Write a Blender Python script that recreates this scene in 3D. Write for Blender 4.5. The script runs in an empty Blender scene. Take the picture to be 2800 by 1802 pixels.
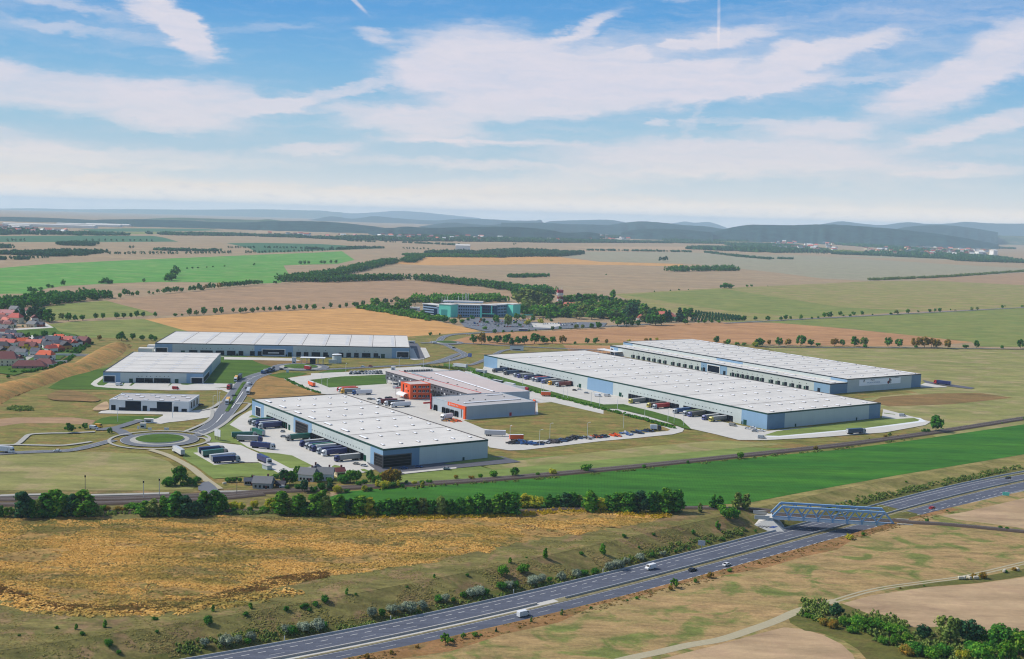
import bpy, math, random
from math import radians as R, sin, cos, pi, sqrt, atan2, tan, exp
from mathutils import Vector, Matrix, noise
from mathutils.geometry import tessellate_polygon
random.seed(7)
sc = bpy.context.scene
col = sc.collection
# ------------------------------------------------------------------ camera (drone, 150 m up)
FPX, PIT, ROL, HC = 3290.0, 0.094043, 0.0299, 150.0
cam = bpy.data.objects.new('camera', bpy.data.cameras.new('camera'))
col.objects.link(cam); sc.camera = cam
cam.data.sensor_width = 36; cam.data.lens = 36 * FPX / 2800
cam.data.clip_start = 1; cam.data.clip_end = 80000
_c, _s, _cp, _sp = cos(ROL), sin(ROL), cos(PIT), sin(PIT)
_X = Vector((_c, _s * _sp, _s * _cp)); _Y = Vector((-_s, _c * _sp, _c * _cp)); _F = Vector((0, _cp, -_sp))
cam.matrix_world = Matrix(((_X.x, _Y.x, -_F.x, 0), (_X.y, _Y.y, -_F.y, 0), (_X.z, _Y.z, -_F.z, HC), (0, 0, 0, 1)))
# ------------------------------------------------------------------ sky and sun
EXPO = .35
SUN_AZ = R(-78)      # from +Y towards +X : the sun stands to the left and a little ahead
SUN_EL = R(44)
sd = Vector((sin(SUN_AZ) * cos(SUN_EL), cos(SUN_AZ) * cos(SUN_EL), sin(SUN_EL)))
sun = bpy.data.objects.new('sun', bpy.data.lights.new('sun', 'SUN')); col.objects.link(sun)
sun.data.energy = 3.3; sun.data.angle = R(1.5); sun.data.color = (1.0, .94, .84)
sun.rotation_euler = sd.to_track_quat('Z', 'Y').to_euler()
sc.view_settings.view_transform = 'Standard'; sc.view_settings.look = 'None'
sc.view_settings.exposure = EXPO; sc.view_settings.gamma = 1.0; sc.view_settings.use_curve_mapping = False
sc.cycles.max_bounces = 5; sc.cycles.diffuse_bounces = 2; sc.cycles.glossy_bounces = 2; sc.cycles.transmission_bounces = 2
sc.cycles.volume_bounces = 2; sc.cycles.transparent_max_bounces = 4; sc.cycles.use_denoising = True; sc.cycles.filter_width = 1.15
sc.cycles.sample_clamp_indirect = 4

def lin(r, g=None, b=None):
    if g is None: r, g, b = r
    f = lambda v: (v / 255 / 12.92) if v / 255 <= .04045 else ((v / 255 + .055) / 1.055) ** 2.4
    return (f(r), f(g), f(b), 1.0)

class NT:
    def __init__(s, tree): s.t = tree; tree.nodes.clear()
    def n(s, ty, **kw):
        nd = s.t.nodes.new('ShaderNode' + ty)
        ins = kw.pop('ins', {})
        for k, v in kw.items(): setattr(nd, k, v)
        for k, v in ins.items():
            if isinstance(v, bpy.types.NodeSocket): s.t.links.new(v, nd.inputs[k])
            else: nd.inputs[k].default_value = v
        return nd
    def m(s, op, a, b=None, c=None, clamp=False):
        ins = {0: a}
        if b is not None: ins[1] = b
        if c is not None: ins[2] = c
        nd = s.n('Math', operation=op, ins=ins); nd.use_clamp = clamp
        return nd.outputs[0]
    def mix(s, f, a, b, mode='MIX'):
        nd = s.n('Mix', data_type='RGBA', blend_type=mode)
        for k, v in ((0, f), (6, a), (7, b)):
            if isinstance(v, bpy.types.NodeSocket): s.t.links.new(v, nd.inputs[k])
            else: nd.inputs[k].default_value = v
        return nd.outputs[2]
    def ramp(s, f, stops, interp='LINEAR'):
        nd = s.n('ValToRGB', ins={0: f}); cr = nd.color_ramp; cr.interpolation = interp
        while len(cr.elements) > 1: cr.elements.remove(cr.elements[-1])
        cr.elements[0].position = stops[0][0]; cr.elements[0].color = stops[0][1]
        for p, c in stops[1:]:
            e = cr.elements.new(p); e.color = c
        return nd.outputs[0]

world = bpy.data.worlds.new('World'); sc.world = world; world.use_nodes = True
W = NT(world.node_tree)
tc = W.n('TexCoord').outputs['Generated']
sx = W.n('SeparateXYZ', ins={0: tc})
dx, dy, dz = sx.outputs
az = W.m('MULTIPLY', W.m('ARCTAN2', dx, dy), 57.29578)                 # degrees right of straight ahead
el = W.m('MULTIPLY', W.m('ARCSINE', dz), 57.29578)                     # degrees above the horizon
sky = W.n('TexSky', sky_type='NISHITA', sun_disc=False, sun_elevation=SUN_EL, sun_rotation=SUN_AZ, altitude=150, air_density=1.0, dust_density=1.2, ozone_density=1.5)
SK = 1 / .12 / 2 ** EXPO   # the background strength is 0.12
def K(r, g, b): c = lin(r, g, b); return (c[0] * SK, c[1] * SK, c[2] * SK, 1)
def KH(f): c = K(255, 243, 232); return (c[0] * f, c[1] * f, c[2] * f, 1)
elf = W.m('DIVIDE', el, 20.0, clamp=True)
belt = W.ramp(elf, [(0, KH(1.4)), (.02, KH(1.08)), (.05, K(222, 226, 228)), (.12, K(184, 207, 222)), (.2, K(158, 198, 222)), (.34, K(124, 180, 222)), (.46, K(96, 162, 219)), (.8, K(70, 136, 206))])
up = W.m('DIVIDE', W.m('SUBTRACT', el, 12.0), 14.0, clamp=True)
base = W.mix(up, belt, sky.outputs[0])
# clouds live in direction space (azimuth / elevation in degrees): long soft banks with torn edges
cb = W.n('CombineXYZ', ins={0: az, 1: W.m('MULTIPLY', el, 3.0), 2: 0.0}).outputs[0]
wc = W.n('TexNoise', ins={'Vector': cb, 'Scale': .55, 'Detail': 7.0, 'Roughness': .62}).outputs['Color']
ws = W.n('SeparateXYZ', ins={0: wc}).outputs
azw = W.m('MULTIPLY_ADD', W.m('SUBTRACT', ws[0], .5), 3.0, az)
elw = W.m('MULTIPLY_ADD', W.m('SUBTRACT', ws[1], .5), 1.1, el)
st = W.n('Mapping', ins={'Vector': W.n('CombineXYZ', ins={0: azw, 1: W.m('MULTIPLY', elw, 2.6), 2: 0.0}).outputs[0], 'Rotation': (0, 0, R(-14)), 'Scale': (.25, .9, 1)}).outputs[0]
n2 = W.n('TexNoise', ins={'Vector': st, 'Scale': 1.0, 'Detail': 9.0, 'Roughness': .6}).outputs[0]
n1 = W.n('TexNoise', ins={'Vector': cb, 'Scale': .9, 'Detail': 8.0, 'Roughness': .6}).outputs[0]
def blob(x, y, rx, ry, rot, amp, e0=None, e1=None):
    """soft bank given by its place over the horizon"""
    x0, y0 = (x - 1400) / 57.4, (590.7 + .0299 * (x - 1400) - y) / 57.4; rx, ry = rx / 57.4, ry / 57.4
    ca, sa = cos(R(rot)), sin(R(rot))
    ex = W.m('SUBTRACT', e0 or azw, x0); ey = W.m('SUBTRACT', e1 or elw, y0)
    u = W.m('MULTIPLY_ADD', ex, ca / rx, W.m('MULTIPLY', ey, sa / rx))
    v = W.m('MULTIPLY_ADD', ex, -sa / ry, W.m('MULTIPLY', ey, ca / ry))
    d = W.m('MULTIPLY_ADD', u, u, W.m('MULTIPLY', v, v))
    return W.m('MULTIPLY', W.m('EXPONENT', W.m('MULTIPLY', W.m('MULTIPLY', d, d), -.7)), amp)
CL = [(430, 50, 150, 42, -32, 1), (535, 135, 75, 45, -40, .95), (350, 5, 120, 25, -15, .6), (200, 60, 180, 14, -8, .4), (250, 120, 190, 12, -4, .35), (720, 100, 130, 12, 8, .3),
 (180, 275, 330, 52, -3, 1), (560, 290, 190, 52, -2, 1), (745, 300, 90, 20, 12, .9), (480, 350, 170, 22, -2, .8), (20, 215, 90, 22, -8, .5),
 (60, 420, 260, 52, -5, .85), (450, 440, 380, 24, 0, .7), (850, 412, 130, 14, 4, .8), (420, 475, 120, 12, 8, .5), (300, 520, 700, 34, 0, .65),
 (1260, 170, 190, 85, 4, 1.1), (1420, 215, 330, 75, 3, 1.1), (1580, 88, 95, 20, 26, .85), (1750, 250, 330, 52, 5, 1.0), (2050, 250, 170, 20, 10, .8), (1090, 335, 190, 40, -8, .95), (930, 260, 120, 16, 14, .8), (1400, 300, 260, 34, 4, .9), (1010, 115, 55, 20, -4, .7), (800, 305, 120, 14, 0, .4),
 (1690, 160, 65, 16, 6, .75), (1820, 136, 40, 13, 0, .7), (1950, 125, 120, 22, 10, .7), (1870, 195, 130, 14, 8, .7), (2200, 170, 180, 28, 14, .95), (2110, 150, 40, 16, 0, .5),
 (2470, 285, 170, 46, 14, 1.05), (2640, 200, 210, 44, 20, .75), (2720, 110, 140, 30, 22, .6), (2640, 355, 230, 24, 17, .9), (2180, 360, 150, 24, 0, .8), (2300, 240, 200, 12, 8, .35), (2800, 50, 80, 40, 0, .6),
 (2250, 8, 300, 16, 0, .7), (1790, 5, 120, 16, 0, .7), (1960, 340, 120, 8, 0, .35), (1785, 340, 30, 9, 0, .6), (1865, 335, 60, 14, 55, .35), (1280, 392, 280, 8, 0, .5), (1250, 450, 380, 14, -1, .65),
 (1900, 430, 380, 44, 2, .8), (1500, 500, 460, 24, 4, .7), (2200, 470, 420, 40, -2, .6), (2560, 480, 160, 12, 3, .5), (1400, 590, 2600, 60, 0, 1.1), (2250, 150, 620, 120, 8, .42), (1750, 130, 260, 50, 0, .3), (230, 110, 330, 60, -5, .28), (1500, 390, 900, 70, 0, .3), (2500, 420, 420, 70, 0, .35)]
tot = None
for b in CL:
    v = blob(*b); tot = v if tot is None else W.m('ADD', tot, v)
dens = W.m('MULTIPLY_ADD', W.m('SUBTRACT', n2, .5), 1.0, W.m('MULTIPLY_ADD', W.m('SUBTRACT', n1, .5), .5, W.m('MINIMUM', tot, 1.15)))
mr = W.n('MapRange', interpolation_type='SMOOTHSTEP', ins={0: dens, 1: -.1, 2: 1.42, 3: 0.0, 4: .92}).outputs[0]
trail = W.m('ADD', blob(1924, 70, 4, 62, 2, .6, az, el), W.m('ADD', blob(950, 22, 46, 5, -42, .9, az, el), blob(1310, 391, 220, 4, 0, .5, az, el)))
mr = W.m('ADD', mr, W.m('MULTIPLY', trail, W.m('MULTIPLY', n1, 1.1)), clamp=True)
ccol = W.ramp(elf, [(0, KH(1.4)), (.02, KH(1.12)), (.05, KH(.92)), (.09, K(236, 230, 228)), (.15, K(226, 222, 228)), (.3, K(228, 222, 232)), (.5, K(232, 226, 232))])
ccol = W.mix(W.m('MULTIPLY', W.m('SUBTRACT', n1, .5), 1.6, clamp=True), ccol, K(203, 209, 224))
final = W.mix(mr, base, ccol)
bg = W.n('Background', ins={0: final, 1: .12})
W.t.links.new(bg.outputs[0], W.n('OutputWorld').inputs[0])

# ------------------------------------------------------------------ helpers: photo region -> place on the ground
REG = dict(a=(0,500,3.4186),b=(700,500,3.4186),c=(1400,500,3.4186),d=(2100,500,3.4186),e=(0,850,4.786),f=(300,850,4.786),g=(700,850,4.786),h=(1150,750,4.786),i=(1150,1000,4.786),j=(1600,880,4.786),k=(2050,900,4.786),l=(2300,950,4.786),m=(0,1100,4.786),n=(450,1100,4.786),o=(850,1100,4.786),p=(2000,1300,3.85),q=(0,1350,2.659),r=(800,1350,2.659),s=(1700,1400,3.831),t=(2200,1400,3.8317),u=(1030,990,7.977),v=(1130,800,7.977),w=(0,840,7.7),x=(540,960,6.417),y=(1380,800,5.9825),z=(0,0,1),Z=(0,0,.85464))
def px(st):
    k, *r = st.split(); ox, oy, s_ = REG[k]
    return [(ox + float(a.split(',')[0]) / s_, oy + float(a.split(',')[1]) / s_) for a in r]
def ray(x, y):
    return _X * ((x - 1400) / FPX) + _Y * (-(y - 901) / FPX) + _F
def gxy(x, y, z=0.0):
    d = ray(x, y); return Vector((d.x, d.y, d.z)) * ((z - HC) / d.z) + Vector((0, 0, HC))
def g(st, z=0.0): return [gxy(x, y, z) for x, y in px(st)]
def drop(x, y):
    r2 = x * x + y * y
    return 0.0 if r2 < 36e6 else -(r2 - 36e6) / 1.48e7
def catmull(P, n=6, closed=False):
    P = [Vector(p) for p in P]; out = []
    N = len(P)
    for i in range(N if closed else N - 1):
        if closed: a, b, c, d = P[i - 1], P[i], P[(i + 1) % N], P[(i + 2) % N]
        else: a, b, c, d = P[max(i - 1, 0)], P[i], P[i + 1], P[min(i + 2, N - 1)]
        for k in range(n):
            t = k / n
            out.append(.5 * ((2 * b) + (c - a) * t + (2 * a - 5 * b + 4 * c - d) * t * t + (3 * b - a - 3 * c + d) * t ** 3))
    if not closed: out.append(P[-1])
    return out

# ------------------------------------------------------------------ materials
MATS = {}
def new_mat(name):
    m = bpy.data.materials.new(name); m.use_nodes = True; return m, NT(m.node_tree)
def fin(T, m, colr, rough=.85, bump=None, spec=.3, metal=0.0, strength=.5, dist=.1):
    b = T.n('BsdfPrincipled', ins={'Base Color': colr, 'Roughness': rough, 'Specular IOR Level': spec, 'Metallic': metal})
    if bump is not None:
        bp = T.n('Bump', ins={'Strength': strength, 'Distance': dist, 'Height': bump}); T.t.links.new(bp.outputs[0], b.inputs['Normal'])
    T.t.links.new(b.outputs[0], T.n('OutputMaterial').inputs[0]); return m
ALB = .80
def A_(c, k=ALB): c = lin(*c); return (c[0] * k, c[1] * k, c[2] * k, 1)
def field(name, c1, c2, ang=0, big=90, ratio=5, row=0, rowamp=.12, c3=None, c3amt=.5, fine=.16, finescale=.35, mid=.26, ms=12, tram=0):
    """soil / crop / grass: two tones in long drifts, optional third patchy tone, drilled rows, fine grain"""
    m, T = new_mat(name)
    pos = T.n('NewGeometry').outputs['Position']
    mp = T.n('Mapping', ins={'Vector': pos, 'Rotation': (0, 0, R(-ang)), 'Scale': (1 / big / ratio, 1 / big, 1 / big)}).outputs[0]
    nz = T.n('TexNoise', ins={'Vector': mp, 'Scale': 2.0, 'Detail': 8.0, 'Roughness': .62}).outputs[0]
    f = T.n('MapRange', ins={0: nz, 1: .33, 2: .67, 3: 0, 4: 1}).outputs[0]
    c = T.mix(f, A_(c1), A_(c2))
    if c3:
        n3 = T.n('TexNoise', ins={'Vector': pos, 'Scale': 1 / big * 1.7, 'Detail': 7.0, 'Roughness': .6, 'Distortion': .6}).outputs[0]
        f3 = T.n('MapRange', ins={0: n3, 1: .5, 2: .62, 3: 0, 4: c3amt}).outputs[0]
        c = T.mix(f3, c, A_(c3))
    nf = T.n('TexNoise', ins={'Vector': pos, 'Scale': finescale, 'Detail': 6.0, 'Roughness': .75}).outputs[0]
    v = T.m('MULTIPLY_ADD', T.m('SUBTRACT', nf, .5), fine * 7, 1.0)
    mm_ = T.n('Mapping', ins={'Vector': pos, 'Rotation': (0, 0, R(-ang)), 'Scale': (1 / ms / 3, 1 / ms, 1 / ms)}).outputs[0]
    nm_ = T.n('TexNoise', ins={'Vector': mm_, 'Scale': 1.0, 'Detail': 7.0, 'Roughness': .7}).outputs[0]
    v = T.m('MULTIPLY', v, T.m('MULTIPLY_ADD', T.m('SUBTRACT', nm_, .5), mid * 6, 1.0))
    if tram:
        tp_ = T.n('SeparateXYZ', ins={0: T.n('Mapping', ins={'Vector': pos, 'Rotation': (0, 0, R(-ang)), 'Scale': (1, 1 / tram, 1)}).outputs[0]}).outputs[1]
        fr_ = T.m('FRACT', tp_); ln_ = T.m('LESS_THAN', T.m('ABSOLUTE', T.m('SUBTRACT', fr_, .5)), 1.1 / tram)
        v = T.m('MULTIPLY', v, T.m('SUBTRACT', 1.0, T.m('MULTIPLY', ln_, .22)))
    if row:
        mr_ = T.n('Mapping', ins={'Vector': pos, 'Rotation': (0, 0, R(-ang)), 'Scale': (1 / row / 30, 1 / row, 1)}).outputs[0]
        nr = T.n('TexNoise', ins={'Vector': mr_, 'Scale': 1.0, 'Detail': 4.0, 'Roughness': .65}).outputs[0]
        v = T.m('MULTIPLY', v, T.m('MULTIPLY_ADD', T.m('SUBTRACT', nr, .5), rowamp * 6, 1.0))
    hs = T.n('HueSaturation', ins={'Value': v, 'Color': c}).outputs[0]
    MATS[name] = fin(T, m, hs, .95, nf, .15, strength=.35, dist=.6); return MATS[name]
def plain(name, c, rough=.6, var=.06, scale=.4, spec=.35, metal=0.0, k=ALB, bump=0):
    m, T = new_mat(name)
    pos = T.n('NewGeometry').outputs['Position']
    nf = T.n('TexNoise', ins={'Vector': pos, 'Scale': scale, 'Detail': 6.0, 'Roughness': .7}).outputs[0]
    hs = T.n('HueSaturation', ins={'Value': T.m('MULTIPLY_ADD', T.m('SUBTRACT', nf, .5), var * 6, 1.0), 'Color': A_(c, k)}).outputs[0]
    MATS[name] = fin(T, m, hs, rough, nf if bump else None, spec, metal, strength=bump, dist=.1); return MATS[name]
def cladding(name, c, pitch=1.0, var=.04):
    """sheet metal panels: faint vertical joints plus weathering"""
    m, T = new_mat(name)
    g_ = T.n('TexCoord').outputs['Object']
    sp = T.n('SeparateXYZ', ins={0: g_}).outputs
    s1 = T.m('FRACT', T.m('MULTIPLY', T.m('ADD', sp[0], sp[1]), 1 / (pitch * 6)))
    j = T.m('LESS_THAN', s1, .03)
    s2 = T.m('FRACT', T.m('MULTIPLY', sp[2], 1 / 1.1))
    j2 = T.m('LESS_THAN', s2, .07)
    nf = T.n('TexNoise', ins={'Vector': T.n('Mapping', ins={'Vector': g_, 'Scale': (1, 1, .25)}).outputs[0], 'Scale': .22, 'Detail': 6.0, 'Roughness': .7}).outputs[0]
    v = T.m('MULTIPLY_ADD', T.m('SUBTRACT', nf, .5), var * 5, T.m('SUBTRACT', 1.0, T.m('MULTIPLY', T.m('MAXIMUM', j, j2), .07)))
    hs = T.n('HueSaturation', ins={'Value': v, 'Color': A_(c)}).outputs[0]
    MATS[name] = fin(T, m, hs, .45, None, .4); return MATS[name]
def roofing(name, c, pitch=6.0):
    m, T = new_mat(name); g_ = T.n('TexCoord').outputs['Object']; sp = T.n('SeparateXYZ', ins={0: g_}).outputs
    j = T.m('LESS_THAN', T.m('FRACT', T.m('MULTIPLY', sp[1], 1 / pitch)), .04)
    a_ = T.n('TexNoise', ins={'Vector': T.n('Mapping', ins={'Vector': g_, 'Scale': (.02, .09, 1)}).outputs[0], 'Scale': 1.0, 'Detail': 7.0, 'Roughness': .7}).outputs[0]
    b_ = T.n('TexNoise', ins={'Vector': g_, 'Scale': .06, 'Detail': 8.0, 'Roughness': .75, 'Distortion': .5}).outputs[0]
    v = T.m('SUBTRACT', T.m('MULTIPLY_ADD', T.m('SUBTRACT', a_, .5), .5, T.m('MULTIPLY_ADD', T.m('SUBTRACT', b_, .5), .45, .97)), T.m('MULTIPLY', j, .09))
    st_ = T.n('MapRange', ins={0: b_, 1: .6, 2: .72, 3: 0, 4: .25}).outputs[0]
    cc = T.mix(st_, A_(c, .86), A_((196, 186, 170), .86)); hs = T.n('HueSaturation', ins={'Value': v, 'Color': cc}).outputs[0]
    MATS[name] = fin(T, m, hs, .55, None, .3); return MATS[name]
def foliage(name, c1, c2, c3=None, var=.35, drift=None):
    m, T = new_mat(name)
    gi = T.n('NewGeometry'); oi = T.n('ObjectInfo')
    rnd = T.m('FRACT', T.m('ADD', gi.outputs['Random Per Island'], oi.outputs['Random']))
    nz = T.n('TexNoise', ins={'Vector': gi.outputs['Position'], 'Scale': .35, 'Detail': 3.0}).outputs[0]
    f = T.m('MULTIPLY_ADD', nz, 1.6, T.m('MULTIPLY_ADD', rnd, .8, -.75), clamp=True)
    c = T.mix(f, lin(*c1), lin(*c2))
    if c3: c = T.mix(T.m('MULTIPLY', T.m('GREATER_THAN', rnd, .8), .6), c, lin(*c3))
    if drift:
        dn = T.n('TexNoise', ins={'Vector': T.n('Mapping', ins={'Vector': gi.outputs['Position'], 'Scale': (.012, .03, .03)}).outputs[0], 'Scale': 1.6, 'Detail': 6.0, 'Roughness': .65}).outputs[0]
        c = T.mix(T.n('MapRange', ins={0: dn, 1: .45, 2: .62, 3: 0, 4: .85}).outputs[0], c, lin(*drift))
    v = T.m('MULTIPLY_ADD', oi.outputs['Random'], var, 1 - var / 2)
    hs = T.n('HueSaturation', ins={'Value': v, 'Color': c}).outputs[0]
    d = T.n('BsdfDiffuse', ins={0: hs}); tr = T.n('BsdfTranslucent', ins={0: hs})
    mx = T.n('MixShader', ins={0: .25}); T.t.links.new(d.outputs[0], mx.inputs[1]); T.t.links.new(tr.outputs[0], mx.inputs[2])
    T.t.links.new(mx.outputs[0], T.n('OutputMaterial').inputs[0])
    MATS[name] = m; return m
def glass(name, c):
    m, T = new_mat(name); MATS[name] = fin(T, m, lin(*c), .35, None, .1); return m
M = MATS

# ------------------------------------------------------------------ mesh builder
class MB:
    def __init__(s): s.v = []; s.f = []; s.mi = []; s.mats = []
    def mid(s, m):
        m = M[m] if isinstance(m, str) else m
        if m not in s.mats: s.mats.append(m)
        return s.mats.index(m)
    def add(s, vs, fs, m):
        o = len(s.v); s.v += [tuple(v) for v in vs]; k = s.mid(m)
        for f in fs: s.f.append(tuple(i + o for i in f)); s.mi.append(k)
        return s
    def box(s, x0, x1, y0, y1, z0, z1, m, top=None):
        vs = [(x0,y0,z0),(x1,y0,z0),(x1,y1,z0),(x0,y1,z0),(x0,y0,z1),(x1,y0,z1),(x1,y1,z1),(x0,y1,z1)]
        s.add(vs, [(0,3,2,1),(0,1,5,4),(1,2,6,5),(2,3,7,6),(3,0,4,7)], m)
        o = len(s.v) - 8; s.f.append((o+4,o+5,o+6,o+7)); s.mi.append(s.mid(top or m)); return s
    def poly(s, P, m, z=None):
        P = [Vector((p[0], p[1], p[2] if z is None else z)) for p in P]
        tri = tessellate_polygon([P])
        nz = 0
        for a in range(len(P)): b = (a + 1) % len(P); nz += P[a].x * P[b].y - P[b].x * P[a].y
        fs = []
        for t in tri:
            A, B, C = (P[i] for i in t)
            if (B - A).cross(C - A).z < 0: t = (t[0], t[2], t[1])
            fs.append(t)
        return s.add(P, fs, m)
    def prism(s, P, z0, z1, m, top=None):
        P = [(p[0], p[1]) for p in P]
        a = sum(P[i][0] * P[(i+1) % len(P)][1] - P[(i+1) % len(P)][0] * P[i][1] for i in range(len(P)))
        if a < 0: P = P[::-1]
        n = len(P)
        s.add([(x, y, z0) for x, y in P] + [(x, y, z1) for x, y in P], [(i, (i+1) % n, n + (i+1) % n, n + i) for i in range(n)], m)
        return s.poly([(x, y, z1) for x, y in P], top or m)
    def cyl(s, x, y, z0, z1, r0, r1, m, n=8, cap=True):
        vs = [(x + r0 * cos(2*pi*i/n), y + r0 * sin(2*pi*i/n), z0) for i in range(n)] + [(x + r1 * cos(2*pi*i/n), y + r1 * sin(2*pi*i/n), z1) for i in range(n)]
        fs = [(i, (i+1) % n, n + (i+1) % n, n + i) for i in range(n)]
        if cap: fs.append(tuple(range(n, 2*n)))
        return s.add(vs, fs, m)
    def bar(s, p, q, w, m, h=None):
        p, q = Vector(p), Vector(q); d = (q - p).normalized()
        up = Vector((0,0,1)) if abs(d.z) < .95 else Vector((1,0,0))
        a = d.cross(up).normalized() * (w / 2); b = a.cross(d).normalized() * ((h or w) / 2)
        vs = [p-a-b, p+a-b, p+a+b, p-a+b, q-a-b, q+a-b, q+a+b, q-a+b]
        return s.add(vs, [(0,1,2,3),(7,6,5,4),(0,4,5,1),(1,5,6,2),(2,6,7,3),(3,7,4,0)], m)
    def gable(s, x0, x1, y0, y1, z0, z1, m, ov=.4, axis='x', hip=0):
        """closed pitched roof, ridge along axis"""
        x0 -= ov; x1 += ov; y0 -= ov; y1 += ov
        if axis == 'x':
            ym = (y0 + y1) / 2; r = [(x0 + hip, ym, z1), (x1 - hip, ym, z1)]
        else:
            xm = (x0 + x1) / 2; r = [(xm, y0 + hip, z1), (xm, y1 - hip, z1)]
        vs = [(x0,y0,z0),(x1,y0,z0),(x1,y1,z0),(x0,y1,z0)] + r
        fs = [(0,1,5,4),(2,3,4,5),(1,2,5),(3,0,4),(0,3,2,1)] if axis == 'x' else [(1,2,5,4),(3,0,4,5),(0,1,4),(2,3,5),(0,3,2,1)]
        return s.add(vs, fs, m)
    def wheel(s, x, y, r, w, m, n=10):
        vs = []; 
        for sy in (-1, 1): vs += [(x + r * cos(2*pi*i/n), y + sy * w / 2, r + r * sin(2*pi*i/n)) for i in range(n)]
        return s.add(vs, [(i, (i+1) % n, n + (i+1) % n, n + i) for i in range(n)] + [tuple(range(n)), tuple(range(2*n-1, n-1, -1))], m)
    def mesh(s, name, smooth=False):
        me = bpy.data.meshes.new(name); me.from_pydata(s.v, [], s.f)
        for m in s.mats: me.materials.append(m)
        me.polygons.foreach_set('material_index', s.mi)
        if smooth: me.polygons.foreach_set('use_smooth', [True] * len(s.f))
        me.update(); return me
    def build(s, name, parent=None, loc=(0,0,0), rz=0, smooth=False):
        o = bpy.data.objects.new(name, s.mesh(name, smooth)); col.objects.link(o)
        o.location = loc; o.rotation_euler = (0, 0, rz)
        if parent: o.parent = parent
        return o
def tag(o, label=None, cat=None, group=None, kind=None):
    if label: o['label'] = label
    if cat: o['category'] = cat
    if group: o['group'] = group
    if kind: o['kind'] = kind
    return o
def empty(name, loc, rz=0, label=None, cat=None, group=None):
    o = bpy.data.objects.new(name, None); col.objects.link(o); o.location = loc; o.rotation_euler = (0, 0, rz)
    o.empty_display_size = .5
    return tag(o, label, cat, group)
def kids(o): return [c for c in o.children]
KIDS = {}
def copy_tree(o, parent=None):
    c = o.copy(); col.objects.link(c)
    if parent: c.parent = parent
    ch = KIDS.get(o.name)
    if ch is None: ch = KIDS[o.name] = list(o.children)
    for k in ch: copy_tree(k, c)
    return c
ORD = 'first second third fourth fifth sixth seventh eighth ninth tenth eleventh twelfth thirteenth fourteenth fifteenth sixteenth seventeenth eighteenth nineteenth'.split()
TENS = {20: 'twent', 30: 'thirt', 40: 'fort', 50: 'fift', 60: 'sixt', 70: 'sevent', 80: 'eight', 90: 'ninet'}
def nth(i):
    if i < 19: return ORD[i]
    k = i + 1; t = TENS[k // 10 * 10]
    return t + 'ieth' if k % 10 == 0 else t + 'y-' + ORD[k % 10 - 1]
_lay = [0]; LZ = .006; HAZE_D = 4.6e-5
def sheet(name, P, m, z=None, smooth=0, closed=True):
    """one flat ground sheet a little above the one below"""
    if z is None: _lay[0] += 1; z = LZ * _lay[0]
    if smooth: P = catmull(P, smooth, True)
    o = MB().poly([(p[0], p[1], z + drop(p[0], p[1])) for p in P], m).build(name)
    return tag(o, kind='structure')
def ribbon_pts(P, w):
    L, Rr = [], []
    for i, p in enumerate(P):
        a = P[max(i-1, 0)]; b = P[min(i+1, len(P)-1)]
        d = (Vector(b) - Vector(a)); d.z = 0; d.normalize(); n = Vector((-d.y, d.x, 0)); ww = w[i] if isinstance(w, list) else w
        L.append(Vector(p) + n * ww / 2); Rr.append(Vector(p) - n * ww / 2)
    return L, Rr
def ribbon(mb, P, w, m, z=None, off=0):
    P = [Vector(p) for p in P]
    if off:
        L, _r = ribbon_pts(P, 2 * off); P = L
    L, Rr = ribbon_pts(P, w); n = len(P)
    vs = [(v.x, v.y, (v.z if z is None else z)) for v in L + Rr]
    return mb.add(vs, [(i, n + i, n + i + 1, i + 1) for i in range(n - 1)], m)
# ------------------------------------------------------------------ palette
field('soil_far', (176,150,116), (156,134,106), 8, 160, 6, row=14, rowamp=.05, c3=(150,140,112), c3amt=.35, fine=.05)
field('soil_brown', (176,142,108), (156,130,102), 12, 120, 5, row=9, rowamp=.05, fine=.06)
field('soil_grey', (162,150,126), (150,148,120), 10, 140, 6, row=12, rowamp=.05, fine=.05)
field('stubble', (212,162,100), (194,146,88), -18, 70, 6, row=5, rowamp=.09, fine=.08)
field('stubble_brown', (192,146,100), (168,124,86), 30, 80, 5, row=6, rowamp=.05, fine=.07)
field('crop_green', (78,144,56), (104,158,66), 35, 90, 6, row=10, rowamp=.07, c3=(150,165,100), c3amt=.45, fine=.06)
field('crop_dark', (70,112,76), (62,104,72), 10, 90, 6, fine=.05)
field('crop_vivid', (48,106,30), (68,122,32), 34, 40, 9, tram=22, row=5, rowamp=.14, fine=.1)
field('grass_olive', (120,132,62), (140,140,78), 8, 60, 4, row=6, rowamp=.06, c3=(108,128,62), c3amt=.6, fine=.09)
field('grass_tan', (156,146,88), (132,134,70), 14, 55, 5, c3=(166,140,104), c3amt=.7, fine=.1)
field('grass_pale', (156,148,92), (128,134,74), 16, 50, 5, c3=(170,150,112), c3amt=.6, fine=.09)
field('meadow', (112,114,50), (138,128,70), 20, 26, 4, c3=(154,122,74), c3amt=.7, fine=.18, mid=.34, ms=6)
field('lawn', (66,98,24), (82,112,32), 0, 40, 3, row=4, rowamp=.05, fine=.08)
field('lawn_light', (128,142,74), (116,134,66), 35, 30, 4, fine=.06)
field('dry_orange', (182,140,82), (150,118,66), 30, 30, 4, row=3, rowamp=.08, c3=(112,104,56), c3amt=.5, fine=.14)
field('scrub', (132,120,70), (106,106,54), 15, 22, 4, c3=(150,120,88), c3amt=.75, fine=.24, finescale=.5, mid=.4, ms=6)
field('verge', (90,96,42), (112,108,54), 41, 14, 4, c3=(104,90,56), c3amt=.5, fine=.22, finescale=.6)
field('median', (150,142,110), (118,112,84), 41, 6, 4, fine=.2)
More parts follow.
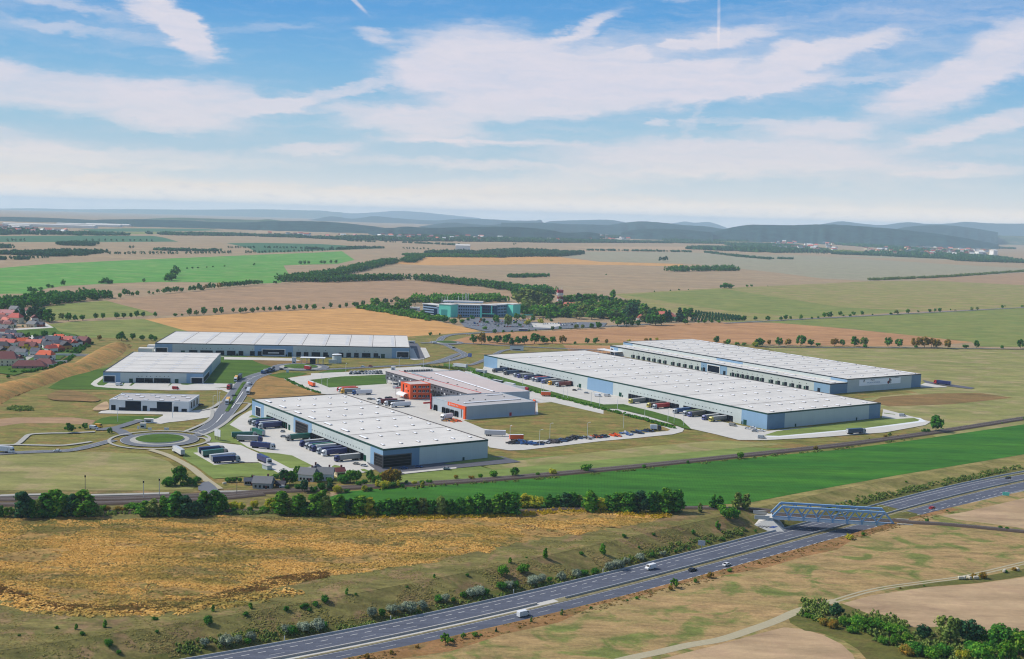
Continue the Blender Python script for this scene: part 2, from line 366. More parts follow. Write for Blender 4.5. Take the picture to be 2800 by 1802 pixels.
field('weed_soil', (190,148,86), (140,116,66), 5, 12, 4, c3=(92,100,42), c3amt=.6, fine=.25, finescale=.6)
field('rust_verge', (168,126,84), (138,104,62), 41, 12, 5, c3=(108,100,54), c3amt=.6, fine=.2, finescale=.6)
field('hay', (178,146,102), (152,134,86), 18, 26, 4, c3=(112,122,60), c3amt=.95, fine=.16, finescale=.6, mid=.3, ms=5)
field('soil_pale', (190,164,128), (174,146,114), -14, 34, 6, c3=(176,146,118), c3amt=.5, fine=.05, finescale=.6)
field('dry_slope', (164,146,92), (128,124,66), 35, 16, 4, c3=(110,112,56), c3amt=.6, fine=.16)
field('brown_patch', (150,116,74), (120,104,60), 10, 20, 4, fine=.14)
plain('concrete', (206,202,193), .8, .07, .07); plain('concrete_old', (176,174,166), .85, .05, .2)
plain('asphalt', (110,114,122), .85, .04, .25); plain('asphalt_dark', (96,96,104), .85, .04, .3)
field('motorway', (102,107,121), (86,91,105), 41, 3.4, 26, fine=.03, mid=.06, ms=3); plain('paint', (232,232,228), .6, .02); plain('kerb', (206,204,196), .8)
plain('gravel', (178,168,138), .95, .08, .8, bump=.3); plain('ballast', (84,70,62), .95, .12, 1.5, bump=.4); plain('rail', (196,180,164), .4, .05, metal=.6)
plain('gravel_pale', (204,196,176), .95, .1, .6); plain('barrier', (190,186,180), .7, .05); plain('steel', (196,198,200), .5, .03, metal=.1)
cladding('clad_pale', (203,213,211)); cladding('clad_blue', (138,174,206)); cladding('clad_blue_shade', (112,146,176)); cladding('clad_white', (232,236,238)); cladding('clad_grey', (186,196,204)); cladding('clad_dark', (104,106,116)); cladding('clad_orange', (248,92,26), 1.2, .02)  # south wall panels: blue cladding with the wall's shade put into its colour
roofing('roof_white', (220,215,206)); plain('roof_seam', (120,112,108), .8); plain('roof_pink', (206,192,186), .7, .05, .08); plain('roof_grey', (186,182,180), .7, .04, .08)
plain('trim_green', (14,66,56), .5); plain('trim_black', (22,34,44), .5); plain('trim_dark', (78,72,72), .6); plain('white', (236,238,238), .5, .02); plain('skylight', (244,246,250), .3, .01); plain('frame_white', (232,236,238), .5, .01)
plain('dock_dark', (74,72,86), .8); plain('door_green', (16,70,56), .7, spec=.1); plain('door_navy', (12,22,38), .7, spec=.1); plain('navy', (28,36,60), .5); plain('black', (14,15,18), .7, spec=.1)
glass('glass_navy', (10,20,40)); glass('glass_dark', (10,14,22)); plain('mullion', (96,92,94), .6)
plain('teal', (120,236,212), .5, .02); plain('office_blue', (150,178,206), .5); plain('office_deep', (28,72,118), .5)
plain('orange', (250,96,28), .45, .03); plain('red', (196,40,40), .5, .03); plain('darkred', (140,36,36), .5, .03)
foliage('leaf_dark', (39,86,36), (80,144,50), (112,155,50)); foliage('leaf_mid', (53,108,32), (105,158,52), (139,170,56)); foliage('leaf_bright', (48,106,29), (102,146,45), (138,161,59))
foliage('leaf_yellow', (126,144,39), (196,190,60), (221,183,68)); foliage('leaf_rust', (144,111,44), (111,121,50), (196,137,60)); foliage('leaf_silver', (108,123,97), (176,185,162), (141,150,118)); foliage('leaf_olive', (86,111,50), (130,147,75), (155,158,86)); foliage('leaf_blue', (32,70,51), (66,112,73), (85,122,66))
foliage('straw', (224,174,90), (248,206,128), (204,154,76), .2, drift=(140,132,66)); foliage('straw_brown', (104,76,44), (138,102,60), (88,94,44), .2, drift=(104,108,56)); foliage('grass_mix', (134,130,68), (164,150,90), (106,116,56), .2, drift=(152,132,86)); foliage('goldenrod', (180,150,40), (206,176,50), (120,120,40), .2)
plain('bark', (70,60,50), .9, .1)
# ------------------------------------------------------------------ ground sheet with the motorway cutting
SD = Vector((.756, .654, 0)); ND = Vector((-.654, .756, 0))
def tcen(s):
    q = min(max(s, 183.0), 745.0); a3, a2, a1, a0 = -7.62567e-07, 1.069683e-03, -0.47639936, 416.91431
    return -.7 + ((a3 * q + a2) * q + a1) * q + a0 + (s - q) * ((3 * a3 * q + 2 * a2) * q + a1)
def zr(s): return -6.0 if s < 560 else min(-1.2, -6 + (s - 560) * .0218)
def hz(s, off, dz): return hw(s, off, zr(s) + dz)
def hw(s, off, z=0.0):
    p = SD * s + ND * (tcen(s) + off); p.z = z; return p
def topn(s): return 36.0
def st_of(x, y):
    s = x * SD.x + y * SD.y; return s, x * ND.x + y * ND.y - tcen(s)
ZR = -6.0
def gz(x, y):
    """height of the ground anywhere"""
    s, o = st_of(x, y)
    tn = topn(s)
    if o <= -24 or o >= tn: return drop(x, y)
    Z_ = zr(s)
    if o < -16.5: return -Z_ * (o + 24) / -7.5
    if o <= 18: return Z_
    return Z_ * (tn - o) / (tn - 18)
SS = [-3000, -1500, -800, -400, -200] + list(range(-50, 1001, 50)) + [1200, 1500, 2000] + list(range(3000, 29001, 1000))
OO = [(-2500,0), (-900,0), (-300,0), (-100,0), (-24,.19), (-16.5,ZR), (16.5,ZR), (18,ZR), (22,None), (36,.19), (60,0), (150,0), (400,0), (700,0)] + [(k, 0) for k in range(1000, 30001, 1000)]
gm = MB(); vs = []
for s in SS:
    for off, z in OO:
        if z is None: z = zr(s) * (topn(s) - off) / (topn(s) - 18)
        elif z == ZR: z = zr(s)
        p = hw(s, topn(s) if off == 36 else off, z); p.z += drop(p.x, p.y); vs.append(p)
nO = len(OO)
gm.v = [tuple(v) for v in vs]
a, b, b2 = gm.mid('soil_far'), gm.mid('verge'), gm.mid('scrub'); b3 = gm.mid('dry_slope')
for i in range(len(SS) - 1):
    for j in range(nO - 1):
        gm.f.append((i*nO + j, (i+1)*nO + j, (i+1)*nO + j + 1, i*nO + j + 1)); gm.mi.append((b2 if SS[i] < 500 else b3) if j in (8, 9) else (b if 4 <= j <= 7 else a))
tag(gm.build('ground'), kind='structure')

# ------------------------------------------------------------------ fields far to near (sheets a few centimetres above each other)
S_ = lambda n, st, m, **k: sheet(n, g(st), M[m], **k)
_lay[0] = 4
S_('field', 'z -60,646 200,644 420,645 450,650 488,661 200,662 -60,662', 'crop_dark')
S_('field', 'z 620,665 700,664 870,667 1010,675 1055,679 860,686 705,692 680,678', 'crop_dark')
S_('field', 'z 1500,697 1605,688 1890,690 2100,698 2500,700 2900,712 2900,740 2650,757 2380,768 2250,762 2120,745 1900,722 1640,715', 'soil_grey')
S_('field', 'a 740,432 1200,422 1900,426 2100,440 1500,455 900,455', 'crop_dark')
S_('field', 'a 1000,462 1600,456 1640,472 1150,480', 'grass_olive')
S_('field', 'b 0,444 700,436 1100,438 900,460 0,466', 'soil_pale')
S_('field', 'b 900,528 1200,520 1500,526 1400,536 1000,540', 'grass_olive')
S_('field', 'c 700,486 1300,478 1900,486 2400,480 2400,500 1700,508 1300,512 900,506', 'soil_brown')
S_('field', 'c 1150,536 2000,530 2300,545 1500,556', 'grass_olive')
S_('field', 'd 0,615 300,612 640,640 300,652 0,640', 'grass_olive')
S_('field', 'c 480,596 1700,594 2000,612 1800,628 1000,628 720,612', 'soil_pale')
S_('field', 'z 1130,700 1300,703 1520,702 1640,716 1870,722 1860,728 1500,722 1200,726 1080,722', 'stubble')
S_('field', 'z 2900,742 2800,745 2650,755 2480,762 2650,775 2900,790', 'soil_brown')
S_('field', 'z 1680,804 1967,788 2200,778 2380,769 2560,768 2800,780 2960,790 2960,835 2500,852 2100,877 1990,882 1880,862 1760,838', 'grass_tan')
S_('field', 'z 1700,806 1980,790 2300,840 2500,850 2200,868 1990,850', 'grass_olive')
S_('field', 'z -60,736 0,733 130,722 340,712 700,697 860,691 935,687 970,711 920,722 817,724 775,726 796,760 767,773 700,776 560,772 418,771 310,775 175,782 132,788 79,803 -60,804', 'crop_green')
S_('field', 'z 292,822 500,800 700,781 817,772 1124,766 1250,777 1400,800 1440,815 1300,812 1150,822 963,840 700,855 430,863 370,845', 'soil_brown')
S_('field', 'z 80,862 110,842 160,832 290,822 330,833 400,850 430,862 300,868 150,877 90,880', 'grass_olive')
S_('field', 'z 80,905 120,888 200,880 400,872 440,880 520,905 560,930 300,932 200,924 130,915', 'grass_olive')
S_('field', 'z 395,873 700,855 963,841 1000,843 1180,875 1300,902 1312,908 1250,915 1140,920 1100,930 600,930 520,908', 'stubble')
S_('meadow', 'z -300,925 100,922 500,926 1100,922 1330,905 1500,905 1700,900 1900,930 2100,946 2560,950 2960,956 3300,1160 2300,1240 1400,1320 1000,1345 500,1350 -200,1365 -500,1200', 'meadow')
S_('field', 'z 1235,932 1290,918 1330,910 1420,908 1650,898 1850,885 1990,882 2150,884 2320,900 2500,918 2660,936 2560,944 2350,947 2100,942 1900,937 1640,938 1400,943 1290,942', 'stubble_brown')
S_('field', 'z 1990,880 2100,877 2510,857 2960,832 2960,950 2680,948 2655,935 2500,918 2320,899 2110,882', 'grass_olive')
S_('field', 'z 1540,944 1640,945 1720,948 1700,985 1560,965', 'stubble_brown')
S_('field', 'z 2100,952 2560,956 3000,960 3100,1080 2950,1112 2640,1100 2440,1060 2200,1000', 'grass_pale')
S_('field', 'z 2360,1090 2430,1082 2560,1068 2640,1062 2800,1085 3000,1100 3100,1160 2800,1165 2560,1195 2420,1130', 'grass_pale')
S_('field', 'z 2380,1100 2410,1086 2560,1076 2680,1075 2770,1088 2690,1097 2600,1106 2430,1112', 'brown_patch')
S_('field', 'z -60,1246 100,1240 260,1236 400,1242 460,1262 490,1290 545,1320 520,1345 300,1348 -60,1352', 'grass_pale')
S_('field', 'z -100,1158 40,1142 200,1142 260,1150 250,1162 160,1158 60,1158 -60,1175', 'soil_brown')
S_('field', 'z 1190,1220 1400,1255 1480,1250 1900,1220 2100,1225 2280,1228 2100,1245 1800,1272 1400,1308 1090,1322 1000,1325', 'lawn_light')
S_('field', 'z 1210,1240 1260,1262 1420,1260 1600,1240 1760,1222 1960,1205 2080,1210 2140,1215 1800,1245 1600,1262 1350,1285', 'grass_pale')
S_('field', 'z 700,1395 860,1372 950,1345 1040,1337 1400,1313 1800,1276 2100,1248 2300,1230 2500,1204 2800,1161 3000,1135 3000,1215 2800,1243 2560,1283 2450,1301 2200,1346 2060,1373 1990,1379 1850,1387 1500,1394 1000,1402', 'crop_vivid')
P = g('z 2020,1393 1990,1391 1850,1390 1990,1380 2060,1374 2200,1347 2450,1302 2560,1284 2800,1244 3000,1215') + [hw(s, topn(s) - .05) for s in range(900, 499, -50)]
sheet('meadow', P, M['dry_slope'])
S_('meadow', 'z -400,1338 300,1342 600,1338 760,1330 900,1325 905,1402 300,1404 -400,1404', 'scrub')
# scrub strip north of the motorway cutting, then the dry weed field on it
P = [hw(s, topn(s) - .05) for s in range(-50, 501, 50)] + g('z 2020,1396 1900,1394 1560,1396 1300,1405 900,1402 400,1408 0,1402 -400,1402')
sheet('meadow', P, M['scrub'])
WEED = g('z -300,1425 0,1414 300,1420 560,1414 900,1413 1100,1413 1300,1411 1500,1400 1700,1401 1830,1410 1700,1440 1600,1457 1450,1482 1300,1512 1050,1558 900,1575 700,1628 550,1658 330,1678 200,1678 100,1643 0,1603 -300,1570')
_r = random.Random(3); WEED = [p + Vector((_r.uniform(-3, 3), _r.uniform(-3.5, 3.5), 0)) for p in catmull(WEED, 9, True)]
sheet('weed_field', WEED, M['weed_soil'])
# south of the motorway
P = [hw(s, -24.2) for s in range(50, 901, 50)] + [hw(900, -250), hw(50, -250)]
sheet('field', P, M['hay'])
P = [hw(s, -24.1) for s in range(50, 601, 25)]; Q = [hw(s, -31 - 4 * sin(s * .031) - 2 * sin(s * .11)) for s in range(600, 49, -25)]
sheet('verge', P + Q, M['rust_verge'])
S_('field', 't 395,965 700,880 1000,835 1280,795 1820,755 2299,690 2700,640 2700,1400 2200,1300 1900,1295 1650,1210 1150,1215 850,1135 650,1065', 'soil_pale')
S_('field', 's 200,1600 700,1475 1100,1375 1380,1295 1700,1215 1900,1235 2107,1295 2300,1390 2420,1500 2480,1640 2480,1900 200,1900', 'soil_pale')
S_('field', 't 1430,45 1700,0 2299,-140 2700,-230 2700,260 2299,178 2050,140 1600,85', 'soil_pale')
S_('verge', 't 0,1045 250,1000 390,965 650,1065 850,1135 1150,1215 1650,1210 1900,1295 2200,1300 2600,1420 2600,1900 700,1900 640,1540 560,1450 400,1350 150,1270 0,1250 -150,1170 -170,1110', 'verge')
S_('verge', 't 840,840 1300,790 1820,750 2299,680 2600,640 2600,560 2299,600 1820,690 1300,745', 'verge')
# bare patches in the grass strip between weeds and motorway
# the farm track
def track(P, w, mname, name='track', n=5):
    mb = MB(); _lay[0] += 1; ribbon(mb, catmull(P, n), w, M[mname], LZ * _lay[0]); return tag(mb.build(name), kind='structure')
tr = g('s -200,1610 100,1535 400,1472 700,1402 1040,1342 1350,1242 1600,1152 1800,1062 1950,1012 2107,985') + g('t 200,965 330,935')
track(tr, 4.5, 'gravel', 'farm_track')
tr2 = g('t 330,935 470,890 650,840 900,790 1300,737 1700,680 2299,540 2700,450')
for off in (-1.1, 1.1):
    mb = MB(); _lay[0] += 1; ribbon(mb, catmull(tr2, 5), 1.1, M['gravel'], LZ * _lay[0], off=off); tag(mb.build('farm_track'), kind='structure')
# ------------------------------------------------------------------ motorway
mw = MB(); SR = list(range(-100, 1101, 20))
C0 = [hz(s, 0, .03) for s in SR]
ribbon(mw, C0, 29.8, M['motorway']); tag(mw.build('motorway'), kind='structure')
mk = MB(); zz = None
Cf = [hz(s, 0, .05) for s in range(-100, 1101, 10)]
for off, w in ((13.9, .22), (2.5, .18), (-2.5, .18), (-13.9, .22)): ribbon(mk, Cf, w, M['paint'], zz, off=off)
def dashes(off, L, G_, w, s0=-100, s1=1100):
    s = s0
    while s < s1:
        ribbon(mk, [hz(s, off, .05), hz(s + L, off, .05)], w, M['paint']); s += L + G_
dashes(10.6, 3, 3, .24, 120, 420); dashes(-10.6, 3, 3, .28); dashes(6.5, 6, 12, .14); dashes(-6.5, 6, 12, .14)
ribbon(mk, [hz(s, 10.6, .05) for s in range(420, 1101, 20)], .22, M['paint'], zz)
tag(mk.build('road_markings'), kind='structure')
md = MB(); ribbon(md, [hz(s, 0, .16) for s in range(-100, 336, 10)], 3.0, M['concrete'], off=.6); ribbon(md, [hz(s, 0, .12) for s in range(-100, 1101, 10)], 4.2, M['median']); tag(md.build('central_reservation'), kind='structure')
def strip_wall(name, P, w, h, m, label, cat, z0=None):
    """low continuous barrier following a line"""
    mb = MB(); L, Rr = ribbon_pts(P, w); n = len(P)
    v = [(q.x, q.y, q.z) for q in L] + [(q.x, q.y, q.z) for q in Rr]; v += [(x, y, z + h) for x, y, z in v]
    f = []
    for i in range(n - 1): f += [(2*n+i, 3*n+i, 3*n+i+1, 2*n+i+1), (i, 2*n+i, 2*n+i+1, i+1), (n+i, n+i+1, 3*n+i+1, 3*n+i)]
    mb.add(v, f, m); return tag(mb.build(name), label, cat)
strip_wall('crash_barrier', [hz(s, 1.2, .12) for s in range(-100, 331, 20)], .6, .85, M['barrier'], 'pale concrete barrier along the middle of the motorway, near stretch', 'barrier')
strip_wall('crash_barrier', [hz(s, .6, .12) for s in range(335, 1101, 15)], .35, .75, M['steel'], 'thin steel barrier in the motorway median running under the bridge', 'barrier')
strip_wall('crash_barrier', [hz(s, 15.6, .03) for s in range(-100, 1101, 20)], .3, .7, M['steel'], 'steel guard rail on the weed field side of the motorway', 'barrier')
mb = MB(); ribbon(mb, [hz(s, 15.2, .04) for s in range(-100, 1101, 20)], .7, M['concrete_old']); ribbon(mb, [hz(s, -15.2, .04) for s in range(-100, 1101, 20)], .7, M['concrete_old']); tag(mb.build('drainage_channel'), kind='structure')
# ------------------------------------------------------------------ railways
def rail(P, wid, name, tracks=2, z=None):
    _lay[0] += 1; zb = LZ * _lay[0]; P = catmull(P, 5)
    mb = MB(); ribbon(mb, P, wid + 2.4, M['scrub'], zb); L, R1 = ribbon_pts(P, wid); n = len(P)
    L2, R2 = ribbon_pts(P, wid + 1.6)
    v = [(q.x, q.y, zb) for q in L2] + [(q.x, q.y, zb + .55) for q in L] + [(q.x, q.y, zb + .55) for q in R1] + [(q.x, q.y, zb) for q in R2]
    f = []
    for i in range(n - 1):
        for k in range(3): f.append((k*n+i, (k+1)*n+i, (k+1)*n+i+1, k*n+i+1))
    mb.add(v, f, M['ballast'])
    for k in range(tracks):
        c = (k - (tracks - 1) / 2) * 4.2
        for d in (-.72, .72): ribbon(mb, P, .26, M['rail'], zb + .75, off=c + d)
        LL, RR = ribbon_pts(P, 2 * c if c else .01)
    return tag(mb.build(name), kind='structure')
RAIL = g('z -200,1364 0,1367 290,1366 440,1361 600,1356 720,1347 900,1338 1107,1327 1350,1312 1700,1281 2000,1250 2300,1218 2530,1187 2655,1168 2800,1145 3000,1116')
rail(RAIL, 8.2, 'railway', 2)
rail(g('z -200,1380 0,1382 290,1378 440,1372 600,1365 720,1353'), 6, 'railway', 1)
BR = g('z -200,1402 300,1402 560,1401 950,1400 1370,1400 1560,1394 1800,1390 2015,1393 2080,1396 2114,1400')
rail(BR, 4.2, 'railway', 1)
rail(g('z 2439,1423 2475,1429 2500,1431 2600,1437 2800,1456 3000,1475'), 4.2, 'railway', 1)
# platform slabs beside the tracks
for st, lab in (('m 0,1232 300,1222 600,1216', 'left'), ('m 1180,1226 1400,1222 1800,1212 2215,1200', 'right')):
    P = g(st); strip_wall('platform', catmull(P, 3), 3.4, .6, M['concrete_old'], f'pale concrete railway platform by the tracks, {lab} stretch', 'platform')
P = g('n 700,1178 900,1176 1120,1172'); strip_wall('platform', P, 2.6, .6, M['concrete_old'], 'short pale platform beside the tracks in front of the old house', 'platform')
# ------------------------------------------------------------------ roads and yards
def road(name, st, w, m='asphalt', edge=True, mid=False, n=5, kerb=False):
    P = catmull(g(st), n); _lay[0] += 1; z = LZ * _lay[0]; mb = MB(); ribbon(mb, P, w, M[m], z); o = tag(mb.build(name), kind='structure')
    if edge:
        mb = MB(); _lay[0] += .5; z = LZ * _lay[0]
        for q in (-1, 1): ribbon(mb, P, .16, M['paint'], z, off=q * (w / 2 - .35))
        if mid:
            for i in range(0, len(P) - 1, 2): ribbon(mb, P[i:i+2], .16, M['paint'], z)
        tag(mb.build('road_markings'), kind='structure')
    return o
Y_ = lambda n, st, m='concrete', **k: sheet(n, g(st), M[m], **k)
Y_('field', 'z 690,1030 760,1020 880,1030 960,1055 940,1075 700,1092 640,1075 655,1050', 'dry_orange')
# lawns round the two left warehouses
Y_('lawn', 'z 130,1062 190,1025 300,1005 560,975 660,972 735,992 745,1000 720,1020 640,1050 590,1065 400,1068 250,1066 150,1066', 'lawn')
Y_('lawn', 'z 255,1160 300,1140 440,1140 446,1146 430,1152 330,1160 300,1160', 'lawn', smooth=3)
Y_('bare_patch', 'z 690,985 730,982 820,985 860,992 800,1000 740,1002', 'brown_patch', smooth=3)
Y_('lawn', 'g 680,900 1100,860 1700,835 1700,960 1300,990 960,1010 850,970', 'lawn')
Y_('lawn', 'g 820,810 950,780 1100,770 1250,772 1050,820 900,830', 'lawn')
Y_('lawn', 'x 1150,440 1500,380 1800,380 1930,400 1850,430 1620,470 1560,490 1450,480 1250,430', 'lawn')
Y_('meadow', 'g 860,720 1200,690 1700,660 2100,650 2393,640 2393,690 1900,710 1500,730 1000,750', 'meadow')
# Yard paving of the two left warehouses and the small white hall
Y_('yard', 'e 1185,965 1230,920 1345,855 1345,930 1350,985 1480,990 1560,990 1600,990 1640,940 1740,940 1690,985 1720,985 1790,935 2440,945 3300,965 3300,990 2800,1010 3300,1020 2980,1075 2900,1040 2700,1045 2200,1045 1700,1030 1400,1010 1240,995', 'concrete')
Y_('lawn', 'e 1265,960 1345,890 1345,930 1620,935 1580,990 1400,985 1290,980', 'lawn')
Y_('yard', 'e 1350,985 1430,940 1615,945 1575,988 1400,986', 'concrete')
Y_('lawn', 'f 925,955 1160,955 1010,975 940,970', 'lawn'); Y_('lawn', 'f 760,998 795,955 822,952 800,970', 'lawn')
Y_('yard', 'm 1280,150 1330,118 1425,110 2400,125 2600,105 2900,80 3020,95 2900,160 2700,210 2400,250 2200,270 2100,290 1980,275 1880,240 1740,240 1800,230 1900,240 2050,220 2130,185 2130,165 1900,160 1500,155', 'concrete')
Y_('yard', 'f 400,530 440,508 590,505 595,540 1490,605 2393,625 2500,660 2000,650 1500,640 1500,660 1495,600', 'concrete')
# big yard of the orange and grey freight depot
Y_('yard', 'z 776,1037 820,1030 850,1027 850,1022 955,1018 1000,1015 1060,1008 1150,1003 1225,1012 1260,1030 1330,1050 1420,1085 1470,1075 1500,1080 1545,1100 1600,1130 1700,1150 1830,1170 1850,1166 1871,1174 1866,1182 1840,1189 1740,1199 1650,1207 1547,1219 1432,1232 1392,1233 1339,1225 1318,1205 1150,1160 940,1085 880,1078 850,1070 800,1050', 'concrete')
Y_('yard_verge', 'g 655,905 1000,868 1220,858 1700,840 1705,862 1100,885 700,925', 'concrete')
Y_('lawn', 'g 690,910 1100,865 1700,838 1715,960 1300,988 960,1010 850,965', 'lawn')
Y_('meadow', 'i 560,720 800,700 1410,655 1540,645 1530,495 1900,470 2150,530 2393,590 2900,720 3200,815 3270,845 3230,862 3000,880 2393,925 1900,975 1350,985 1100,880 820,830', 'meadow')
Y_('lawn', 'u 1380,225 1560,205 1700,250 2050,370 2150,395 1900,370 1600,290', 'lawn')
# yard of the near warehouse
Y_('lawn', 'n 230,640 430,590 660,590 760,600 790,650 1230,710 1000,795 640,830 1240,800 1500,940 1300,1000 1000,980 800,1000 640,1010 420,850 240,740', 'lawn_light')
Y_('lawn', 'n 500,440 700,350 900,240 1100,120 1190,30 1195,200 1290,210 1100,260 1100,340 1270,400 1250,440 1150,470 1230,660 1050,590 900,540 600,530', 'lawn_light')
Y_('yard', 'n 850,300 1000,180 1110,120 1190,100 1190,140 1095,205 1290,215 1600,330 1650,345 1670,360 1700,370 1900,440 2393,600 2700,720 2790,820 2850,860 2600,930 2350,940 2100,940 1900,880 1640,880 1450,800 1380,730 1250,660 1080,590 940,500 1060,410', 'concrete')
Y_('yard', 'n 540,540 700,535 1000,570 1150,640 1380,740 1620,870 1720,900 1640,940 1480,930 1300,830 1230,795 990,795 960,800 650,830 375,670 440,665 700,650 790,640 780,600 620,590', 'concrete')
Y_('lawn', 'n 1215,655 1500,680 1670,705 1950,845 1830,865 1640,872 1500,800 1350,725', 'lawn_light')
Y_('lawn', 'o 270,850 310,830 370,840 430,870 380,875 290,865', 'lawn_light'); Y_('lawn', 'o 650,885 700,880 760,905 720,920 670,910', 'lawn_light')
Y_('yard', 'o 720,780 940,880 2340,720 2500,715 2750,790 1900,870 1220,950 1160,960 900,930 760,830', 'asphalt_dark')
Y_('lawn', 'o 1740,810 2340,722 2540,735 2500,755 1900,820 1780,820', 'lawn_light')
Y_('kerb_strip', 'o 1180,925 1900,858 1910,875 1230,945', 'concrete')
# strip of hedge bank and apron along the big warehouse
Y_('yard', 'i 620,215 700,210 800,230 870,290 1700,480 2393,640 2393,560 2000,420 1300,200 850,60 640,30 560,100', 'concrete')
Y_('yard', 'z 1320,1010 1460,1075 1700,1130 1850,1165 1960,1190 2020,1205 2098,1205 2230,1198 2420,1184 2530,1164 2545,1155 2500,1142 2415,1120 2410,1150 2100,1180 1950,1150 1700,1080 1400,1000 1330,990', 'concrete')
Y_('lawn', 'k 180,1400 350,1345 1745,1165 1900,1185 2150,1170 2220,1195 2200,1215 1500,1305 380,1405', 'lawn_light')
Y_('kerb_strip', 'k 200,1405 390,1408 1500,1305 2200,1212 2230,1190 2150,1165 2230,1170 2310,1215 2200,1232 1500,1318 400,1420 240,1420', 'white')
Y_('kerb_strip', 'l 560,862 700,880 710,888 560,872', 'lawn_light')
# apron of the far right warehouse
Y_('yard', 'l 1030,500 1100,470 1380,520 1380,528 1040,532', 'concrete')
Y_('yard', 'l 1060,430 1200,460 1450,490 1750,535 1700,552 1400,515 1100,470', 'asphalt_dark')
# car park east of the long back warehouse
Y_('yard', 'g 2010,480 2220,490 2280,605 2180,640 2070,650 2020,640', 'concrete'); Y_('yard', 'g 2060,500 2150,490 2215,630 2120,635', 'asphalt_dark'); Y_('yard', 'g 1990,430 2110,430 2160,490 2030,500', 'asphalt_dark')
# roads
road('road', 'z 310,1205 200,1232 100,1237 0,1242 -150,1250', 7.5, mid=True)
road('road', 'x -60,1450 120,1370 280,1240 420,1050 520,880 640,720 760,560 900,470 1100,400 1330,345 1500,300', 8.0, edge=True)
road('road', 'x -30,1500 300,1350 500,1160 640,1000 780,800 880,640 960,530 1080,460 1250,400', 7.0, edge=True)
road('road', 'z 860,1013 960,1008 1050,1003 1150,998 1210,985 1250,970 1268,966', 7.5)
road('road', 'h 0,1180 200,1165 400,1125 560,1080 560,1040 440,980 330,930 160,905 0,905', 8.0, mid=True)
road('road', 'h 240,890 290,830 420,795 700,775 1000,760 1400,735 1700,715 2393,685 3000,655', 8.5, mid=True)
road('road', 'h 440,905 700,915 1100,940 1500,960 1800,975 2600,1010', 6.0)
road('road', 'z 1980,885 2110,878 2510,857 2960,833', 7.5)
road('road', 'z 2090,950 2250,951 2560,953 2960,958', 5.0, 'asphalt_dark')
road('road', 'h 620,1195 700,1180 850,1120 1000,1040 1100,1000 1300,985', 6)
road('road', 'z 240,932 330,934 300,936', 5) if False else None
road('service_road', 'm 1250,365 1400,360 1560,330 1750,270 1850,245', 7, edge=False)
road('service_road', 'm 1400,340 1560,380 1660,440', 8, edge=False)
road('path', 'm -100,575 0,570 210,562 320,480 400,430 650,415 900,412 1240,395', 3.4, 'concrete_old', edge=False)
road('path', 'm 210,565 500,572 800,575 1000,555 1200,525', 3.4, 'concrete_old', edge=False)
road('path', 'z 410,1232 460,1248 520,1280 560,1312 600,1340', 4.5, 'gravel', edge=False)
Y_('junction', 'n 440,1120 500,1060 580,1050 660,1110 720,1180 560,1210 440,1160', 'asphalt')
def roundabout(c, r_in, r_apron, r_out, lay=None):
    _lay[0] += 2; z = LZ * _lay[0]
    ring = lambda r, n=48: [Vector((c[0] + r * cos(2*pi*i/n), c[1] + r * sin(2*pi*i/n), 0)) for i in range(n)]
    sheet('roundabout', ring(r_out), M['asphalt'])
    mb = MB(); ribbon(mb, ring(r_out - .5) + ring(r_out - .5)[:2], .18, M['paint'], LZ * (_lay[0] + 1)); _lay[0] += 2; tag(mb.build('road_markings'), kind='structure')
    mb = MB().prism([(p.x, p.y) for p in ring(r_apron)], LZ * _lay[0] - .1, LZ * _lay[0] + .06, M['concrete_old']); tag(mb.build('kerb'), kind='structure')
    mb = MB(); rr = ring(r_in); n = len(rr)
    v = [(p.x, p.y, .1) for p in rr] + [(p.x, p.y, LZ * _lay[0] + .7) for p in rr] + [(c[0] + (p.x - c[0]) * .5, c[1] + (p.y - c[1]) * .5, LZ * _lay[0] + 1.3) for p in rr] + [(c[0], c[1], LZ * _lay[0] + 1.5)]
    mb.add(v[:2*n], [(i, (i+1) % n, n+(i+1) % n, n+i) for i in range(n)], M['kerb'])
    mb.add(v, [(n+i, n+(i+1) % n, 2*n+(i+1) % n, 2*n+i) for i in range(n)] + [(2*n+i, 2*n+(i+1) % n, 3*n) for i in range(n)], M['lawn'])
    tag(mb.build('roundabout_island'), kind='structure')
c1 = g('z 437,1204')[0]; c2 = g('z 822,1005')[0]; c3 = g('h 340,900')[0]
# pavement rings and paths round the near roundabout
mb = MB(); _lay[0] += 1; ribbon(mb, [Vector((c1.x + 31 * cos(R(a)), c1.y + 31 * sin(R(a)), 0)) for a in range(0, 361, 6)], 2.0, M['concrete_old'], LZ * _lay[0]); tag(mb.build('pavement'), kind='structure')
roundabout((c1.x, c1.y), 15, 18.4, 24.5)
roundabout((c2.x, c2.y), 16, 20, 27)
roundabout((c3.x, c3.y), 12, 14, 20)
road('pavement', 'n 490,445 640,380 800,280 900,190 1020,120 1090,60 1110,25 960,18', 2.6, 'concrete_old', edge=False)
road('pavement', 'n 250,400 420,330 560,260 620,190 620,110 570,100 480,115', 2.6, 'concrete_old', edge=False)
road('pavement', 'n 570,100 660,60 740,0', 3, 'concrete_old', edge=False)
road('pavement', 'n 430,470 540,490 570,530', 2.4, 'concrete_old', edge=False)
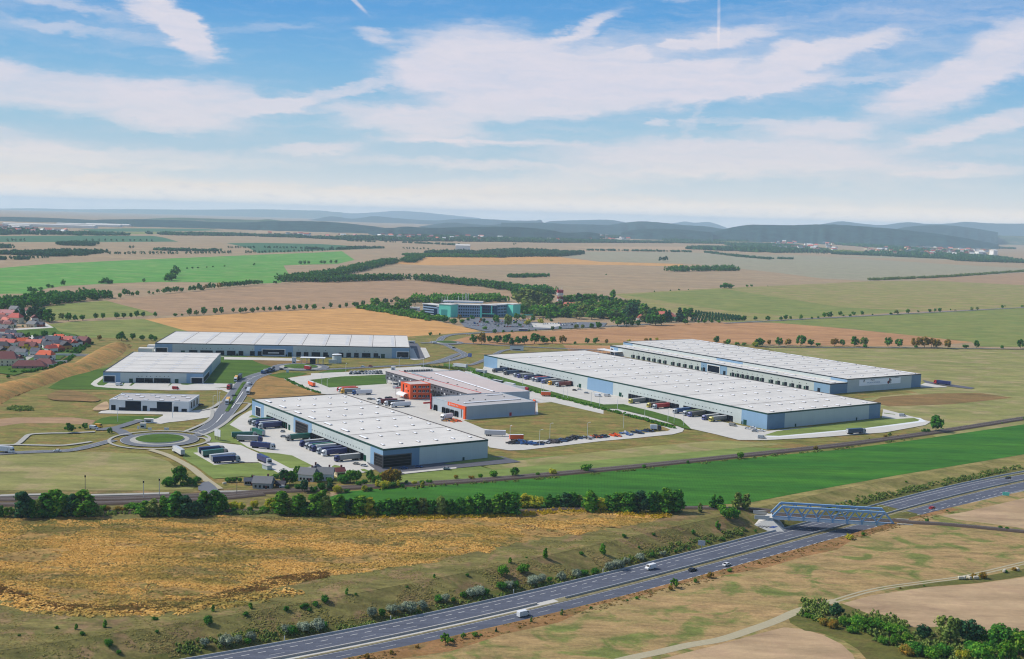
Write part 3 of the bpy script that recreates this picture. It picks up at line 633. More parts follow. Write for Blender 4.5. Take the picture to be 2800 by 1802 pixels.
# grass reserve between the carriageways, zebra crossing
_lay[0] += 1
mb = MB(); ribbon(mb, catmull(g('x 510,1075 580,960 680,780 780,620 830,555'), 4), 2.6, M['lawn'], LZ * _lay[0] + .12); tag(mb.build('road_island'), kind='structure')
mb = MB(); A0, B0 = g('x 640,935 765,935'); 
for k in range(7):
    p = A0.lerp(B0, k / 6); d = (g('x 700,880')[0] - g('x 640,990')[0]).normalized() * 1.6
    ribbon(mb, [p - d, p + d], .6, M['paint'], LZ * (_lay[0] + 1))
for st in ('x 330,1270 400,1190 440,1130', 'x 0,1430 160,1390', 'x 600,1020 700,880 800,730', 'x 870,500 920,490', 'x 960,470 1010,460'): ribbon(mb, catmull(g(st), 4), .7, M['paint'], LZ * (_lay[0] + 1))
_lay[0] += 2; tag(mb.build('road_markings'), kind='structure')
# car park of the teal offices
Y_('car_park', 'z 1255,880 1290,870 1350,872 1400,878 1500,886 1590,882 1660,884 1650,895 1500,902 1400,906 1330,908 1270,895', 'asphalt')
Y_('bare_patch', 'e 620,1120 800,1050 1050,1070 1300,1160 1240,1200 1000,1190 700,1180', 'brown_patch', smooth=3)
Y_('bare_patch', 'e 1210,1310 1290,1240 1400,1200 1425,1290 1330,1315', 'soil_pale', smooth=3)
Y_('forecourt', 'h 1450,650 1720,640 1900,665 1700,710 1480,700', 'concrete')
Y_('lawn', 'k 2280,1330 1600,1395 1000,1430 900,1475 1700,1390 2300,1300', 'lawn_light') if False else None
# village ground
Y_('village_green', 'w -60,330 200,480 1000,440 1130,420 1240,520 1600,590 1700,620 1850,700 1600,900 1200,1150 800,1300 300,1450 -60,1400 -200,900', 'lawn')
Y_('village_street', 'w -60,680 300,690 900,685 1850,720 1850,705 1650,690 1340,600 900,610 300,600 250,560 180,520 300,500 1130,445 940,335 880,340 980,420 600,450 200,470 -60,500', 'concrete')
Y_('village_street', 'w 640,990 800,970 700,1060 420,1230 300,1300 420,1180', 'concrete_old')
# ------------------------------------------------------------------ warehouses
plain('banner_white', (252,253,255), .5, .01, k=.97)
class Ware:
    def __init__(s, label, O, ang, Wd, D, H, base=0.0, name='warehouse', cat='warehouse', group=None):
        s.O = Vector((O[0], O[1], 0)); s.a = R(ang); s.W, s.D, s.H = Wd, D, H
        s.root = empty(name, (O[0], O[1], 0), s.a, label, cat, group); s.name = name
    def loc(s, p):
        d = Vector((p[0], p[1], 0)) - s.O; return (d.x * cos(s.a) + d.y * sin(s.a), -d.x * sin(s.a) + d.y * cos(s.a))
    def face(s, f):
        """origin, u direction, outward normal in local space"""
        return {'S': (Vector((0,0,0)), Vector((1,0,0)), Vector((0,-1,0))), 'W': (Vector((0,0,0)), Vector((0,1,0)), Vector((-1,0,0))),
                'E': (Vector((s.W,0,0)), Vector((0,1,0)), Vector((1,0,0))), 'N': (Vector((0,s.D,0)), Vector((1,0,0)), Vector((0,1,0)))}[f]
    def uz(s, f, st):
        o, u, n = s.face(f); Rm = Matrix.Rotation(s.a, 3, 'Z'); o = Rm @ o + s.O; u = Rm @ u; n = Rm @ n; out = []
        for x, y in px(st):
            d = ray(x, y); t = (o - Vector((0,0,HC))).dot(n) / d.dot(n); p = Vector((0,0,HC)) + d * t
            out.append(((p - o).dot(u), p.z))
        return out
    def fb(s, mb, f, u0, u1, z0, z1, m, o0=-.05, o1=.06):
        o, u, n = s.face(f); a = o + u * u0 + n * o0; b = o + u * u1 + n * o1
        x0, x1 = sorted((a.x, b.x)); y0, y1 = sorted((a.y, b.y)); mb.box(x0, x1, y0, y1, z0, z1, m)
    def part(s, name, f, boxes, m, o1=.06, parent=None):
        mb = MB()
        for u0, u1, z0, z1 in boxes: s.fb(mb, f, u0, u1, z0, z1, M[m], o1=o1)
        return mb.build(name, parent or s.root)
    def shell(s, wall='clad_pale', roof='roof_white', trim='trim_green', trimh=.9, back='trim_dark', seams=(), seams_x=(), slope=0.0):
        mb = MB(); m = M[wall]; W_, D_, H_ = s.W, s.D, s.H
        mb.box(0, W_, 0, .3, -.5, H_, m); mb.box(0, W_, D_ - .3, D_, -.5, H_, m); mb.box(0, .3, .3, D_ - .3, -.5, H_, m); mb.box(W_ - .3, W_, .3, D_ - .3, -.5, H_, m)
        mb.build('wall', s.root)
        mb = MB(); mb.box(.3, W_ - .3, .3, D_ - .3, H_ - 1.0, H_ - .25, M[roof])
        for y in seams: mb.box(.35, W_ - .35, y - .3, y + .3, H_ - .25, H_ - .17, M['roof_seam'])
        for x in seams_x: mb.box(x - .25, x + .25, .35, D_ - .35, H_ - .25, H_ - .17, M['roof_seam'])
        mb.build('roof', s.root)
        mb = MB(); t = M[trim]
        mb.box(-.12, W_ + .12, -.12, .5, H_ - trimh, H_ + .12, t); mb.box(-.12, .5, .5, D_, H_ - trimh, H_ + .12, t)
        b = M[back]; mb.box(W_ - .5, W_ + .12, .5, D_, H_ - .4, H_ + .12, b); mb.box(.5, W_ - .5, D_ - .5, D_ + .12, H_ - .4, H_ + .12, b)
        mb.build('roof_trim', s.root)
    def panel(s, f, u0, u1, m='clad_blue', z0=0.0, z1=None, name='cladding_panel'):
        return s.part(name, f, [(u0, u1, z0, (s.H - .9) if z1 is None else z1)], m, o1=.07)
    def window(s, f, u0, u1, z0, z1, fr=.7, rows=2, frame='frame_white', gl='glass_navy'):
        w = s.part('window', f, [(u0, u1, z0, z1)], gl, o1=.12)
        bx = [(u0 - fr, u1 + fr, z1, z1 + fr), (u0 - fr, u0, z0, z1), (u1, u1 + fr, z0, z1), (u0 - fr, u1 + fr, z0 - fr * .6, z0)]
        s.part('window_frame', f, bx, frame, o1=.3, parent=w)
        if rows: s.part('mullion', f, [(u0, u1, z0 + (z1 - z0) * (i + 1) / (rows + 1) - .08, z0 + (z1 - z0) * (i + 1) / (rows + 1) + .08) for i in range(rows)], 'mullion', o1=.16, parent=w)
    def door(s, f, u, w=1.4, h=2.4, m='trim_green', name='door', z0=0): return s.part(name, f, [(u - w/2, u + w/2, z0, z0 + h)], m, o1=.13)
    def docks(s, f, u0, u1, h=4.6, n=8, strip=True, dw=2.6, dh=3.2, m='door_navy', vents=True, vz=None, z0=1.1):
        if strip: s.part('dock_front', f, [(u0, u1, 0, h)], 'dock_dark', o1=.14)
        st = (u1 - u0) / n
        for i in range(n):
            c = u0 + st * (i + .5)
            d = s.part('dock_door', f, [(c - dw/2, c + dw/2, z0, z0 + dh)], m, o1=.24)
            s.part('dock_seal', f, [(c - dw/2 - .35, c - dw/2, z0 - .4, z0 + dh + .4), (c + dw/2, c + dw/2 + .35, z0 - .4, z0 + dh + .4), (c - dw/2, c + dw/2, z0 + dh, z0 + dh + .4)], 'black', o1=.5, parent=d)
        if vents:
            for i in range(n): s.part('vent', f, [(u0 + st * (i + .5) - .3, u0 + st * (i + .5) + .3, (vz or h + 1.1), (vz or h + 1.1) + .6)], 'trim_black', o1=.2)
    def lights(s, pts, L=3.4, w=1.5, h=.7, name='skylight', z=None, axis='y', m='skylight'):
        mb = MB(); a, b = (w/2, L/2) if axis == 'y' else (L/2, w/2)
        mb.box(-a, a, -b, b, 0, h * .5, M['roof_seam']); mb.gable(-a, a, -b, b, h * .5, h, M[m], .02, axis, .3); me = mb.mesh(name)
        for i, (x, y) in enumerate(pts[:100]):
            o = bpy.data.objects.new(name, me); col.objects.link(o); o.parent = s.root; o.location = (x, y, (z or s.H - .25))
        if len(pts) > 100:
            mb = MB()
            for x, y in pts[100:]: mb.box(x - a, x + a, y - b, y + b, (z or s.H - .25), (z or s.H - .25) + h, M[m])
            mb.build('skylights', s.root)['kind'] = 'stuff'
    def solid(s, mb, x0, x1, y0, y1, z0, z1, m, top=None): mb.box(x0, x1, y0, y1, z0, z1, M[m], M[top] if top else None)
# A: near warehouse with the lorry yard
A = Ware('near light blue warehouse with green roof edge and corner window, lorry yard on its left', (-73.2, 694.2), 33.7, 72.6, 205.5, 11.9)
A.shell(seams=(50, 101.5, 151.5))
A.panel('S', 0, A.uz('S', 'o 1420,700')[0][0], 'clad_blue_shade'); A.panel('W', 0, A.uz('W', 'o 780,650')[0][0]); 
u = [A.uz('W', t)[0][0] for t in ('n 1925,400', 'n 1688,300', 'n 1300,100', 'n 1200,80')]; A.panel('W', u[0], u[1]); A.panel('W', u[2], 205.4)
us = A.uz('S', 'o 1305,750')[0][0]; uw = A.uz('W', 'o 836,740')[0][0]
A.window('S', .02, us, 1.0, 7.6, .6, 3, 'mullion', 'glass_dark'); A.window('W', .02, uw, 1.0, 7.6, .6, 3, 'mullion', 'glass_dark')
a, b = A.uz('W', 'n 1872,350 1722,300'); A.window('W', a[0], b[0], 1.0, 8.4, .8, 3, 'mullion', 'glass_dark')
a, b = A.uz('W', 'n 1260,100 1197,100'); A.window('W', a[0], min(b[0], 204.6), 1.4, 7.6, .6, 1, 'frame_white')
a, b = A.uz('W', 'o 690,720 0,430')[0][0], A.uz('W', 'n 1915,440')[0][0]; A.docks('W', a, b, 4.8, 19, m='door_navy', vz=6.6)
a, b = A.uz('W', 'n 1605,290 1338,200'); A.docks('W', a[0], b[0], 4.8, 9, m='door_green', vz=6.6)
for t in ('n 1633,320', 'o 707,740'): A.door('W', A.uz('W', t)[0][0], 3.2, 4.2, 'door_green', 'loading_door')
A.door('S', A.uz('S', 'o 1997,740')[0][0])
pts = [(x, y) for y in (12.8, 39, 64.5, 90, 115.5, 139, 165, 191) for x in (18.4, 30.5, 42.8, 55, 67.2)] + [(6.3, 12.8)]
A.lights(pts, 3.6); A.lights([(6.6, y) for y in (38.8, 64.5, 90, 115.5, 139, 165, 191)], 9.5, 1.9, .9, 'long_skylight')
# B: the biggest warehouse
B = Ware('biggest light blue warehouse with green roof edge and lorries docked along its front', (188.3, 869), 34.1, 125.5, 384, 12.1)
B.shell(seams=(40, 94.5, 148.5, 202, 255.5, 309, 350))
B.panel('S', 0, B.uz('S', 'k 455,1200')[0][0], 'clad_blue_shade'); B.panel('S', B.uz('S', 'k 1560,1100')[0][0], 125.4, 'clad_blue_shade')
B.panel('W', 0, B.uz('W', 'j 2048,1200')[0][0]); a, b = B.uz('W', 'j 362,900 28,850'); B.panel('W', a[0], b[0]); B.panel('W', B.uz('W', 'h 1003,1200')[0][0], 383.9)
for t0, t1, n_ in (('j 1932,1290', 'j 1285,1150', 14), ('j 1228,1130', 'j 565,1000', 14), ('i 1995,250', 'i 1515,150', 10), ('i 1480,140', 'i 1035,60', 10)):
    B.docks('W', B.uz('W', t0)[0][0], B.uz('W', t1)[0][0], 4.6, n_, vz=6.8)
for t in ('j 2092,1320', 'j 460,960', 'i 2085,275'): B.door('W', B.uz('W', t)[0][0], 3.4, 4.0, 'door_green', 'loading_door')
for t in ('j 2052,1325', 'j 490,985', 'i 2057,280'): B.door('W', B.uz('W', t)[0][0], 1.2, 2.3)
for t in ('k 598,1260', 'k 1397,1185'): B.door('S', B.uz('S', t)[0][0])
ys = [7, 28.6] + [q + d for q in (40, 94.5, 148.5, 202, 255.5, 309) for d in (13.5, 40)]
B.lights([(x, y) for y in ys for x in (29.8, 43, 56.2, 69.2, 83, 96, 115)] + [(11.5, 7), (11.5, 28.6)], 4.0, 1.6, .7)
# C: high far right warehouse with a lower dock wing
C_ = Ware('far right grey blue warehouse with high hall, lower dock wing and a long white banner', (303.8, 1077), 33, 101.5, 326.5, 12.6)
C_.shell(trim='trim_black', trimh=.7, back='roof_grey', seams=[24 * k for k in range(1, 14)])
mb = MB(); mb.box(-22.5, -.02, -.3, 321, -.5, 9.4, M['clad_pale'], M['roof_white']); mb.build('wing', C_.root)
mb = MB(); mb.box(-22.7, -.1, -.5, -.1, 8.7, 9.7, M['trim_black']); mb.box(-22.8, -22.3, -.1, 321.2, 8.7, 9.7, M['trim_black']); mb.build('wing_trim', C_.root)
class Sub(Ware):
    def face(s, f):
        return {'S': (Vector((-22.5,-.3,0)), Vector((1,0,0)), Vector((0,-1,0))), 'W': (Vector((-22.5,0,0)), Vector((0,1,0)), Vector((-1,0,0)))}[f]
C2_ = Sub.__new__(Sub); C2_.__dict__.update(C_.__dict__); C2_.H = 9.6
C_.panel('S', C_.uz('S', 'k 2115,700')[0][0], 101.4, 'clad_blue_shade', z1=11.8); C2_.panel('S', 0, 22.4, 'clad_blue_shade', z1=8.7)
C_.panel('W', 0, C_.uz('W', 'k 1060,630')[0][0], 'clad_blue', 9.8, 11.9); a, b = C_.uz('W', 'j 2062,545 1720,485'); C_.panel('W', a[0], b[0], 'clad_blue', 9.8, 11.9); C_.panel('W', C_.uz('W', 'j 620,300')[0][0], 326, 'clad_blue', 9.8, 11.9)
C2_.panel('W', 0, C2_.uz('W', 'k 843,720')[0][0]); a, b = C2_.uz('W', 'j 1858,620 1517,560'); C2_.panel('W', a[0], b[0]); C2_.panel('W', C2_.uz('W', 'j 432,350')[0][0], 320.9)
a, b = C2_.uz('W', 'j 1757,640 1605,620'); C2_.window('W', a[0], b[0], .8, 7.2, .9, 0); a, b = C2_.uz('W', 'j 368,370 272,365'); C2_.window('W', a[0], min(b[0], 320), 1.6, 6.6, .8, 0)
def paired(W_, f, t0, t1, n):
    a, b = W_.uz(f, t0)[0][0], W_.uz(f, t1)[0][0]; st = (b - a) / n
    for i in range(n):
        c = a + st * (i + .5)
        W_.part('dock_door', f, [(c - 2.6, c + .9, .3, 4.0)], 'door_navy', o1=.2); W_.part('dock_door', f, [(c + 1.6, c + 3.2, .5, 3.4)], 'door_green', o1=.2)
    for i in range(n): W_.part('vent', f, [(a + st * (i + .5) - .3, a + st * (i + .5) + .3, 5.6, 6.2)], 'trim_black', o1=.2)
paired(C2_, 'W', 'k 790,770', 'k 235,690', 6); paired(C2_, 'W', 'k 195,670', 'j 1895,690', 7); paired(C2_, 'W', 'j 1590,640', 'j 1110,550', 6); paired(C2_, 'W', 'j 1080,545', 'j 595,460', 7)
C2_.door('W', C2_.uz('W', 'j 1822,670')[0][0], 3.4, 4, 'door_navy', 'loading_door'); C2_.door('W', C2_.uz('W', 'k 905,790')[0][0], 3.4, 4, 'door_navy', 'loading_door')
random.seed(3); C_.lights([(x, 24 * k + 12) for k in range(13) for x in (16, 33, 50, 66, 82)], 2.4, 2.4, .6); C_.lights([(97.5, 24 * k + 12) for k in range(13)], 17, 2.4, .7, 'long_skylight')
C_.lights([(-11, 24 * k + 12) for k in range(13)], 15, 2.2, .6, 'long_skylight', 9.4)
bx = C_.uz('S', 'k 1435,670 1975,630'); z_ = (C_.uz('S', 'k 1435,745')[0][1], C_.uz('S', 'k 1435,668')[0][1])
ban = C_.part('banner', 'S', [(bx[0][0], bx[1][0], z_[0], z_[1])], 'banner_white', o1=.16)
C_.part('banner_emblem', 'S', [(bx[0][0] + 5.5, bx[0][0] + 6.6, z_[0] + 3.3, z_[0] + 5.4), (bx[0][0] + 6.4, bx[0][0] + 7.4, z_[0] + 4.7, z_[0] + 5.6)], 'navy', o1=.2, parent=ban)
mb = MB(); q0 = bx[0][0] + (bx[1][0] - bx[0][0]) * .70
for dx_, dz_, r_, mm in ((0, 1.6, 1.5, 'darkred'), (1.6, 2.2, 1.3, 'navy'), (3.0, 1.5, 1.2, 'steel'), (1.8, 4.4, 1.1, 'darkred'), (3.4, 3.4, .8, 'navy')):
    n = 14; c = (q0 + dx_, -.17, z_[0] + dz_); mb.add([c] + [(c[0] + r_ * cos(2*pi*i/n), c[1], c[2] + r_ * sin(2*pi*i/n)) for i in range(n)], [(0, 1 + i, 1 + (i + 1) % n) for i in range(n)], M[mm])
    for v in range(len(mb.v) - n - 1, len(mb.v)): mb.v[v] = (mb.v[v][0], -.165 - .01 * len(mb.mats), mb.v[v][2])
mb.build('banner_picture', ban)
def text_obj(body, name, parent, loc, rot, size, m, ext=.02):
    cu = bpy.data.curves.new(name, 'FONT'); cu.body = body; cu.size = size; cu.extrude = ext; cu.materials.append(M[m])
    o = bpy.data.objects.new(name, cu); col.objects.link(o); bpy.context.view_layer.update(); me = bpy.data.meshes.new_from_object(o.evaluated_get(bpy.context.evaluated_depsgraph_get())); bpy.data.objects.remove(o)
    o = bpy.data.objects.new(name, me); col.objects.link(o); o.parent = parent; o.location = loc; o.rotation_euler = rot; return o
text_obj('Přejete', 'lettering', ban, (bx[0][0] + 15, -.2, z_[0] + 4.3), (R(90), 0, 0), 1.9, 'navy')
text_obj('VÝROBA A DISTRIBUCE', 'lettering', ban, (bx[0][0] + 10, -.2, z_[0] + 1.9), (R(90), 0, 0), 1.7, 'clad_blue')
text_obj('come', 'lettering', ban, (bx[1][0] - 8.5, -.2, z_[0] + 5.2), (R(90), 0, 0), 2.4, 'navy')
# entrance canopy at the far end of the wing
mb = MB(); a = C2_.uz('W', 'j 480,420 240,400'); u0 = a[0][0]
can = MB().box(-33, -22.4, u0 - 1, u0 + 32, 4.6, 5.1, M['white']).build('canopy', C_.root)
for k in range(5): mb.box(-32.6, -32.3, u0 + 7.5 * k, u0 + 7.5 * k + .3, 0, 4.6, M['frame_white'])
mb.build('canopy_posts', can)
# D: long white roofed warehouse at the back
D_ = Ware('long back warehouse with white ribbed roof and dark dock doors above the upper roundabout', (-359.7, 1206.9), 6.3, 256, 119.5, 11.8)
D_.shell(trim='trim_black', trimh=.7, back='roof_grey', seams_x=[2 + 24 * k for k in range(1, 11)])
sq = lambda *t: [D_.uz('S', k)[0][0] for k in t]
u = sq('f 820,480', 'f 1895,500', 'g 485,550', 'g 1777,560')
D_.panel('S', 0, u[0]); D_.panel('S', u[1], u[2]); D_.panel('S', u[3], 255.9)
a, b = sq('f 590,510', 'f 750,510'); D_.window('S', max(a, .8), b, 1.4, 6.8, .8, 0); a, b = sq('f 2000,550', 'f 2288,550'); D_.window('S', a, b, 1.6, 7.0, .9, 0)
D_.part('sign_panel', 'S', [((a+b)/2 - 5.5, (a+b)/2 + 5.5, 3.2, 4.2)], 'white', o1=.3)
a, b = sq('g 1846,590', 'g 2008,590'); D_.window('S', a, min(b, 255.2), 1.2, 6.8, .8, 1)
for t in ('f 957,500 h', ): pass
for t in ('f 1070,560', 'f 1118,560', 'f 1217,560', 'f 1267,560', 'f 1317,560', 'f 1417,560', 'f 1467,560', 'f 1566,575', 'f 1615,575', 'f 1717,577', 'f 1867,580', 'f 1967,582', 'g 557,590', 'g 655,590', 'g 757,592', 'g 809,592', 'g 909,600', 'g 1112,605', 'g 1212,608', 'g 1313,610', 'g 1415,612', 'g 1467,612', 'g 1568,615'):
    c = sq(t)[0]; d = D_.part('dock_door', 'S', [(c - 2, c + 2, .6, 4.8)], 'door_navy', o1=.2); D_.part('dock_seal', 'S', [(c - 2.3, c - 2, .3, 5.1), (c + 2, c + 2.3, .3, 5.1), (c - 2, c + 2, 4.8, 5.1)], 'black', o1=.5, parent=d); D_.part('vent', 'S', [(c - .3, c + .3, 6.8, 7.4)], 'trim_black', o1=.2, parent=d)
for t in ('f 957,540', 'f 2357,580', 'g 442,580', 'g 1660,610'): c = sq(t)[0]; D_.door('S', c, 4.0, 4.6, 'door_green', 'loading_door')
for t in ('f 1667,575', 'f 2312,590', 'g 945,600', 'g 1612,612'): D_.door('S', sq(t)[0], 1.4, 2.4, 'door_navy')
D_.lights([(2 + 24 * k - 3, y) for k in range(1, 11) for y in (18, 28, 38, 47, 57, 66, 76, 84, 93, 102)], 3.0, 3.0, .22, axis='x')
# E: left warehouse
E_ = Ware('left warehouse with white roof rows of skylights and blue corners, two vans at its docks', (-342.8, 1003.5), 7.9, 82, 144.5, 9.5)
E_.shell(trim='trim_black', trimh=.6, back='roof_grey', seams=(27, 54, 81, 108), seams_x=())
s1 = lambda t: E_.uz('S', t)[0][0]
E_.panel('S', 0, s1('e 1575,860')); E_.panel('S', s1('f 1005,880'), 81.9); E_.panel('E', 0, E_.uz('E', 'f 1333,780')[0][0])
E_.window('S', .8, s1('e 1503,890'), .9, 5.8, .7, 0); E_.window('S', s1('f 1070,910'), 81.6, .5, 5.0, .7, 0); E_.window('E', .2, E_.uz('E', 'f 1300,850')[0][0], .5, 5.0, .7, 0)
for t in ('f 373,915', 'f 422,915', 'f 485,918', 'f 535,918', 'f 609,920', 'f 658,920', 'f 716,925', 'f 766,925'):
    c = s1(t); d = E_.part('dock_door', 'S', [(c - 1.5, c + 1.5, .5, 4.0)], 'door_navy', o1=.2); E_.part('dock_seal', 'S', [(c - 1.8, c - 1.5, .3, 4.3), (c + 1.5, c + 1.8, .3, 4.3), (c - 1.5, c + 1.5, 4.0, 4.3)], 'black', o1=.5, parent=d); E_.part('vent', 'S', [(c - .25, c + .25, 5.6, 6.2)], 'trim_black', o1=.2, parent=d)
for t in ('f 279,910', 'f 876,925'): E_.door('S', s1(t), 3, 3.8, 'door_green', 'loading_door')
E_.lights([(x, 7 + 13.6 * k) for k in range(10) for x in (11.6, 32.9, 53, 73)], 4.2, 2.2, .26, axis='x')
# F: small white hall
F_ = Ware('small white hall with dark navy gates and white vans in front, left of the road', (-291.8, 867.4), 2, 57.6, 33.5, 8)
F_.shell('clad_white', 'roof_grey', 'clad_white', .4, 'clad_white')
s1 = lambda t: F_.uz('S', t)[0][0]
for t0, t1 in (('f 205,1240', 'f 410,1240'), ('f 617,1250', 'f 815,1250')):
    a, b = s1(t0), s1(t1); F_.part('glass_front', 'S', [(a, b, 0, 7.4)], 'glass_navy', o1=.15); F_.door('S', a + (b - a) * .74, 3.4, 4.2, 'white', 'gate')
for t in ('f 48,1265', 'f 460,1275', 'f 868,1285'): F_.door('S', s1(t), 3.2, 4.2, 'door_navy', 'loading_door')
for t0, t1 in (('f 120,1285', 'f 215,1290'), ('f 527,1295', 'f 617,1300'), ('f 940,1305', 'f 1010,1310')): F_.part('window', 'S', [(s1(t0), s1(t1), .6, 2.6)], 'glass_navy', o1=.15)
for q_ in (6, 14, 24): F_.part('window', 'E', [(q_, q_ + 3.4, 2, 6.5)], 'glass_navy', o1=.15)
F_.part('sign', 'S', [(s1('f 852,1210'), s1('f 905,1210'), 5.6, 7.0)], 'white', o1=.2)
F_.lights([(x, y) for y in (5, 25.2) for x in (2.6, 13.7, 25, 36.6, 47.8)] + [(x, 17) for x in (7.4, 19, 30.5, 42, 53)], 3.2, 2.2, .7, axis='x')

# ------------------------------------------------------------------ orange and grey depot
def frame_from(stA, stB, z):
    a, b = g(stA, z)[0], g(stB, z)[0]; return a, math.degrees(atan2(b.y - a.y, b.x - a.x)), (b - a).length
# near hall: front left corner u(1940,970) top, right end i(1510,455), back-left u(1200,760)
HG = 10.0
aa, an, le = frame_from('u 1940,970', 'i 1500,468', HG); bb = g('u 1200,760', HG)[0]
an2 = math.degrees(atan2(bb.y - aa.y, bb.x - aa.x))
G1 = Ware('grey depot hall with orange sign band and orange corner strip beside the dry grass', (aa.x, aa.y), an, le, (bb - aa).length * abs(sin(R(an2 - an))), HG, name='depot_hall')
G1.shell('clad_grey', 'roof_grey', 'clad_grey', .4, 'clad_grey')
w = lambda t: G1.uz('W', t)[0][0]
sb = G1.part('sign_band', 'W', [(0.0, w('u 1555,920'), HG - 2.6, HG + .1)], 'orange', o1=.3)
G1.part('orange_strip', 'W', [(0, 2.6, 0, HG - 2.6)], 'orange', o1=.3)
G1.part('orange_strip', 'S', [(0, .6, 0, HG + .1)], 'orange', o1=.3)
G1.part('orange_strip', 'E', [(0, 3, 0, HG + 1.2)], 'orange', o1=.5)
uL = w('u 1640,930'); mbx = MB(); n = 20; c = (-.36, w('u 1600,920'), HG - 1.3)
mbx.add([(c[0], c[1] + r_ * cos(2*pi*i/n), c[2] + r_ * sin(2*pi*i/n)) for r_ in (.65, 1.0) for i in range(n)], [(i, (i+1) % n, n + (i+1) % n, n + i) for i in range(n)], M['white']); mbx.box(-.4, -.34, c[1] - .5, c[1] + .5, c[2] - .12, c[2] + .12, M['white']); mbx.build('emblem', sb)
text_obj('Gebrüder Weiss', 'lettering', sb, (-.4, w('u 1636,935'), HG - 1.7), (R(90), 0, R(-90)), 1.5, 'white')
for t in ('u 1290,1080', 'u 1468,1120', 'u 1557,1150', 'u 1650,1185', 'u 1745,1200'):
    c = w(t); d = G1.part('dock_door', 'W', [(c - 1.6, c + 1.6, .8, 4.4)], 'door_navy', o1=.3); G1.part('dock_seal', 'W', [(c - 2, c - 1.6, .5, 4.8), (c + 1.6, c + 2, .5, 4.8), (c - 1.6, c + 1.6, 4.4, 4.8)], 'black', o1=.9, parent=d)
G1.part('wall_lamp', 'W', [(w('u 1850,1160') - .2, w('u 1850,1160') + .2, 1, 7)], 'trim_black', o1=.25)
G1.part('red_door', 'S', [(G1.uz('S', 'i 1175,670')[0][0] - 1, G1.uz('S', 'i 1175,670')[0][0] + 1, 0, 3)], 'red', o1=.15)
gp_ = [G1.loc(g(t, HG)[0]) for t in ('i 570,490', 'i 1300,437', 'i 860,388', 'i 1070,375')]
G1.lights([((gp_[0][0] + gp_[1][0]) / 2, (gp_[0][1] + gp_[1][1]) / 2)], abs(gp_[1][0] - gp_[0][0]), 2.2, .9, 'long_skylight', axis='x')
G1.lights([((gp_[2][0] + gp_[3][0]) / 2, (gp_[2][1] + gp_[3][1]) / 2)], abs(gp_[3][0] - gp_[2][0]), 2.0, .8, 'long_skylight', axis='x')
G1.lights([G1.loc(g(t, HG)[0]) for t in ('u 1770,830', 'u 2025,840', 'u 2100,800', 'u 2365,820', 'i 490,450', 'i 1090,405')], 1.2, 1.2, .9, 'roof_vent', m='roof_grey')
# long shed running back along the hedge: near-left roof corner at u(2220,690) ... far end u(1160,240)
p0 = g('u 2230,690', 9.0)[0]; p1 = g('u 760,215', 9.0)[0]; p2 = g('i 1450,385', 9.0)[0]
an = math.degrees(atan2(p1.y - p0.y, p1.x - p0.x)) - 90
L2 = (p1 - p0).length
G2 = Ware('long pinkish roofed depot shed running back behind the orange office block', (p0.x, p0.y), an, 46, L2, 9.0, name='depot_shed')
G2.shell('clad_grey', 'roof_pink', 'clad_grey', .4, 'clad_grey')
q0, q1 = (G2.loc(g(t, 9.0)[0]) for t in ('i 1030,335', 'u 1170,250'))
G2.lights([((q0[0] + q1[0]) / 2, (q0[1] + q1[1]) / 2)], abs(q1[1] - q0[1]), 2.2, .8, 'long_skylight')
G2.lights([G2.loc(g(t, 9.0)[0]) for t in ('u 1180,340', 'u 1550,445', 'u 1750,495', 'u 2165,605', 'u 2170,530')], 1.4, 1.4, .9, 'roof_vent', m='roof_grey')
for k in range(8): G2.part('dock_door', 'E', [(10 + 9 * k, 13 + 9 * k, .8, 4.2)], 'door_navy', o1=.2)
# office wing on stilts: roof front edge from u(195,205) to u(1960,690)
HW = 10.6
p0 = g('u 1960,692', HW)[0]; p1 = g('u 195,205', HW)[0]; an = math.degrees(atan2(p1.y - p0.y, p1.x - p0.x)) - 90; L3 = (p1 - p0).length
G3 = Ware('long dark grey office wing on stilts behind the orange block, two window rows', (p0.x, p0.y), an, 13.5, L3, HW, name='office_wing', cat='office wing')
mb = MB(); mb.box(0, 13.5, 0, L3, 3.9, HW, M['clad_dark'], M['roof_pink']); mb.build('wall', G3.root)
mb = MB(); mb.box(-.15, .4, -.1, L3 + .1, HW - .3, HW + .25, M['trim_dark']); mb.box(13.2, 13.6, -.1, L3, HW - .1, HW + .3, M['red']); mb.build('roof_trim', G3.root)
mb = MB()
for k in range(13): mb.box(1, 1.6, L3 - 1 - 11 * k, L3 - .4 - 11 * k, 0, 3.9, M['frame_white'])
mb.box(6, 13.4, 2, L3 * .45, 0, 3.9, M['clad_dark']); mb.build('stilts', G3.root)
random.seed(5)
for row, zz_ in enumerate((5.0, 8.0)):
    v = 3.0
    while v < L3 - 3:
        wd = random.choice((1.4, 1.4, 2.8)); G3.part('window', 'W', [(v, v + wd, zz_, zz_ + 1.3)], random.choice(('glass_dark', 'glass_dark', 'frame_white')), o1=.1); v += wd + random.choice((2.2, 3.0, 4.4))
G3.lights([G3.loc(g(t, HW)[0]) for t in ('u 960,395', 'u 1010,385', 'u 1060,375', 'u 1120,400', 'u 1000,410')], 1.6, 1.4, 1.1, 'roof_unit', m='steel', z=HW)
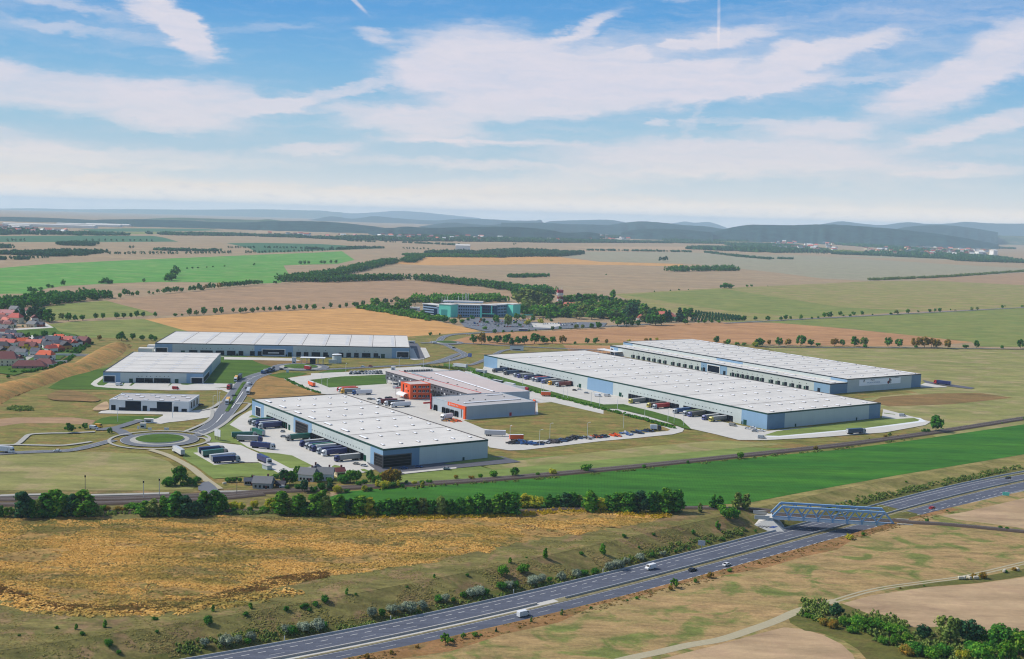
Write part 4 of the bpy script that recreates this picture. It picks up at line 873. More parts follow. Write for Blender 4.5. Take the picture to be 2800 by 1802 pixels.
# orange office block
HO = 12.6
p0 = g('u 735,492', HO)[0]; p1 = g('u 1180,470', HO)[0]; pL = g('u 512,428', HO)[0]; an = math.degrees(atan2(p1.y - p0.y, p1.x - p0.x)); an2 = math.degrees(atan2(pL.y - p0.y, pL.x - p0.x))
G4 = Ware('bright orange three storey office block with dark square windows and white canopy', (p0.x, p0.y), an, (p1 - p0).length, (pL - p0).length * abs(sin(R(an2 - an))), HO, name='office_block', cat='office block')
G4.shell('clad_orange', 'roof_pink', 'clad_orange', .4, 'clad_orange')
for tx in (('u 825', 'u 940', 'u 1028', 'u 1113'),):
    for t, ty in ((t, ty) for t in tx for ty in ('540', '632', '742')):
        c, z_2 = G4.uz('S', t + ',' + ty)[0]
        wi = G4.part('window', 'S', [(c - 1.3, c + 1.3, z_2 - .75, z_2 + .75)], 'glass_dark', o1=.12); G4.part('window_frame', 'S', [(c - .15, c + .15, z_2 - .75, z_2 + .75), (c - 1.4, c + 1.4, z_2 - 1.0, z_2 - .75)], 'frame_white', o1=.2, parent=wi)
for t in ('u 655,525', 'u 655,730', 'u 690,630'): c, z_2 = G4.uz('W', t)[0]; G4.part('window', 'W', [(c - 1, c + 1, z_2 - .7, z_2 + .7)], 'glass_dark', o1=.12)
c = G4.uz('W', 'u 582,560')[0][0]; G4.part('stair_window', 'W', [(c - .9, c + .9, 1.5, 11.2)], 'glass_navy', o1=.14)
c = G4.uz('W', 'u 640,580')[0][0]; text_obj('GW', 'lettering', G4.root, (-.15, c + 1.5, 7.6), (R(90), 0, R(-90)), 1.7, 'white')
# arched entrance canopy and gate mast beside it
cn = empty('entrance_canopy', (*g('u 580,790')[0][:2], 0), R(an + 90), 'pale arched canopy at the foot of the orange office block', 'canopy')
mb = MB(); n = 8
for i in range(n):
    a0, a1 = pi * i / n, pi * (i + 1) / n
    mb.add([(-7, -3.4 * cos(a0), 2.6 + 2.4 * sin(a0)), (7, -3.4 * cos(a0), 2.6 + 2.4 * sin(a0)), (7, -3.4 * cos(a1), 2.6 + 2.4 * sin(a1)), (-7, -3.4 * cos(a1), 2.6 + 2.4 * sin(a1))], [(0, 1, 2, 3)], M['white'])
mb.build('vault', cn); mb = MB()
for x_ in (-6.8, 0, 6.8):
    for y_ in (-3.3, 3.3): mb.box(x_ - .12, x_ + .12, y_ - .12, y_ + .12, 0, 2.7, M['steel'])
mb.build('posts', cn)
for st, lab in (('u 1180,1040', 'tall red mast with red side arm at the depot hall corner'),):
    r_ = empty('gate_mast', (*g(st)[0][:2], 0), G1.a, lab, 'mast'); MB().box(-.5, .5, -.5, .5, 0, 12.5, M['red']).build('mast', r_); MB().box(-6.5, -.5, -.4, .4, 5.0, 6.2, M['red']).build('arm', r_)
r_ = empty('goal_post_gate', (*g('u 415,745')[0][:2], 0), R(20), 'thin grey gate frame with red top left of the orange block', 'gate frame'); MB().box(-.15, .15, -.15, .15, 0, 6.6, M['steel']).build('post', r_); MB().box(-.2, 6, -.3, .3, 6.6, 7.3, M['red']).build('top_beam', r_)

# ------------------------------------------------------------------ teal and blue offices at the back
HT = 17.5
TO = empty('office_building', (*g('v 820,580')[0][:2], 0), 0, 'large back office complex with turquoise end walls and white roofs', 'office building')
def T_loc(st, z=0): p = g(st, z)[0]; return Vector((p.x - TO.location.x, p.y - TO.location.y, z))
def slab(P0, P1, depth, H_, z0=0):
    """wing between two front corners; returns corner list"""
    d = (P1 - P0); d.z = 0; d.normalize(); n = Vector((-d.y, d.x, 0)); return [P0, P1, P1 + n * depth, P0 + n * depth], d, n
def wing(P0, P1, depth, H_, floors, fm, wm, step, bands=False, ends=None):
    c, d, n = slab(P0, P1, depth, H_); Ln = (P1 - P0).length
    MB().prism([(p.x, p.y) for p in c], 0, H_, M[fm], M['roof_white']).build('wing', TO)
    MB().prism([(p.x, p.y) for p in [c[0] - d * .6 - n * 1.2, c[1] + d * .6 - n * 1.2, c[2] + d * .6 + n * .6, c[3] - d * .6 + n * .6]], H_ + .02, H_ + .7, M['white'], M['roof_white']).build('roof', TO)
    fl = H_ / floors
    for k in range(floors):
        mb = MB(); u = 1.0; z0_ = k * fl + .9
        if bands: a_, b_ = P0 + d * 1.0 - n * .12, P0 + d * (Ln - 1.0) - n * .12; mb.add([a_ + Vector((0,0,z0_)), b_ + Vector((0,0,z0_)), b_ + Vector((0,0,z0_ + 1.6)), a_ + Vector((0,0,z0_ + 1.6))], [(0,1,2,3)], M[wm])
        else:
            us = []
            while u < Ln - 2: us += [u, u + step * .62]; u += step
            vv = []; 
            for u in us: a_ = P0 + d * u - n * .12; vv += [a_ + Vector((0,0,z0_)), a_ + Vector((0,0,z0_ + 2.2))]
            nq = len(us) - 1
            if nq > 0:
                mb.add(vv, [(2*i, 2*i+2, 2*i+3, 2*i+1) for i in range(nq)], M[wm]); kf = mb.mid(fm)
                for i in range(1, nq, 2): mb.mi[i] = kf
            else: continue
        mb.build('window_row', TO)
    return c, d, n
def pt_at(st, h): return T_loc(st, h) * 1.0
def base_of(st, h): p = T_loc(st, h); p.z = 0; return p
# turquoise end wall, centre wing, glazed atrium, right wing, left wing
t0, t1 = base_of('v 818,285', HT), base_of('v 972,270', HT)
wing(base_of('v 215,245', HT - 3), base_of('v 715,300', HT - 3), 16, HT - 3, 4, 'office_blue', 'glass_navy', 4, bands=True)
wing(base_of('v 700,318', HT - 3), base_of('v 818,305', HT - 3), 14, HT - 3, 4, 'office_blue', 'glass_navy', 4, bands=True)
wing(t0, t1, 20, HT + 1, 1, 'teal', 'teal', 400)
wing(t1 + Vector((.3, .6, 0)), base_of('v 1480,280', HT), 18, HT, 4, 'office_blue', 'glass_navy', 3.4)
a_ = base_of('v 1465,275', HT); b_ = base_of('v 1800,290', HT)
wing(a_ + Vector((0, 4, 0)), b_ + Vector((0, 4, 0)), 14, HT, 4, 'office_deep', 'glass_navy', 3.4)
wing(base_of('v 1800,275', HT), base_of('v 2185,255', HT), 16, HT, 4, 'office_blue', 'glass_navy', 3.4)
wing(base_of('v 2180,262', HT + 1), base_of('v 2340,255', HT + 1), 17, HT + 1, 1, 'teal', 'teal', 400)
def vpanel(st, w_, z0_, z1_, m, name='turquoise_panel', out=1.0):
    p = base_of(st, HT); MB().box(p.x - w_/2, p.x + w_/2, p.y - out - .4, p.y - out, z0_, z1_, M[m]).build(name, TO)
vpanel('v 1480,300', 3, 0, HT, 'teal'); vpanel('v 680,320', 9, 0, HT - 3, 'teal', out=1.4); vpanel('v 490,300', 5, 0, HT - 3, 'office_deep', 'blue_panel', out=1.4); vpanel('v 1710,290', 2, 5.5, HT, 'teal', out=-2.2); vpanel('v 1640,290', 18, 5.0, 6.2, 'teal', out=-2.2)
mb = MB(); p = base_of('v 1080,240', HT); mb.box(p.x - 30, p.x + 30, p.y + 5, p.y + 30, HT + .8, HT + 2.6, M['clad_white'], M['roof_grey']); mb.build('roof_house', TO)
mb = MB()
for t in ('v 618,220', 'v 682,220', 'v 740,220', 'v 1072,200', 'v 1128,205', 'v 1160,205', 'v 1193,205', 'v 980,210'):
    p = base_of(t, HT); mb.cyl(p.x, p.y + 10, HT - 3, HT + (13 if t[2:4] in ('10', '11') else 9), .35, .25, M['frame_white'], 6)
mb.build('roof_masts', TO)
r_ = Ware('small white flat roofed annex left of the turquoise offices', tuple(g('b 1385,1195')[0][:2]), 0, 23, 16, 5.4, name='annex_building', cat='building'); r_.shell('clad_white', 'roof_white', 'clad_white', .3, 'clad_white'); r_.part('window', 'S', [(2, 20, 2, 3.6)], 'glass_navy', o1=.1)

# ------------------------------------------------------------------ gatehouse with canopy, drum shaped tank, small kiosks
gx = g('g 740,705')[0]
r_ = empty('gatehouse', (gx.x, gx.y, 0), R(4), 'gatehouse under a wide thin canopy behind the upper roundabout', 'gatehouse')
MB().box(-12, 12, -2, 8, 6.3, 6.8, M['trim_dark'], M['white']).build('canopy', r_); MB().box(-2.6, 2.6, 0, 5, 0, 6.3, M['glass_navy']).build('cabin', r_)
for x_ in (-11, -6, 5, 10):
    for y_ in (-1.6, 7): MB().box(x_ - .16, x_ + .16, y_ - .16, y_ + .16, 0, 6.3, M['steel']).build('post', r_)
gx = g('g 1048,690')[0]
r_ = empty('water_tank', (gx.x, gx.y + 5, 0), 0, 'pale drum shaped tank with white lid in front of the long back warehouse', 'tank')
MB().cyl(0, 0, 0, 7.6, 4.6, 4.6, M['clad_pale'], 28).build('drum', r_); MB().cyl(0, 0, 7.62, 8.3, 4.8, 4.8, M['trim_black'], 28).build('rim', r_); MB().cyl(0, 0, 8.32, 8.8, 4.9, 4.2, M['white'], 28).build('lid', r_)
MB().box(-7.2, .6, -6.4, -5.0, 0, 3.9, M['clad_pale']).build('pump_house', r_)
def hut(name, st, w_, d_, h_, ang, label, cat, m='clad_white', roof='roof_white', win=True):
    p = g(st)[0]; r = empty(name, (p.x, p.y, 0), R(ang), label, cat); MB().box(-w_/2, w_/2, 0, d_, 0, h_, M[m]).build('wall', r); MB().box(-w_/2 - .25, w_/2 + .25, -.25, d_ + .25, h_ + .01, h_ + .3, M[roof]).build('roof', r)
    if win: MB().box(-w_ * .3, w_ * .3, -.07, .02, 1.0, 2.0, M['glass_navy']).build('window', r)
    return r
hut('kiosk', 'm 1940,275', 5.8, 3, 2.8, 4, 'white flat gate kiosk by the entrance road of the small hall', 'kiosk')
hut('kiosk', 'm 1865,345', 3.6, 2.4, 3.4, 0, 'pale glazed bus shelter above the near roundabout', 'shelter', 'clad_pale')
hut('kiosk', 'n 1310,885', 6.2, 3.0, 2.7, -50, 'grey loading container standing beside the lower lorry park', 'container', 'clad_grey', 'roof_grey', False)
hut('kiosk', 'g 495,692', 3.6, 3, 6, 0, 'narrow white tower with dark window left of the gatehouse', 'tower')
hut('kiosk', 'u 355,185', 3.8, 3, 3.2, 0, 'white cabin standing at the far end of the depot office wing', 'cabin')
hut('gatehouse', 'h 1255,1000', 15, 6, 5.4, -4, 'small white gatehouse with dark flat canopy behind the biggest warehouse', 'gatehouse', 'clad_white', 'trim_dark')
hut('kiosk', 'h 780,1300', 11, 3.5, 3.4, -34, 'pale transformer cabin at the hedge end by the biggest warehouse', 'cabin', 'clad_grey')
hut('shed', 'g 2035,432', 8, 3, 3, 0, 'long white bus shelter roof beside the far car park', 'shelter')
# annexes at the left end of the long back warehouse
hut('annex', 'e 1985,505', 9, 10, 4, 6, 'upper white flat roofed annex between the two left warehouses', 'annex', 'clad_white', 'roof_white', False)
hut('annex', 'e 1900,545', 14, 10, 4, 6, 'lower white flat roofed annex between the two left warehouses', 'annex', 'clad_white', 'roof_white', False)
# billboards and signs
plain('sign_blue', (28,104,220), .5)
def board(st, n_, w_, h_, leg, ang, label, m='white', name='billboard', cat='billboard', z=0.0):
    p = g(st, z)[0]; r = empty(name, (p.x, p.y, z), R(ang), label, cat)
    for i in range(n_):
        x_ = (i - (n_ - 1) / 2) * (w_ + .25); MB().box(x_ - w_/2, x_ + w_/2, -.12, .12, leg, leg + h_, M[m]).build('panel', r)
        MB().box(x_ - .14, x_ + .14, .13, .38, 0, leg + h_ * .9, M['roof_seam'] if m == 'white' else M['steel']).build('post', r)
    return r
board('n 692,505', 4, 1.6, 4.6, 3.0, -46, 'four tall white flag boards on posts beside the near roundabout')
board('m 1960,370', 1, 2.4, 1.5, .5, 0, 'small white billboard just above the near roundabout, left of two')
board('m 2180,368', 1, 3.2, 1.5, .4, 0, 'small white billboard just above the near roundabout, right of two')
board('m 1810,355', 1, 1.4, 2.0, .3, 0, 'white upright board beside the glazed bus shelter')
board('s 835,385', 1, 3.4, 2.4, 1.6, -12, 'pale blue grey road sign board on the bank beside the motorway', 'steel', 'road_sign', 'road sign', -4.5)
r_ = board('h 645,1090', 1, 3.6, 3.6, .8, 0, 'blue square direction sign with white arrow by the curved road', 'sign_blue', 'direction_sign', 'road sign')
MB().box(-.22, .22, -.16, -.13, 1.3, 2.9, M['white']).add([(-.7, -.15, 2.8), (.7, -.15, 2.8), (0, -.15, 3.8)], [(0, 1, 2)], M['white']).build('arrow', r_)
board('x 1580,385', 1, 2.4, 2.4, .6, 0, 'small white sign on the lawn left of the upper roundabout', 'white', 'road_sign', 'road sign')
r_ = board('Z 2350,1166', 1, 3.6, 1.9, 2.0, -12, 'teal direction board over the far end of the motorway', 'teal', 'road_sign', 'road sign', -1.5)
# ------------------------------------------------------------------ railway truss bridge over the motorway
plain('bridge_blue', (146, 186, 222), .45, .03); plain('bridge_white', (222, 230, 240), .6, .04); plain('abutment', (206, 204, 198), .85, .06, .4); plain('graffiti', (60, 92, 170), .7)
bl, br_ = g('p 425,415')[0], g('p 1690,490')[0]
an = atan2(br_.y - bl.y, br_.x - bl.x); Lb = (br_ - bl).length
BG = empty('truss_bridge', (bl.x, bl.y, 0), an, 'light blue steel truss railway bridge crossing the motorway', 'bridge')
MB().box(0, Lb, -3.6, 3.6, -.35, .25, M['bridge_white'], M['ballast']).build('deck', BG)
for y_ in (-3.9, 3.9):
    MB().box(-.2, Lb + .2, y_ - .25, y_ + .25, -1.3, .55, M['bridge_white']).build('girder', BG)
    mb = MB(); H_ = 5.6; n = 8; st = Lb / n; top0, top1 = st * .62, Lb - st * .62; yy = y_ * 1.08
    mb.bar((0, yy, .2), (top0, yy, H_), .95, M['bridge_blue']); mb.bar((Lb, yy, .2), (top1, yy, H_), .95, M['bridge_blue']); mb.bar((top0, yy, H_), (top1, yy, H_), 1.05, M['bridge_blue'])
    mb.bar((0, yy, .3), (Lb, yy, .3), .3, M['bridge_blue']); mb.build('truss_chord', BG)
    mb = MB(); k = 0; x_ = top0; nn = 7; dd = (top1 - top0) / nn
    for i in range(nn):
        xa, xb, xm = top0 + dd * i, top0 + dd * (i + 1), top0 + dd * (i + .5)
        mb.bar((xa, yy, H_), (xm, yy, .2), .62, M['bridge_blue']); mb.bar((xm, yy, .2), (xb, yy, H_), .62, M['bridge_blue']); mb.bar((xm, yy, .6), (xm, yy, -1.3), .8, M['bridge_blue'])
    mb.build('truss_diagonals', BG)
mb = MB()
for d in (-.75, .75): mb.box(0, Lb, d - .08, d + .08, .26, .42, M['rail'])
mb.build('rails', BG)
for xa, sg, nm in ((-2.2, -1, 'left'), (Lb - .3, 1, 'right')):
    mb = MB(); mb.box(xa, xa + 2.5, -5, 5, -6.2, -.4, M['abutment'])
    for y_ in (-5.6, 5):
        x0, x1 = (xa - 7, xa + .6) if sg < 0 else (xa + 1.9, xa + 9.5)
        mb.box(x0, x1, y_, y_ + .6, -1.4, .7, M['abutment'])
    mb.build('abutment', BG)
# paved cones under both bridge ends
for xa, sg in ((-2.3, -1), (Lb + 2.3, 1)):
    mb = MB(); f = -6.05
    if sg < 0: v = [(xa, -5.2, -1.2), (xa, 5.2, -1.2), (xa + 2, 5.2, -1.2), (xa + 2, -5.2, -1.2), (xa - 13, -10.5, f), (xa + 8, -10, f), (xa + 10, 8, f), (xa - 2, 9, f)]; fs = [(0, 3, 5, 4), (3, 2, 6, 5), (2, 1, 7, 6), (1, 0, 4, 7), (0, 1, 2, 3)]
    else: v = [(xa, -5.2, -1.2), (xa, 5.2, -1.2), (xa - 2, 5.2, -1.2), (xa - 2, -5.2, -1.2), (xa + 6, -9, f), (xa - 4, -8, f), (xa - 5, 8, f), (xa + 6, 8, f)]; fs = [(0, 4, 5, 3), (3, 5, 6, 2), (2, 6, 7, 1), (1, 7, 4, 0), (0, 3, 2, 1)]
    mb.add(v, fs, M['abutment'] if sg < 0 else M['concrete_old']); pv = mb.build('paved_slope', BG)
    if sg < 0:
        P0 = Vector(v[0]).lerp(Vector(v[4]), .55); P1 = Vector(v[3]).lerp(Vector(v[5]), .55); nrm = (Vector(v[4]) - Vector(v[0])).cross(Vector(v[5]) - Vector(v[0])).normalized()
        if nrm.y > 0: nrm = -nrm
        ux = (P1 - P0).normalized(); uy = ((Vector(v[0]) - Vector(v[4])).normalized()); mb = MB()
        # spray painted letters  S K I  as bars, then a blue block
        def gl(x, y, w_, h_, m='graffiti'): q = P0 + ux * x - uy * (2.6 - y) + nrm * .08; mb.add([q, q + ux * w_, q + ux * w_ + uy * h_, q + uy * h_], [(0, 1, 2, 3)], M[m])
        for x0 in (3.4, 5.6, 7.8): gl(x0, 0, .35, 2.4, 'trim_dark'); gl(x0, 0, 1.3, .3, 'trim_dark'); gl(x0, 1.1, 1.2, .3, 'trim_dark'); gl(x0 + 1.1, 1.1, .3, 1.3, 'trim_dark')
        for x0 in (9.6, 11.0): gl(x0, .2, 1.1, 2.3); 
        mb.build('graffiti', pv)

# ------------------------------------------------------------------ vehicles
for n_, c_ in dict(navy=(34,44,104), blue=(50,92,150), green=(24,104,88), grey=(142,144,142), lightgrey=(200,202,204), white=(236,238,240), red=(190,44,48), olive=(110,128,70), yellow=(240,178,40), orange=(255,104,36), dark=(40,46,56), silver=(170,178,186), violet=(98,104,160), darkblue=(58,84,118), yellowish=(200,190,90), redbrown=(134,58,58), taupe=(112,108,102)).items():
    plain('paint_' + n_, c_, .35, .02, .5, .5)
glass('windscreen', (16, 20, 28)); plain('tyre', (22, 22, 24), .9); plain('chassis', (48, 48, 52), .7)
LORRY = {}
def lorry_proto(tc_, cc_, L=16.5):
    """articulated lorry along +x (front), origin at the rear end on the ground"""
    r = empty('lorry', (0, 0, -900))
    mb = MB(); mb.box(0, L - 3.1, -1.27, 1.27, 1.05, 4.0, M['paint_' + tc_], M['paint_lightgrey'] if tc_ in ('grey', 'white', 'lightgrey') else None); mb.build('trailer_body', r)
    mb = MB(); mb.box(-.06, -.01, -1.15, 1.15, 1.15, 3.9, M['steel']); mb.box(.3, L - 3.4, -1.29, -1.275, .95, 1.15, M['chassis']); mb.build('trailer_doors', r)
    MB().box(.4, L - 1.0, -.5, .5, .7, 1.03, M['chassis']).build('chassis', r)
    m = M['paint_' + cc_]; x0 = L - 2.75; x1 = L
    mb = MB(); pr = [(x0, .55), (x1 - .05, .55), (x1, 1.5), (x1 - .3, 2.9), (x1 - .9, 3.7), (x0 + .2, 3.85), (x0, 3.0)]
    n = len(pr); v = [(a_, -1.24, b_) for a_, b_ in pr] + [(a_, 1.24, b_) for a_, b_ in pr]
    mb.add(v, [(i, (i+1) % n, n + (i+1) % n, n + i)[::-1] for i in range(n)] + [tuple(range(n)), tuple(range(2*n-1, n-1, -1))], m); cb_ = mb.build('cab', r)
    mb = MB(); mb.add([(x1 + .03, -1.1, 1.7), (x1 + .03, 1.1, 1.7), (x1 - .25, 1.1, 2.75), (x1 - .25, -1.1, 2.75)], [(0, 1, 2, 3)], M['windscreen'])
    for y_ in (-1.26, 1.26): mb.add([(x1 - 1.3, y_, 1.8), (x1 - .3, y_, 1.8), (x1 - .5, y_, 2.6), (x1 - 1.3, y_, 2.6)], [(0, 1, 2, 3) if y_ < 0 else (3, 2, 1, 0)], M['windscreen'])
    mb.build('windows', cb_)
    for x_ in (1.6, 2.95, 4.3, L - 4.4, L - 1.3): MB().wheel(x_, 0, .5, 2.45, M['tyre'], 10).build('wheel', r)
    return r
def place(proto, label, cat, p, head, group=None, first=None):
    o = copy_tree(proto); o.location = (p[0], p[1], p[2] if len(p) > 2 else 0.35); o.rotation_euler = (0, 0, head); o['label'] = label; o['category'] = cat
    if group: o['group'] = group
    return o
ZV = .45
def lorry(tc_, cc_, rear, head, label, group=None, z=ZV, L=16.5):
    k = (tc_, cc_, L)
    if k not in LORRY: LORRY[k] = lorry_proto(tc_, cc_, L)
    return place(LORRY[k], label, 'lorry', (rear[0], rear[1], z), head, group)
def docked(Wr, f, t, tc_, cc_, label, group, back=.6):
    o, u, n = Wr.face(f); Rm = Matrix.Rotation(Wr.a, 3, 'Z'); fp = g(t)[0]; l = Wr.loc(fp)
    uu = l[1] if f in 'WE' else l[0]
    p = Wr.O + Rm @ (o + u * uu + n * back); hd = Rm @ n
    return lorry(tc_, cc_, p, atan2(hd.y, hd.x), label, group)
gA = 'lorries docked along the near warehouse'
for i, (t, a_, b_) in enumerate((('n 1112,298', 'green', 'grey'), ('n 1165,318', 'navy', 'silver'), ('n 1215,338', 'lightgrey', 'navy'), ('n 1255,356', 'navy', 'silver'))):
    docked(A, 'W', t, a_, b_, f'{a_} lorry with {b_} cab, {nth(i)} from left, upper docks, near warehouse', gA)
for i, (t, a_, b_) in enumerate((('n 1597,512', 'green', 'grey'), ('n 1762,592', 'grey', 'navy'), ('n 1830,622', 'navy', 'silver'), ('n 1872,640', 'green', 'silver'), ('n 1906,658', 'lightgrey', 'navy'), ('n 1976,690', 'navy', 'silver'), ('n 2050,716', 'navy', 'white'), ('n 2205,790', 'grey', 'navy'))):
    docked(A, 'W', t, a_, b_, f'{a_} lorry with {b_} cab, {nth(i)} from left, long dock row, near warehouse', gA)
gB = 'lorries docked along the biggest warehouse'
for i, (t, a_, b_) in enumerate((('i 882,98', 'darkblue', 'taupe'), ('i 1036,132', 'darkblue', 'taupe'), ('i 1172,160', 'dark', 'silver'), ('i 1206,172', 'grey', 'violet'), ('i 1312,192', 'darkblue', 'violet'), ('i 1416,214', 'red', 'silver'), ('i 1450,224', 'blue', 'silver'), ('i 1530,244', 'grey', 'violet'), ('i 1640,264', 'grey', 'yellow'), ('i 1714,286', 'redbrown', 'silver'))):
    docked(B, 'W', t, a_, b_, f'{a_} lorry with {b_} cab, {nth(i)} from left, far docks, biggest warehouse', gB)
for i, (t, a_, b_) in enumerate((('j 530,1080', 'grey', 'yellowish'), ('j 768,1134', 'taupe', 'yellowish'), ('j 866,1150', 'red', 'silver'), ('j 1116,1212', 'blue', 'silver'), ('j 1268,1240', 'olive', 'silver'), ('j 1322,1255', 'taupe', 'violet'), ('j 1485,1300', 'grey', 'violet'), ('j 1590,1320', 'grey', 'yellowish'))):
    docked(B, 'W', t, a_, b_, f'{a_} lorry with {b_} cab, {nth(i)} from left, near docks, biggest warehouse', gB)
def free(tc_, cc_, rear, front, label, group=None, z=ZV, L=16.5):
    a_, b_ = g(rear)[0], g(front)[0]; d = b_ - a_; h_ = atan2(d.y, d.x); return lorry(tc_, cc_, a_, h_, label, group, z, L)
free('green', 'grey', 'n 878,478', 'n 1160,472', 'green lorry parked side on behind a grey one in the near lorry yard')
free('grey', 'navy', 'n 948,518', 'n 1262,528', 'grey lorry with navy cab parked side on in the middle of the near yard')
free('green', 'grey', 'n 1296,458', 'n 1142,408', 'green lorry seen from its rear corner, cab to the upper left, near yard')
free('navy', 'silver', 'n 1134,600', 'n 1462,632', 'navy lorry with silver cab driving right across the near yard')
gP = 'lorries in the lower lorry park'
free('navy', 'grey', 'n 442,684', 'n 770,655', 'navy lorry at the back of the lower lorry park', gP)
free('green', 'grey', 'n 492,728', 'n 832,690', 'green lorry second from the back of the lower lorry park', gP)
free('lightgrey', 'silver', 'n 596,782', 'n 930,745', 'pale grey lorry third from the back of the lower lorry park', gP)
free('navy', 'silver', 'n 622,806', 'n 968,785', 'navy lorry with silver cab at the front of the lower lorry park', gP)
free('navy', 'silver', 'n 1232,765', 'n 1418,850', 'navy lorry with silver cab leaving the lower lorry park')
free('white', 'white', 'n 238,716', 'n 85,628', 'white lorry on the near roundabout exit, seen from its rear corner')
free('darkblue', 'silver', 'k 1272,1384', 'k 1526,1368', 'dark blue lorry on the road in front of the biggest warehouse')
free('navy', 'red', 'l 1432,505', 'l 1174,474', 'navy lorry with red cab beside the far right warehouse')
free('redbrown', 'white', 'u 440,915', 'u 118,928', 'lorry with dark red trailer, rear of the three beside the orange block')
free('dark', 'white', 'u 600,950', 'u 240,966', 'lorry with black sided trailer, middle of the three beside the orange block')
free('white', 'white', 'u 735,980', 'u 320,1002', 'all white lorry, front of the three beside the orange block')
gD = 'lorries in the depot yard'
free('red', 'red', 'g 1300,1050', 'g 1128,1060', 'red lorry, rear one of the group by the depot lawn', gD)
free('orange', 'white', 'g 1330,1062', 'g 1160,1068', 'orange lorry with white cab in the group by the depot lawn', gD)
free('grey', 'yellow', 'g 1360,1080', 'g 1212,1086', 'lorry with yellow cab in the group by the depot lawn', gD)
free('white', 'blue', 'g 1515,1098', 'g 1256,1106', 'white lorry with blue cab, front one by the depot lawn', gD)
free('white', 'white', 'u 1640,1240', 'u 1368,1282', 'white box lorry standing at the depot hall docks', L=11)
free('white', 'white', 'h 605,1238', 'h 405,1214', 'white lorry on the road behind the depot hedge')
free('lightgrey', 'red', 'i 1200,322', 'i 1452,352', 'red cabbed lorry with pale tank on the depot hedge side')
free('yellow', 'white', 'x 545,900', 'x 478,1020', 'yellow lorry with white cab nearest on the main road', L=15)
free('yellow', 'white', 'x 690,510', 'x 610,640', 'yellow lorry with white cab waiting higher up the main road', L=15)
free('dark', 'dark', 'x 760,478', 'x 700,535', 'black trailer lorry close behind the upper yellow lorry')
free('white', 'white', 'x 905,722', 'x 838,880', 'long white lorry on the right carriageway of the main road')
free('dark', 'red', 'x 590,660', 'x 468,720', 'red tractor with empty dark frame turning at the left yard', L=9)
free('white', 'white', 'm -160,655', 'm 58,668', 'white lorry at the left picture edge on the road')
free('white', 'white', 'f 425,905', 'f 385,985', 'white box lorry at the left docks of the left warehouse', L=9.5)
free('white', 'white', 'f 775,912', 'f 735,992', 'white box lorry at the right docks of the left warehouse', L=9.5)
# trailers without cab
TRL = {}
def trailer(tc_, rear, front, label, L=12.5, z=ZV):
    k = (tc_, L)
    if k not in TRL:
        r = empty('trailer', (0, 0, -900)); MB().box(0, L, -1.27, 1.27, 1.05, 3.95, M['paint_' + tc_], M['paint_white']).build('trailer_body', r); MB().box(.3, L - .4, -.5, .5, .75, 1.03, M['chassis']).build('chassis', r)
        for x_ in (1.6, 2.9, 4.2): MB().wheel(x_, 0, .5, 2.45, M['tyre']).build('wheel', r)
        MB().box(L - 2.5, L - 2.3, -.9, .9, 0, .8, M['chassis']).build('landing_leg', r); TRL[k] = r
    a_, b_ = g(rear)[0], g(front)[0]; d = b_ - a_; return place(TRL[k], label, 'trailer', (a_.x, a_.y, z), atan2(d.y, d.x))
trailer('dark', 'i 1068,262', 'i 884,226', 'dark blue curtain trailer with white roof along the depot hedge', 13.5); trailer('lightgrey', 'i 1228,300', 'i 1072,268', 'pale grey trailer parked in line behind the dark one by the hedge', 13)
trailer('orange', 'i 1576,405', 'i 1690,408', 'orange trailer with white roof in the depot yard corner', 8); trailer('orange', 'i 1160,985', 'i 1316,985', 'orange trailer in front of the dry grass, near the scrap heap', 9.5)
trailer('lightgrey', 'i 836,922', 'i 1098,930', 'pale grey trailer standing on the depot road by the dry grass', 14.5); trailer('orange', 'x 2045,640', 'x 1900,582', 'bright orange trailer by the depot gate, beside the lawn', 12); trailer('red', 'x 1985,345', 'x 1902,335', 'dark red trailer on the ring of the upper roundabout', 7)
